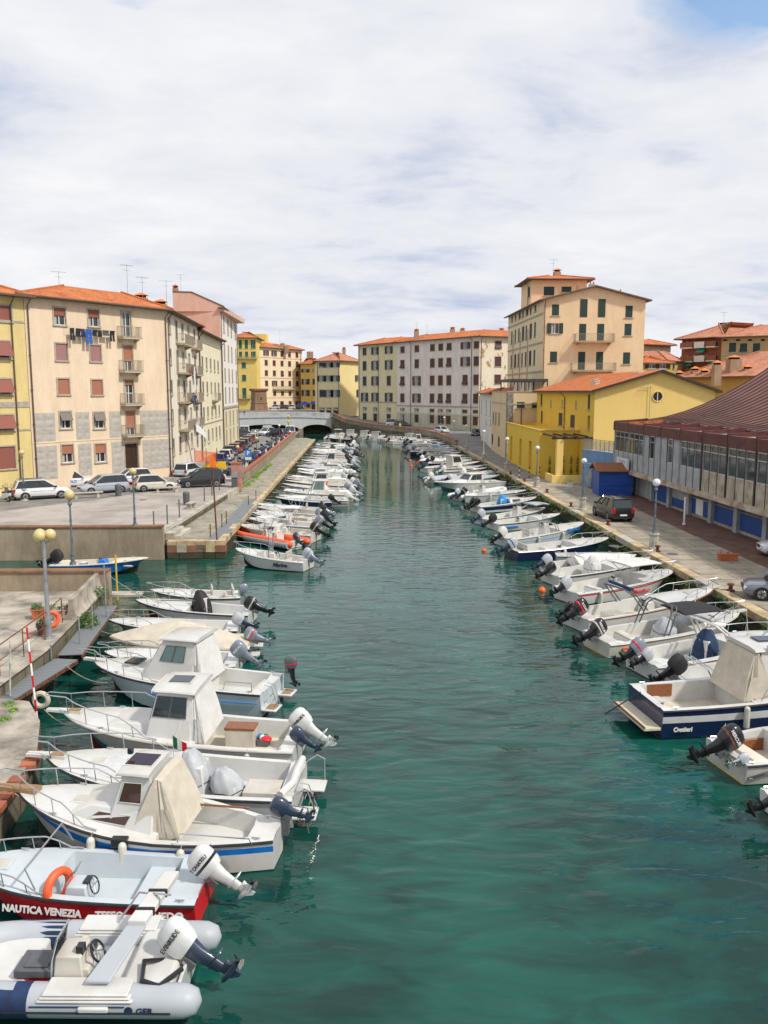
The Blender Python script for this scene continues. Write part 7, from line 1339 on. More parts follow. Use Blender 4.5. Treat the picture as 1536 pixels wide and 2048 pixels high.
# ---------------------------------------------------------------- left row, nearest first
# 1 grey inflatable with white outboard at the bottom edge
bt = Rib('large grey inflatable boat with dark blue tube patches and tilted white outboard, nearest of all', (-125, 1918), (372, 1920), .55, 2.2, .27, 'hyp', None, 'gel', .28)
t_ = bt; hw = bt.B / 2 - .27
for (x0, x1) in ((2.35, 3.3),):
    for sd in (-1, 1): b = MB(); b.tube([(x0 + (x1 - x0) * i / 4, sd * hw, .425) for i in range(5)], .277, M['navy_patch'] if 'navy_patch' in M else M['afblue'], 16); b.build('tube_patch', bt.root, angle=60)
b = MB(); b.tube([(.75, hw + .262, .50), (2.3, hw + .262, .5)], .012, M['afblue'], 5); b.tube([(.75, -hw - .262, .50), (2.3, -hw - .262, .5)], .012, M['afblue'], 5); b.build('tube_stripe', bt.root)
b = MB(); b.frus((-.02, 1.0, -hw, hw, .26), (.1, .9, -hw * .92, hw * .92, .66), M['gel']); b.frus((.9, 1.9, -hw, hw, .26), (.9, 1.9, -hw * .9, hw * .9, .42), M['gel']); b.build('stern_moulding', bt.root, bevel=.06)
for sd in (-1, 1):
    for k in range(3): b = MB(); b.box(.7 - k * .04, 2.1 + k * .04, sd * (hw + .02) - .22 - k * .015, sd * (hw + .02) + .22 + k * .015, .66 - k * .05, .70 - k * .05, M['gel']); b.build('side_moulding', bt.root, bevel=.04)
b = MB(); b.box(1.9, 2.02, -hw * .8, hw * .8, .26, .6, M['gel2']); b.build('step', bt.root); b = MB(); b.box(2.6, bt.L - .8, -hw * .85, hw * .85, .28, .55, M['gel']); b.build('foredeck', bt.root, bevel=.05)
o = bt.console(.0, .2, 0, wheel=False) if False else None
b = MB(); b.frus((1.55, 2.15, .0, .62, .28), (1.62, 2.05, .05, .57, 1.02), M['gel2']); b.frus((1.35, 1.62, .05, .57, .28), (1.5, 1.62, .05, .57, .8), M['gel2']); cn = b.build('console', bt.root, bevel=.03)
b = MB(); b.add([(2.1, .0, .95), (2.1, .6, .95), (2.0, .56, 1.32), (2.0, .04, 1.32)], [(0, 1, 2, 3), (3, 2, 1, 0)], M['tint']); b.tube([(2.12, 0, .3), (2.1, .0, .95), (2.0, .04, 1.33), (2.0, .56, 1.33), (2.1, .6, .95), (2.12, .62, .3)], .018, M['steel'], 6); b.build('windscreen', cn)
b = MB(); c = Vector((1.42, .3, .93)); b.tube([c + Vector((.1 * cos(a * pi / 10), .19 * sin(a * pi / 10), .16 * cos(a * pi / 10))) for a in range(20)], .022, M['black'], 6, closed=True); [b.cyl(c + Vector((.04, 0, 0)), c + Vector((.1 * cos(a), .19 * sin(a), .16 * cos(a))), .012, .012, M['steel'], 5) for a in (0, 2.1, 4.2)]; b.build('steering_wheel', cn)
for bb_ in ((1.6, 1.72, .35, .5, 1.0, 1.14), (1.5, 1.56, .08, .2, .86, 1.0), (1.62, 1.64, .36, .49, .6, .66)): b = MB(); b.box(*bb_, M['black']); b.build('instrument', cn)
b = MB(); b.cyl((1.85, .64, .55), (1.85, .66, .55), .1, .1, M['gpl'], 12); b.build('speaker', cn)
bx = bt.box(.0, 0, .62, .5, .3, 'redp', .3, 'cool_box'); bx.location = (2.45, .25, .28); b = MB(); b.box(-.34, .34, -.28, .28, .3, .44, M['gpl']); b.box(-.2, .2, -.2, .2, .44, .47, M['gpl']); b.build('lid', bx, bevel=.02)
b = MB()                                                             # folded arch, lying diagonally
pA, pB = Vector((1.25, hw + .05, .75)), Vector((.45, -hw - .1, 1.55))
for k, wd, m, off in ((0, .17, 'hyp', 0),): b.loft([[pA + Vector((-wd * 1.2, 0, 0)), pA + Vector((wd * 1.2, 0, 0)), pA + Vector((wd * 1.2, 0, .05)), pA + Vector((-wd * 1.2, 0, .05))], [pA.lerp(pB, .5) + Vector((-wd, 0, 0)), pA.lerp(pB, .5) + Vector((wd, 0, 0)), pA.lerp(pB, .5) + Vector((wd, 0, .05)), pA.lerp(pB, .5) + Vector((-wd, 0, .05))]], M[m])
q0, q1 = pA.lerp(pB, .5), pB; b.loft([[q0 + Vector((-.16, 0, .0)), q0 + Vector((.16, 0, 0)), q0 + Vector((.16, 0, .12)), q0 + Vector((-.16, 0, .12))], [q1 + Vector((-.14, 0, 0)), q1 + Vector((.14, 0, 0)), q1 + Vector((.14, 0, .12)), q1 + Vector((-.14, 0, .12))]], M['gel'])
for f in (.62, .8): q = pA.lerp(pB, f); b.box(q.x - .17, q.x + .17, q.y - .03, q.y + .03, q.z - .01, q.z + .14, M['black'])
b.build('folded_arch', bt.root, bevel=.015); b = MB(); b.tube([Vector((1.45, -hw, .7)), Vector((1.0, -hw * .9, 1.35)), Vector((.3, -hw * .3, 1.62))], .02, M['steel'], 6); b.build('arch_tube', bt.root)
b = MB(); b.tube([(.35, .1, .62), (.62, .35, .78), (.55, .75, .72), (.25, .8, .66), (-.05, .45, .72)], .045, M['black'], 8); b.build('control_hose', bt.root)
for sd in (-1, 1): put('lettering', text_mesh('GER', .15, M['afblue'], .003, bold=.004), bt.root, (.42, sd * (hw + .275), .43), rot=(R(90), 0, 0 if sd < 0 else pi))
b = MB(); b.cyl((.68, hw + .262, .44), (.68, hw + .275, .44), .07, .07, M['afblue'], 10); b.build('emblem', bt.root)
b = MB(); b.box(1.0, 1.5, hw + .25, hw + .32, .42, .52, M['gel']); b.build('grab_handle', bt.root, bevel=.03)
outboard(bt.root, (-.05, .05, .62), 1.18, 56, 'cowlw', 'cowlb', None, 'EVINRUDE', -10)
# leg lower unit of that motor is weathered yellow: a sleeve part
# 2 NEDO boat
bt = Boat('pale grey open boat with a red white-lettered hull side, beside the large inflatable', (-70, 1730), (412, 1764), .8, 1.85, .62, .9, 'red', None, 'algae', 'ggel', 'ggel', 'rub', ws=.95, cz=(.13, .60), band=(.3, .85), rimw=.16)
bt.console(.60 * .82, .62, .3, 'ggel', .26, y=.35); bt.box(.22, -.1, .55, 1.5, .28, 'ggel', nm='bench'); bt.box(.12, .55, .5, .5, .22, 'ggel', nm='locker'); lifebuoy((bt.L * .56, .55, .75), (R(90), R(10), R(70)), .3, nm='lifebuoy', parent=bt.root)
bt.motor(s=1.12, tilt=52, cowl='cowlw', leg='cowlw', stripe='black', text='TOHATSU', yaw=-6, y=0)
bt.text('- NEDO', .115, .62, .21, 'white', 1, bold=.008); bt.text('NAUTICA VENEZIA', .60, .62, .19, 'white', 1, bold=.008); bt.text('TESEO', .33, .62, .19, 'white', 1, bold=.008); bt.pulpit(.62, .28, .1)
b = MB(); b.tube([(bt.L * .62, -.9, .9), (bt.L * .66, -.85, 1.3), (bt.L * .66, .85, 1.3), (bt.L * .62, .9, .9)], .02, M['steel'], 6); b.build('grab_rail', bt.root)
bt.box(.42, -.95, .35, .18, .2, 'black', .75, 'winch')
# 3 white launch with blue band and beige canvas
bt = Boat('white pointed launch with navy and blue sheer band, beige canvas screen and small dark outboard', (38, 1606), (556, 1672), .95, 2.3, .72, 1.25, 'gel', 'blue', 'algae', 'gel', 'gel', 'rub', ws=.38, pw=2.0, q=.8, cz=(.1, .40), band=(.62, .82), kn=.5, rk=.08, boot=None, camber=.1, zf=.3)
bt.trunk(.42, .80, .50, .80, 'tintb', sw=(.30, .74, .28, .74)); bt.cabin(.42, .60, 1.28, w=.66, wt=.74, rake=.38, aft=.1, glass='tintb', sidewin=(.3, .88, .5, .85), split=False, hatch=True, aftover=.0); bt.canopy(.32, .42, 1.24, 'canv', w=.74)
bt.pulpit(.66, .42, .35); bt.sprit(.5, 'teak'); bt.fender(.5, 1, ln=.6); bt.fender(.62, 1, 'fend', .5); bt.fender(.30, 1); bt.motor(s=.78, tilt=62, cowl='cowlb', leg='cowlb', back=-.02, y=-.35, dz=.15, yaw=12)
b = MB(); b.box(-.16, .02, -.42, -.28, .45, .85, M['gpl']); b.build('motor_bracket', bt.root); bt.box(.24, -.6, 1.3, .05, .05, 'wood', .85, 'oar')
b = MB(); [b.tube([(-.05, y, .95), (-.5, y, .9), (-.6, y, .45)], .018, M['steel'], 6) for y in (-.75, -.45)]; [b.cyl((-.15 - k * .11, -.75, .93 - k * .1), (-.15 - k * .11, -.45, .93 - k * .1), .02, .02, M['teak'], 5) for k in range(4)]; b.build('ladder', bt.root)
b = MB(); b.tube([(bt.L * .05, .95, .85), (bt.L * .06, 1.0, 1.05), (bt.L * .3, 1.1, 1.1), (bt.L * .31, 1.1, .9)], .015, M['steel'], 5); b.build('stern_rail', bt.root); bt.box(.55, 0, .12, .12, .14, 'black', 2.3, 'search_light')
# 4 open white boat, silver covers
bt = Boat('white open fishing boat with silver covered console, Italian flag and bathing ladder', (98, 1528), (600, 1570), .95, 2.4, .75, 1.2, 'gel', None, 'afblue', 'gel', 'nonslip', 'rub', ws=.93, cz=(.06, .50), zf=.2, band=(.1, .2))
bt.console(.40, .95, 0, 'gel', .4, 'canvg'); bt.console(.27, .5, 0, 'gel', .32, 'canvg', y=.15); bt.box(.14, .1, .9, .75, .42, 'gel2', nm='engine_box'); bt.platform(.55, .92, 'gel', True); bt.pulpit(.58, .45, .45); bt.sprit(.55); bt.ensign(.52, -.4, .75)
b = MB(); b.tube([(.1, -1.02, .86), (.12, -.3, .88), (.1, .4, .88), (.3, 1.0, .86)], .09, M['canvw'], 8); b.build('rolled_awning', bt.root)
for sd in (-1, 1): b = MB(); b.tube([(0, sd * .95, .8), (-.3, sd * .95, 1.0), (-.5, sd * .95, .9), (-.5, sd * .95, .35)], .018, M['steel'], 6); b.build('stern_rail', bt.root)
b = MB(); b.frus((bt.L * .54, bt.L * .84, -.75, .75, 1.02), (bt.L * .57, bt.L * .80, -.6, .6, 1.12), M['nonslip']); b.build('foredeck_cushion', bt.root, bevel=.05)
# 5 pilothouse, teal bottom, white outboard
bt = Boat('white pilothouse boat with teal lower hull, draped rear screen and two outboards', (132, 1440), (600, 1478), .95, 2.45, .70, 1.2, 'gel', None, 'afred', 'gel', 'beige_deck', 'gel2', ws=.93, cz=(.06, .40), zf=.2, boot='teal', band=(.4, .5))
bt.trunk(.56, .84, .3, .75, port=False); bt.cabin(.42, .61, 1.4, w=.8, wt=.8, rake=.35, aftover=.15, sidewin=(.12, .95, .48, .90), slope=.05, glass='tint'); bt.canopy(.36, .42, 1.3, 'canvw', w=.76)
bt.pulpit(.60, .5, .5); bt.sprit(.55, 'gel', True, .14); bt.motor(s=1.15, tilt=48, cowl='cowlw', leg='cowlw', text='EVINRUDE', y=-.15, stripe=None); bt.motor(s=.75, tilt=50, cowl='cowlb', y=.55)
bt.box(.26, -.35, .85, .5, .55, 'gel2', nm='cool_box', lid='wood'); bt.box(.17, -.45, .35, .35, .2, 'gpl', nm='basket'); 
for k, m in enumerate(('green', 'white', 'bluel')): b = MB(); b.ball((bt.L * .17 + (k - 1) * .08, -.45 + (k % 2) * .1, .45), .09, M[m], 8, 6); b.build('bottle', bt.root)
b = MB(); b.ball((.85, .55, .8), .16, M['redp'], 10, 6, (1, 1, .5)); b.build('red_bag', bt.root); bt.fender(.50, 1, 'navy', .4); bt.fender(.18, 1, 'gel2', .45); 
# 6 pilothouse with blue line
bt = Boat('white sport pilothouse boat with a thin blue hull line, green windows and black auxiliary outboard', (190, 1330), (545, 1375), .95, 2.4, .80, 1.15, 'ggel', None, 'algae', 'gel', 'gel', 'rub', ws=.93, cz=(.06, .36), zf=.25, band=(.52, .6))
b = MB(); b.tube([(bt.x(t, .7), bt.b(t) * .985 + .015, .05 + .55 * bt.s(t)) for t in (.02, .15, .3, .45, .6)], .02, M['bluel'], 5); b.tube([(bt.x(t, .7), -bt.b(t) * .985 - .015, .05 + .55 * bt.s(t)) for t in (.02, .15, .3, .45, .6)], .02, M['bluel'], 5); b.build('blue_line', bt.root)
bt.trunk(.52, .86, .28, .75, port=False); bt.cabin(.37, .66, 1.45, w=.8, wt=.76, rake=.8, aftover=.15, glass='greeng', sidewin=(.22, .80, .50, .86), slope=-.02, split=True, hatch=False); bt.canopy(.32, .37, 1.35, 'canvw', w=.74); bt.pulpit(.58, .42, .45); bt.sprit(.4, 'gel', False); bt.platform(.5, .95, 'gel', True, True)
bt.motor(s=.8, tilt=4, cowl='gpl', leg='black', y=-.75, dz=.25, back=.15, stripe='redp'); bt.seat(.07, .8, .35, .35); b = MB(); b.box(bt.L * .72, bt.L * .80, -.3, .3, 1.22, 1.27, M['tint']); b.build('deck_hatch', bt.root); b = MB(); b.box(bt.L * .42, bt.L * .47, .92, .96, .85, 1.0, M['black']); b.build('porthole', bt.root)
b = MB(); b.tube([(.3, 1.05, .85), (.3, 1.08, 1.15), (1.2, 1.1, 1.15), (1.25, 1.1, .88)], .016, M['steel'], 5); b.build('grab_rail', bt.root)
# 7 small boat behind, dark outboard
bt = Boat('small white open boat with blue bundle, mostly hidden behind the sport pilothouse boat', (210, 1305), (478, 1318), .8, 1.9, .55, .85, cz=(.1, .55)); bt.pulpit(.6, .3, .2); bt.motor(s=1.1, tilt=48, cowl='cowlg', leg='cowlg', text='SUZUKI', tcol='white'); b = MB(); b.ball((bt.L * .42, 0, 1.0), .3, M['canvb'], 10, 8, (1.1, .8, .8)); b.build('blue_bundle', bt.root); bt.console(.4, .5, .2)
# 8 tarp covered
bt = Boat('navy hulled boat under a long beige tarpaulin with a brown stained stern', (222, 1275), (505, 1285), .8, 2.0, .60, .9, 'navy', 'navy', 'algae', 'gel', 'gel', 'gel2', cz=(.1, .6), band=(.3, .9)); bt.tarp(.02, .99, .75, 'canv', .5); bt.motor(s=.95, tilt=62, cowl='cowlg', leg='cowlg', stripe='redp', text='SUZUKI', tcol='white'); bt.platform(.35, .9, 'gel2', False)
bt = Boat('white open boat between the beige tarpaulin boat and the twin of white and red hulls', (218, 1243), (478, 1250), .8, 1.9, .5, .85, cz=(.1, .5)); bt.pulpit(.6, .35, .2); bt.motor(s=.9, tilt=60, cowl='cowlw', leg='cowlb', cover='canvg'); bt.seat(.3)
# 9 white / dark red with black covered console
bt = Boat('white boat with dark red waterline and a black hooded console standing tall', (272, 1205), (505, 1222), .85, 2.0, .58, .95, 'gel', None, 'algae', 'gel', 'nonslip', 'rub', cz=(.08, .52), boot='dred'); bt.pulpit(.6, .32, .15); bt.motor(s=1.1, tilt=62, cowl='black', leg='black', stripe='gel2'); bt.console(.42, 1.0, 0, 'gel', .28, 'canvk'); bt.box(.62, .3, 1.6, .05, .04, 'gpl', 1.0, 'oar')
bt = Boat('white cushioned open boat directly behind the black hooded console boat', (300, 1186), (478, 1188), .8, 1.9, .5, .9, cz=(.08, .55)); bt.pulpit(.55, .32, .1); bt.seat(.12, .55, .35, .45, back=True); bt.seat(.35, .4, .4, .4, back=True); bt.motor(s=.8, tilt=10, cowl='cowlg', leg='cowlg'); bt.console(.5, .5, .2)
# blue boat in the basin
bt = Boat('bright blue and white open boat with a black hooded outboard inside the small basin', (296, 1122), (112, 1128), .7, 1.9, .5, .85, 'blue', None, 'algae', 'cream', 'cream', 'gel2', cz=(.1, .66), band=(.3, .5)); bt.motor(s=1.25, tilt=58, cowl='black', cover='canvk', leg='black'); bt.console(.52, .6, .0, 'bluel', .28); bt.seat(.3, .25, .35, .35, 'bluel', 'cream'); bt.box(.15, .0, .5, 1.1, .25, 'cream')
b = MB(); b.ball((bt.L * .83, bt.b(.83) * -.97, .45), .2, M['gel'], 8, 4, (1.6, .12, .35)); b.build('fish_emblem', bt.root)
# 10 open console boat on its own
bt = Boat('white centre console boat with navy script on its side, floating alone off the pier', (472, 1103), (617, 1122), .8, 1.9, .58, .95, 'gel', None, 'algae', 'gel', 'cream', 'gel2', cz=(.08, .66)); bt.console(.48, .7, .55, 'gel', .3); bt.ttop(.5, 1.75, .4, .25, 'canvw', 'black') if False else None; bt.seat(.3, .4, .45, .4, back=True); bt.seat(.12, .6, .3, .4); bt.pulpit(.55, .38, .1); bt.motor(s=1.15, tilt=55, cowl='cowls', leg='cowlg', stripe='cowlg'); bt.text('Marine', .30, .52, .32, 'navy', 1, .25); bt.text('Marine', .30, .52, .32, 'navy', -1, .25)
b = MB(); [b.tube([(bt.L * .5 + .1, y, .3), (bt.L * .5 + .08, y, 2.0)], .018, M['gpl'], 5) for y in (-.3, .3)]; b.add([(bt.L * .5 + .1, -.3, .9), (bt.L * .5 + .1, .3, .9), (bt.L * .5 + .08, .3, 1.95), (bt.L * .5 + .08, -.3, 1.95)], [(0, 1, 2, 3)], M['clear']); b.build('tall_screen', bt.root)
# 11 orange inflatable
bt = Rib('orange and grey inflatable boat with a small flat sun top by the left pier', (462, 1056), (592, 1080), .6, 2.1, .26, 'orange', None, 'gel', .3, under='hypw'); bt.motor(s=.95, tilt=50, cowl='cowlb', leg='cowlb'); bt.console(.42, .7, .4, 'gel', .28); bt.ttop(.45, 1.5, .45, 1.1, 'canvw'); bt.seat(.25, .3, .45, .4)
b = MB()
for sd in (-1, 1): b.tube([(L_, sd * (bt.B / 2 - .26 + .05), .36) for L_ in (-.3, 1, 2, 3, bt.L * .6)], .255, M['hyp'], 12)
b.build('grey_tube_side', bt.root)
# 12 cabin boat
bt = Boat('cream cabin boat with a blue line and black outboard behind the orange inflatable', (482, 1050), (632, 1066), .9, 2.2, .62, 1.0, 'gel2', 'bluel', 'algae', 'gel2', 'beige_deck', 'gel2', cz=(.08, .42), band=(.4, .48)); bt.trunk(.45, .85, .42, .8); bt.pulpit(.6, .35, .15); bt.motor(s=1.25, tilt=55, cowl='black', leg='black', stripe='gel2'); bt.console(.40, .8, .3); bt.seat(.2, .5)
# ---------------------------------------------------------------- the packed rows: varied boats built from one recipe
def mixed(label, bow, stern, seed, z=.85, group=None, far=False, m0=None, cover=None, side=1):
    g = random.Random(seed); kind = g.choice(['open', 'console', 'cuddy', 'cuddy', 'tarp', 'console', 'pilot', 'top', 'rib']) if m0 is None else m0
    cowl = g.choice(['black', 'cowlg', 'cowlw', 'cowlb', 'black', 'cowls']); topm = g.choice(['gel', 'gel', 'gel2', 'gel', 'navy', 'gel2', 'cream'])
    if kind == 'rib': bt = Rib(label, bow, stern, .6, 2.1, .24, g.choice(['hyp', 'hypw']), None, 'gel', .3, group=group)
    else: bt = Boat(label, bow, stern, z, None, g.uniform(.5, .7), g.uniform(.85, 1.1), topm, g.choice([None, None, 'bluel', 'navy', 'dred']), g.choice(['algae', 'afblue', 'algae', 'afred']), g.choice(['gel', 'gel', 'gel2']), g.choice(['nonslip', 'beige_deck', 'gel', 'gel']), g.choice(['rub', 'gel2', 'gel2']), ws=g.uniform(.85, .95), cz=(.08, .45 if kind in ('cuddy', 'pilot') else .58), band=(.35, .5), group=group)
    if kind != 'rib' and g.random() < .75: bt.pulpit(.6, .34, .15)
    if kind == 'open': bt.seat(.3, .5); bt.seat(.12, .6); bt.console(.45, .5, .25, y=.3)
    if kind in ('console', 'rib'): bt.console(.42, .7, .4, cover=g.choice([None, None, 'canvg', 'canvw'])); bt.seat(.25, .4, .45, .4, back=True)
    if kind == 'cuddy': bt.trunk(.46, .86, .32, .8); b = MB(); x = bt.L * .47; w_ = bt.b(.47) * .75; z_ = bt.s(.47) + .3; b.add([(x + .25, -w_, z_), (x + .35, 0, z_), (x, 0, z_ + .42), (x - .1, -w_ * .9, z_ + .38), (x + .25, w_, z_), (x - .1, w_ * .9, z_ + .38)], [(0, 1, 2, 3), (1, 4, 5, 2)], M['clear']); b.tube([(x + .25, -w_, z_), (x - .1, -w_ * .9, z_ + .38), (x, 0, z_ + .42), (x - .1, w_ * .9, z_ + .38), (x + .25, w_, z_)], .014, M['steel'], 5); b.build('windscreen', bt.root); bt.seat(.2, .5)
    if kind == 'tarp': bt.tarp(.03, g.choice([.6, .95]), g.uniform(.25, .6), g.choice(['canvw', 'canvg', 'canv', 'canvn', 'canvb', 'canvw']), g.uniform(.35, .6))
    if kind == 'pilot': bt.trunk(.52, .84, .28, .75, port=False); bt.cabin(.40, .62, 1.25, w=.8, wt=.78, rake=.5, aftover=.2, glass=g.choice(['tint', 'greeng']), hatch=False)
    if kind == 'top': bt.console(.42, .7, .4); bt.ttop(.40, 1.75, .7, 1.4, g.choice(['canvw', 'canvn', 'canvw', 'canv', 'canvb']))
    if g.random() < .3: bt.fender(.4, side)
    cv = g.random() < .22; bt.motor(s=g.uniform(.95, 1.2), tilt=g.uniform(42, 62), cowl=cowl, leg=cowl if cowl in ('black', 'cowlb') else g.choice([cowl, 'black']), cover=g.choice(['canvk', 'canvw', 'canvg']) if cv else None, stripe=None if far else 'gel2', yaw=g.uniform(-12, 12))
    return bt, kind, topm, cowl
KN = dict(open='open boat', console='centre console boat', cuddy='low cabin boat', tarp='boat under tarpaulin', pilot='wheelhouse boat', top='boat with a sun top', rib='grey inflatable boat'); CN = dict(black='black', cowlg='grey', cowlw='white', cowlb='dark blue', cowls='silver'); TN = dict(gel='white', gel2='off white', navy='navy', cream='cream')
def packed(k, where, *a, **kw):
    r = mixed('x', *a, **kw); bt, kind, tm, cl = r; bt.root['label'] = '%s %s, %s outboard, %s %s' % (TN.get(tm, 'white') if kind != 'rib' else 'low', KN[kind], CN[cl], ORD[k], where); return bt
# left, between the orange inflatable and the navy boat
spec = [((498, 1041), (640, 1052), 'top'), ((505, 1031), (648, 1042), 'cuddy'), ((512, 1024), (640, 1034), 'open'), ((517, 1017), (648, 1028), 'top'), ((505, 1010), (645, 1019), 'console')]
for k, (bw, st, kd) in enumerate(spec): packed(k, 'past the orange inflatable', bw, st, 100 + k, m0=kd, group='white boats packed beyond the orange inflatable')
bt = Boat('dark navy wooden looking boat with white deck in the left row, blue folded bimini', (551, 997), (662, 1002), .9, 2.0, .6, 1.0, 'navy', 'navy', 'algae', 'gel', 'gel', 'gel', cz=(.08, .5), band=(.3, .9)); bt.arch(.4, .9); bt.motor(s=1.0, tilt=50, cowl='black', leg='black'); bt.pulpit(); b = MB(); b.tube([(bt.L * .5, -.8, 1.5), (bt.L * .5, .8, 1.7)], .1, M['bluel'], 8); b.build('folded_bimini', bt.root)
# left row further up: quay edge x = -8.5, sterns towards the middle of the canal
y = 77.6; k = 0; rl = random.Random(5)
while y < 168 and k < 30:
    L_ = rl.uniform(5.2, 7.2) + (.5 if 84 < y < 100 else 0); kd = None
    if k == 4: kd = 'pilot'; L_ = 7.6
    xb = QL + rl.uniform(.5, 1.3)
    bt = packed(k, 'past the navy boat', (xb, y, 0), (xb + L_, y - rl.uniform(-.3, .5), 0), 300 + k, far=True, m0=kd, group='boats moored in the left row towards the bridge', side=1)
    if k == 3: lifebuoy((bt.L * .35, .8, 1.3), (R(85), 0, R(180)), .3, parent=bt.root)
    y += 2.1 + rl.uniform(0, .7) + y * .003; k += 1
nleft = k
# right row near ones, sterns to the left
bt = Boat('cream open boat with black outboard and small silver trolling motor at the right edge', (1640, 1470), (1452, 1508), .8, 2.1, .6, .95, 'gel2', None, 'yel', 'gel', 'beige_deck', 'rub', cz=(.1, .6)); bt.motor(s=1.25, tilt=60, cowl='black', leg='black', stripe='rust', text='MERCURY', tcol='white', yaw=-6); bt.motor(s=.55, tilt=70, cowl='cowls', leg='steel', y=-.75, dz=-.05); bt.seat(.22, .7, .35, .45, 'gel', 'cream'); bt.box(.45, .85, 1.5, .1, .35, 'wood', nm='side_board')
b = MB(); b.tube([(bt.L * t, -bt.b(t) - .02, .45 - .2 * (t < .25) * (1 - t * 4)) for t in (.0, .1, .2, .35, .5)], .03, M['black'], 6); b.build('hull_stripe', bt.root)
bt = Boat('grey hulled boat just visible at the lower right edge with a black outboard', (1760, 1580), (1562, 1618), .7, 2, .5, .9); bt.motor(s=1.0, tilt=60, cowl='black', leg='black')
bt = Boat('big navy and white cabin cruiser with a beige canvas screen and wooden bathing platform', (1700, 1372), (1290, 1412), .95, 2.6, .95, 1.35, 'navy', 'gel', 'algae', 'gel', 'beige_deck', 'rub', ws=.95, cz=(.04, .42), zf=.35, band=(.55, .78), rimw=.2)
bt.cabin(.46, .74, 1.5, w=.78, wt=.78, rake=.75, aft=.1, aftover=.25, glass='tint', sidewin=(.25, .8, .55, .9), split=False, hatch=False, slope=.0); bt.canopy(.385, .46, 1.45, 'canv', w=.76)
b = MB(); b.box(-.55, 0.0, -1.15, 1.15, .30, .40, M['beige_deck']); b.box(-.55, -.5, -1.15, 1.15, .36, .44, M['wood']); b.build('bathing_platform', bt.root, bevel=.02); b = MB(); b.box(bt.L * .08, bt.L * .2, 1.02, 1.06, .55, .95, M['wood']); b.build('wooden_board', bt.root); bt.box(.07, .35, .42, .42, .32, 'bluel', nm='cool_box', lid='gel2'); b = MB(); b.box(-.3, .3, -.25, .25, 0, .03, M['navy']); b.build('solar_panel', bt.root, (bt.L * .56, .1, bt.rooftop + .03))
bt.fender(.37, -1, 'gel2', .6); bt.fender(.62, -1, 'gel2', .5); bt.text('Cantieri', .09, .33, .18, 'gel', -1, .2); b = MB(); b.tube([(bt.L * .45, -1.2, 1.1), (bt.L * .47, -1.22, 1.45), (bt.L * .85, -.9, 1.6)], .02, M['steel'], 6); b.build('side_rail', bt.root)
b = MB(); b.tube([(-.02, .3, 1.0), (-.9, .9, .1)], .02, M['black'], 5); b.build('stern_pole', bt.root); b = MB(); b.box(bt.L * .5, bt.L * .54, -.9, -.75, bt.rooftop, bt.rooftop + .1, M['gel']); b.cyl((bt.L * .52, .5, bt.rooftop), (bt.L * .50, .5, bt.rooftop + 1.1), .012, .006, M['gel'], 5); b.build('antenna', bt.root)
bt = Boat('white open boat with a black hooded outboard hidden behind the navy cabin cruiser', (1600, 1325), (1352, 1352), .8, 2.0, .55, .9, cz=(.1, .6)); bt.motor(s=1.15, tilt=52, cowl='black', cover='canvk', leg='black'); bt.arch(.2, .5)
bt = Boat('white boat with SUZUKI on its side, blue canvas cover and two dark outboards', (1545, 1275), (1282, 1322), .85, 2.2, .62, 1.05, 'gel', None, 'algae', 'gel', 'nonslip', 'gel2', cz=(.08, .62), zf=.2); bt.motor(s=1.15, tilt=56, cowl='cowlg', leg='black', y=.3, stripe='redp'); bt.motor(s=.8, tilt=58, cowl='cowlw', leg='black', y=-.35, cover='canvg'); bt.console(.46, .9, 0, 'gel', .45, 'canvn'); bt.text('SUZUKI', .36, .6, .3, 'navy', -1, .1, .014); bt.arch(.55, 1.0, 'gel', .6, .04); bt.pulpit(.6, .35, .2)
b = MB(); b.tube([(bt.L * .42, -.2, 1.7), (bt.L * .62, .1, 1.5)], .1, M['canvw'], 8); b.build('rolled_bimini', bt.root)
bt = Boat('cream boat with red flash, black bimini roof and black outboard in the right row', (1475, 1235), (1192, 1278), .85, 2.3, .6, 1.05, 'gel2', None, 'yel', 'gel', 'beige_deck', 'gel2', cz=(.1, .58)); bt.motor(s=1.25, tilt=60, cowl='black', leg='black', stripe='gel2', text='MERCURY', tcol='white'); bt.ttop(.66, 1.3, .75, 1.9, 'canvk'); bt.console(.46, .6, 0, 'gel', .5, 'canvg'); bt.pulpit(.68, .4, .4); bt.sprit(.4, 'gel', False); bt.seat(.2, .6); b = MB(); b.box(bt.L * .08, bt.L * .2, -bt.b(.1) - .02, -bt.b(.1) + .02, .3, .42, M['orange']); b.build('red_flash', bt.root); bt.ensign(.62, .5, .7)
bt.arch(.36, 1.15, 'gpl', -.5, .03)
bt = Boat('white boat with brown wooden trim and folded navy bimini beside the T top boat', (1425, 1190), (1152, 1236), .85, 2.2, .65, 1.1, 'gel', None, 'algae', 'gel', 'beige_deck', 'wood', cz=(.1, .55), zf=.2); bt.motor(s=1.3, tilt=58, cowl='black', leg='black', stripe='redp', text='SUZUKI', tcol='white', y=-.2); bt.motor(s=.8, tilt=55, cowl='black', y=.5); bt.arch(.38, 1.0, 'gpl', .9, .03); b = MB(); b.tube([(bt.L * .30, -.9, 1.75), (bt.L * .32, .9, 1.75)], .08, M['canvn'], 8); b.build('folded_bimini', bt.root); bt.pulpit(.64, .4, .4); bt.sprit(.45, 'gel', False); bt.box(.28, .2, .9, .7, .3, 'clear', nm='seat_cover'); bt.console(.5, .7, .2)
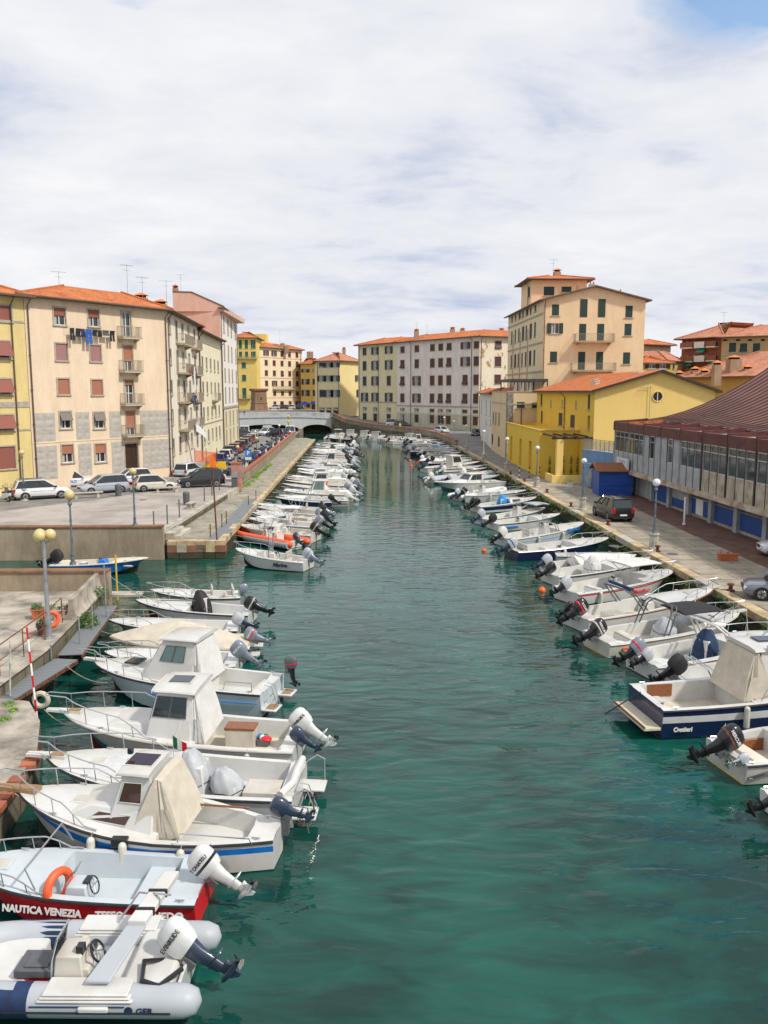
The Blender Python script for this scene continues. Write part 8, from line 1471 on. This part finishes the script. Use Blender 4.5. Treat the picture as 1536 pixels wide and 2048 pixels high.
bt = Boat('white boat with red stripe and script and a large white T top, right row', (1345, 1142), (1130, 1182), .85, 2.2, .62, 1.0, 'gel', 'redp', 'algae', 'gel', 'nonslip', 'gel2', cz=(.08, .6), band=(.72, .82)); bt.motor(s=1.1, tilt=56, cowl='black', cover='canvg', leg='black'); bt.console(.45, .8, .3, cover=None); bt.ttop(.62, 1.5, .85, 2.1, 'canvw', 'gel'); bt.pulpit(.62, .38, .35); bt.fender(.18, -1, 'fend', .55); bt.text('MaryAnn', .55, .45, .32, 'redp', -1, .35, .006); bt.seat(.25)
bt = Boat('white boat with draped grey cover and a dark hooded outboard, left of the T top', (1300, 1122), (1100, 1150), .8, 2.1, .58, .95, cz=(.08, .55)); bt.motor(s=1.05, tilt=58, cowl='black', leg='black'); bt.console(.40, .9, 0, 'gel', .5, 'canvw'); bt.arch(.3, .9, 'gel', .5); bt.pulpit(.6, .35, .3)
bt = Boat('pale boat under a crumpled white cover with a grey hooded outboard in the right row', (1272, 1112), (1092, 1132), .8, 2.0, .55, .9, cz=(.08, .55)); bt.motor(s=1.05, tilt=58, cowl='cowlg', cover='canvg', leg='cowlb'); bt.tarp(.3, .95, .45, 'canvw', .2)
bt = Boat('small white rowing dinghy with a black rim moored to the right quay', (1250, 1102), (1112, 1106), .7, 1.5, .42, .6, cz=(.05, .9), rimw=.08, name='rowing_dinghy'); bt.seat(.3, .55, .3, .2); bt.seat(.6, .5, .3, .2)
bt = Boat('navy and white open sport boat with a silver outboard in the right row', (1215, 1078), (1022, 1100), .85, 2.2, .6, 1.0, 'navy', 'navy', 'algae', 'gel', 'gel', 'gel', cz=(.08, .6), band=(.3, .85)); bt.motor(s=1.25, tilt=58, cowl='cowls', leg='cowlb', stripe='navy'); bt.seat(.14, .7, .35, .5, back=True); bt.seat(.35, .5, .35, .5); bt.console(.52, .45, .35); bt.pulpit(.65, .34, .3); bt.fender(.45, -1)
bt = Boat('white console boat with blue TEAM MOT lettering on its foredeck sides', (1166, 1050), (1005, 1076), .85, 2.2, .6, .98, 'ggel', 'bluel', 'algae', 'gel', 'nonslip', 'gel2', cz=(.08, .6), band=(.45, .5)); bt.motor(s=1.15, tilt=52, cowl='black', cover='canvw', leg='black'); bt.console(.5, 1.1, .5, 'gel', .35); bt.text('TEAM MOT', .76, .86, .3, 'bluel', -1, 0, .012); bt.fender(.3, -1); bt.fender(.6, -1); bt.arch(.55, .6); bt.seat(.3, .4, .4, .4, back=True)
bt = Boat('white boat with a blue flash and black hooded outboard beside the blue sun top boat', (1120, 1030), (985, 1046), .8, 2.0, .55, .9, 'gel', None, 'algae', cz=(.08, .6)); bt.motor(s=1.1, tilt=52, cowl='black', cover='canvk', leg='black'); bt.console(.4, .6, .3); b = MB(); b.box(bt.L * .1, bt.L * .28, -bt.b(.2) - .015, -bt.b(.2) + .02, .25, .36, M['bluel']); b.build('blue_flash', bt.root)
bt = Boat('white console boat with a striped grey awning and silver hooded outboard', (1090, 1018), (962, 1038), .8, 2.0, .55, .95, 'ggel', None, 'algae', 'gel', cz=(.08, .6)); bt.motor(s=1.15, tilt=50, cowl='cowls', cover='canvg', leg='cowlb'); bt.console(.55, 1.1, .4, 'gel', .35); bt.ttop(.85, 1.2, .8, 1.5, slatted_awn if False else 'hyp')
bt = Boat('navy striped white boat with a bright blue cover and two black outboards', (1072, 998), (950, 1012), .85, 2.1, .6, 1.0, 'gel', 'navy', 'algae', 'gel', 'gel', 'gel2', cz=(.08, .5), band=(.3, .8)); bt.motor(s=1.1, tilt=52, cowl='black', leg='black', y=.3); bt.motor(s=1.1, tilt=52, cowl='black', leg='black', y=-.35); bt.trunk(.5, .85, .35, .8); bt.console(.42, .9, 0, 'gel', .45, 'canvb'); bt.pulpit()
bt = Rib('light grey inflatable with tall windscreen moored in the right row', (1010, 978), (915, 989), .6, 2.2, .26, 'hypw', None, 'gel', .3); bt.motor(s=1.1, tilt=52, cowl='cowls', leg='cowlb'); bt.console(.5, .9, .6); bt.seat(.3, .3, .5, .5, cush='canvw', back=True)
bt = Boat('white sport cruiser moored stern to the quay, pointed bow towards the canal', (868, 966), (1000, 962), .95, 2.4, .7, 1.1, 'gel', None, 'gpl', 'gel', 'gel', 'gel2', cz=(.08, .4)); bt.trunk(.45, .85, .35, .8, port=False); bt.cabin(.34, .60, .95, w=.8, wt=.7, rake=.9, aftover=.2, hatch=False, glass='tint')
bt = Rib('white inflatable with a white covered outboard and orange cloth in the right row', (985, 945), (862, 956), .6, 2.2, .28, 'hyp', None, 'gel', .3); bt.motor(s=1.2, tilt=52, cowl='cowlw', cover='canvw', leg='cowlw'); bt.console(.5, .9, .5, cover='canvw'); b = MB(); b.ball((bt.L * .75, 0, .75), .4, M['orange'], 10, 5, (1.4, .9, .35)); b.build('orange_cloth', bt.root)
bt = Boat('white wheelhouse boat with a red hooded outboard in the right row', (960, 926), (848, 936), .9, 2.3, .65, 1.05, 'gel', None, 'algae', 'gel', 'beige_deck', 'wood', cz=(.08, .42)); bt.motor(s=1.1, tilt=50, cowl='black', cover='canvn', leg='black'); bt.cabin(.44, .64, 1.3, w=.8, wt=.78, rake=.45, aftover=.2, hatch=False); bt.pulpit()
for k, (yy, kd) in enumerate(((79.3, 'open'), (94.6, 'tarp'), (103.4, 'cuddy'), (107.7, 'console'))): packed(k, 'beyond the bright blue cover', (QR - .9, yy, 0), (QR - 6.7 + k * .2, yy + .2, 0), 450 + k, m0=kd, group='boats between the blue covered boat and the wheelhouse boat', side=-1)
y = 117.5; k = 0; rl = random.Random(12)
while y < 172 and k < 22:
    L_ = rl.uniform(5.4, 7.2); xb = QR - rl.uniform(.5, 1.2) - max(0, (y - 160) * .12)
    packed(k, 'past the red hooded outboard', (xb, y, 0), (xb - L_, y - rl.uniform(-.3, .6), 0), 500 + k, far=True, group='boats moored in the right row towards the bend', side=-1); y += 2.2 + rl.uniform(0, .75) + y * .003; k += 1
# the end of the canal: larger boats lying alongside, bows in all directions
ends = [((12.5, 176, 0), (8.5, 170.5, 0), 'pilot'), ((9.0, 180, 0), (4.6, 175.0, 0), 'cuddy'), ((5.6, 184.5, 0), (2.0, 178.6, 0), 'pilot'), ((3.0, 189, 0), (-.2, 183, 0), 'pilot'), ((-.8, 192.5, 0), (-2.8, 186, 0), 'pilot'), ((-3.8, 196, 0), (-5.2, 189.6, 0), 'top'), ((-5.6, 185, 0), (-6.4, 179, 0), 'tarp'), ((-6.5, 177, 0), (-1.5, 175.5, 0), 'console'), ((10.8, 172, 0), (6.0, 167.6, 0), 'open')]
EL = ['at the start of the curved wall', 'along the curved wall, second from the right', 'with tall wheelhouse below the khaki house', 'nearest the middle of the curved wall', 'at the left end of the curved wall', 'right before the right bridge arch', 'moored alone before the bridge pier', 'just below the left quay end', 'lying off the right end of the curved wall']
for k, (a, c, kd) in enumerate(ends): r = mixed('x', a, c, 700 + k, far=True, m0=kd, group='boats at the end of the canal'); r[0].root['label'] = '%s %s %s' % (TN.get(r[2], 'white'), KN[kd], EL[k])
for k in range(9):
    x = -15.5 - k * 2.6; r = mixed('x', (x, 191.8, 0), (x - .4, 198.5, 0), 800 + k, far=True, m0=['pilot', 'tarp', 'pilot', 'cuddy', 'pilot'][k % 5], group='boats moored behind the parked cars before the bridge'); r[0].root.scale = (1.25, 1.25, 1.3); r[0].root['label'] = '%s %s, %s leftward of the bridge pier' % (TN.get(r[2], 'white'), KN[['pilot', 'tarp', 'pilot', 'cuddy', 'pilot'][k % 5]], ORD[k])
# buoys and ropes
for i, (px, py, s_, m) in enumerate(((1085, 1155, .16, 'yel'), (1084, 1183, .2, 'buoy'), (985, 1042, .18, 'redp'), (968, 1103, .16, 'buoy'), (820, 922, .22, 'buoy'), (832, 926, .2, 'buoy'), (836, 921, .2, 'buoy'), (823, 933, .2, 'buoy'))):
    b = MB(); b.ball((0, 0, .05), s_, M[m], 12, 8); b.cyl((0, 0, s_), (0, 0, s_ + .09), .03, .03, M[m], 6); tag(b.build('mooring_buoy', loc=at(px, py, 0)), ['small yellow buoy behind the draped boat in the right row', 'orange buoy behind the T top boat', 'red buoy between two hooded outboards in the right row', 'orange buoy left of the navy and white sport boat', 'leftmost orange buoy of the far cluster', 'middle orange buoy of the far cluster', 'upper right orange buoy of the far cluster', 'lowest orange buoy of the far cluster'][i], 'buoy')
b = MB(); b.tube([(.22 * cos(a * pi / 8), 0, .22 * sin(a * pi / 8)) for a in range(16)], .09, M['canv'], 8, closed=True); tag(b.build('tyre_fender', loc=at(82, 1400, .55)), 'old whitish tyre fender hanging beside the banded pole', 'fender')
for i, (a, c) in enumerate((((-10.2, 28.6, 1.0), (-8.2, 26.6, 1.05)), ((-9.4, 24.4, 1.0), (-7.9, 23.0, 1.1)), ((-8.4, 21.2, 1.05), (-7.2, 20.3, 1.1)), ((-8.6, 19.4, 1.05), (-6.6, 18.2, 1.1)), ((-11.5, 36.5, 1.0), (-8.8, 35.6, .95)), ((-10.9, 33.5, 1.0), (-8.6, 32.4, .95)), ((-10.4, 30.5, 1.0), (-7.9, 29.9, .9)), ((-11.7, 38.4, 2.2), (-9.0, 37.5, .95)))):
    rope(a, c, .18, label='%s pale mooring rope of those tying the near boats to the left quay' % ORD[i])
for i in range(16): y = 26 + i * 5.1; rope((QR + .1, y, 1.0), (QR - 1.3, y - .6, .95), .15, label='%s mooring rope along the right quay kerb counted from the camera' % ORD[i])
for i in range(16): y = 56 + i * 5.3; rope((QL - .1, y, 1.0), (QL + 1.1, y - .3, .95), .12, label='%s mooring rope along the left walkway kerb counted from the pier end' % ORD[i])
# people
def person(loc, rz, h, shirt, trous, label):
    t = thing('person', label, 'person', loc, rz); k = h / 1.75; b = MB(); sk = M['skin']
    def E(c, rx, ry): return [(c[0] + rx * cos(a * pi / 5), c[1] + ry * sin(a * pi / 5), c[2]) for a in range(10)]
    for sd in (-1, 1): b.loft([E((sd * .09 * k, .1 * sd * k, 0), .05 * k, .08 * k), E((sd * .09 * k, .06 * sd * k, .45 * k), .06 * k, .065 * k), E((sd * .085 * k, 0, .86 * k), .09 * k, .1 * k)], trous)
    b.loft([E((0, 0, .84 * k), .16 * k, .11 * k), E((0, 0, 1.1 * k), .15 * k, .1 * k), E((0, 0, 1.38 * k), .2 * k, .11 * k), E((0, 0, 1.48 * k), .07 * k, .07 * k), E((0, 0, 1.53 * k), .055 * k, .06 * k)], shirt)
    for sd in (-1, 1): b.tube([(sd * .2 * k, 0, 1.4 * k), (sd * .24 * k, .02, 1.1 * k), (sd * .22 * k, -.08 * k, .84 * k)], [.055 * k, .045 * k, .03 * k], shirt, 7)
    b.ball((0, -.01, 1.64 * k), .105 * k, sk, 10, 8, (.85, 1, 1.2)); b.build('body', t); b = MB(); b.ball((0, .02 * k, 1.68 * k), .108 * k, M['black'], 10, 6, (.9, 1, 1.05)); b.build('hair', t)
M['skin'] = mk('skin', (.45, .27, .19), .6, .05, 5)
person(at(800, 860, 1.75), .4, 1.75, mk('hi_vis_vest', (.45, .62, .05), .7, .05, 5), dkc, 'person in a yellow green hi vis vest before the faded pink house'); person((-28, 209.3, 4.05), 1, 1.75, dkc, dkc, 'person in dark clothes walking on the bridge near the brick tower')
# blue parasols of the cafe behind the bridge
for i, px in enumerate((611, 630)):
    p = V2(px, 262); t = thing('parasol', ['blue cafe parasol left one beyond the bridge', 'blue cafe parasol right one beyond the bridge'][i], 'parasol', (p[0], p[1], 4.6)); b = MB(); b.cyl((0, 0, 0), (0, 0, 2.6), .04, .04, M['gpl'], 6); b.build('pole', t); b = MB(); b.cyl((0, 0, 1.9), (0, 0, 2.8), 2.3, .05, mk('parasol_blue_%d' % i, (.02, .05, .35), .8, .1, 4), 8, False); b.build('canopy', t)
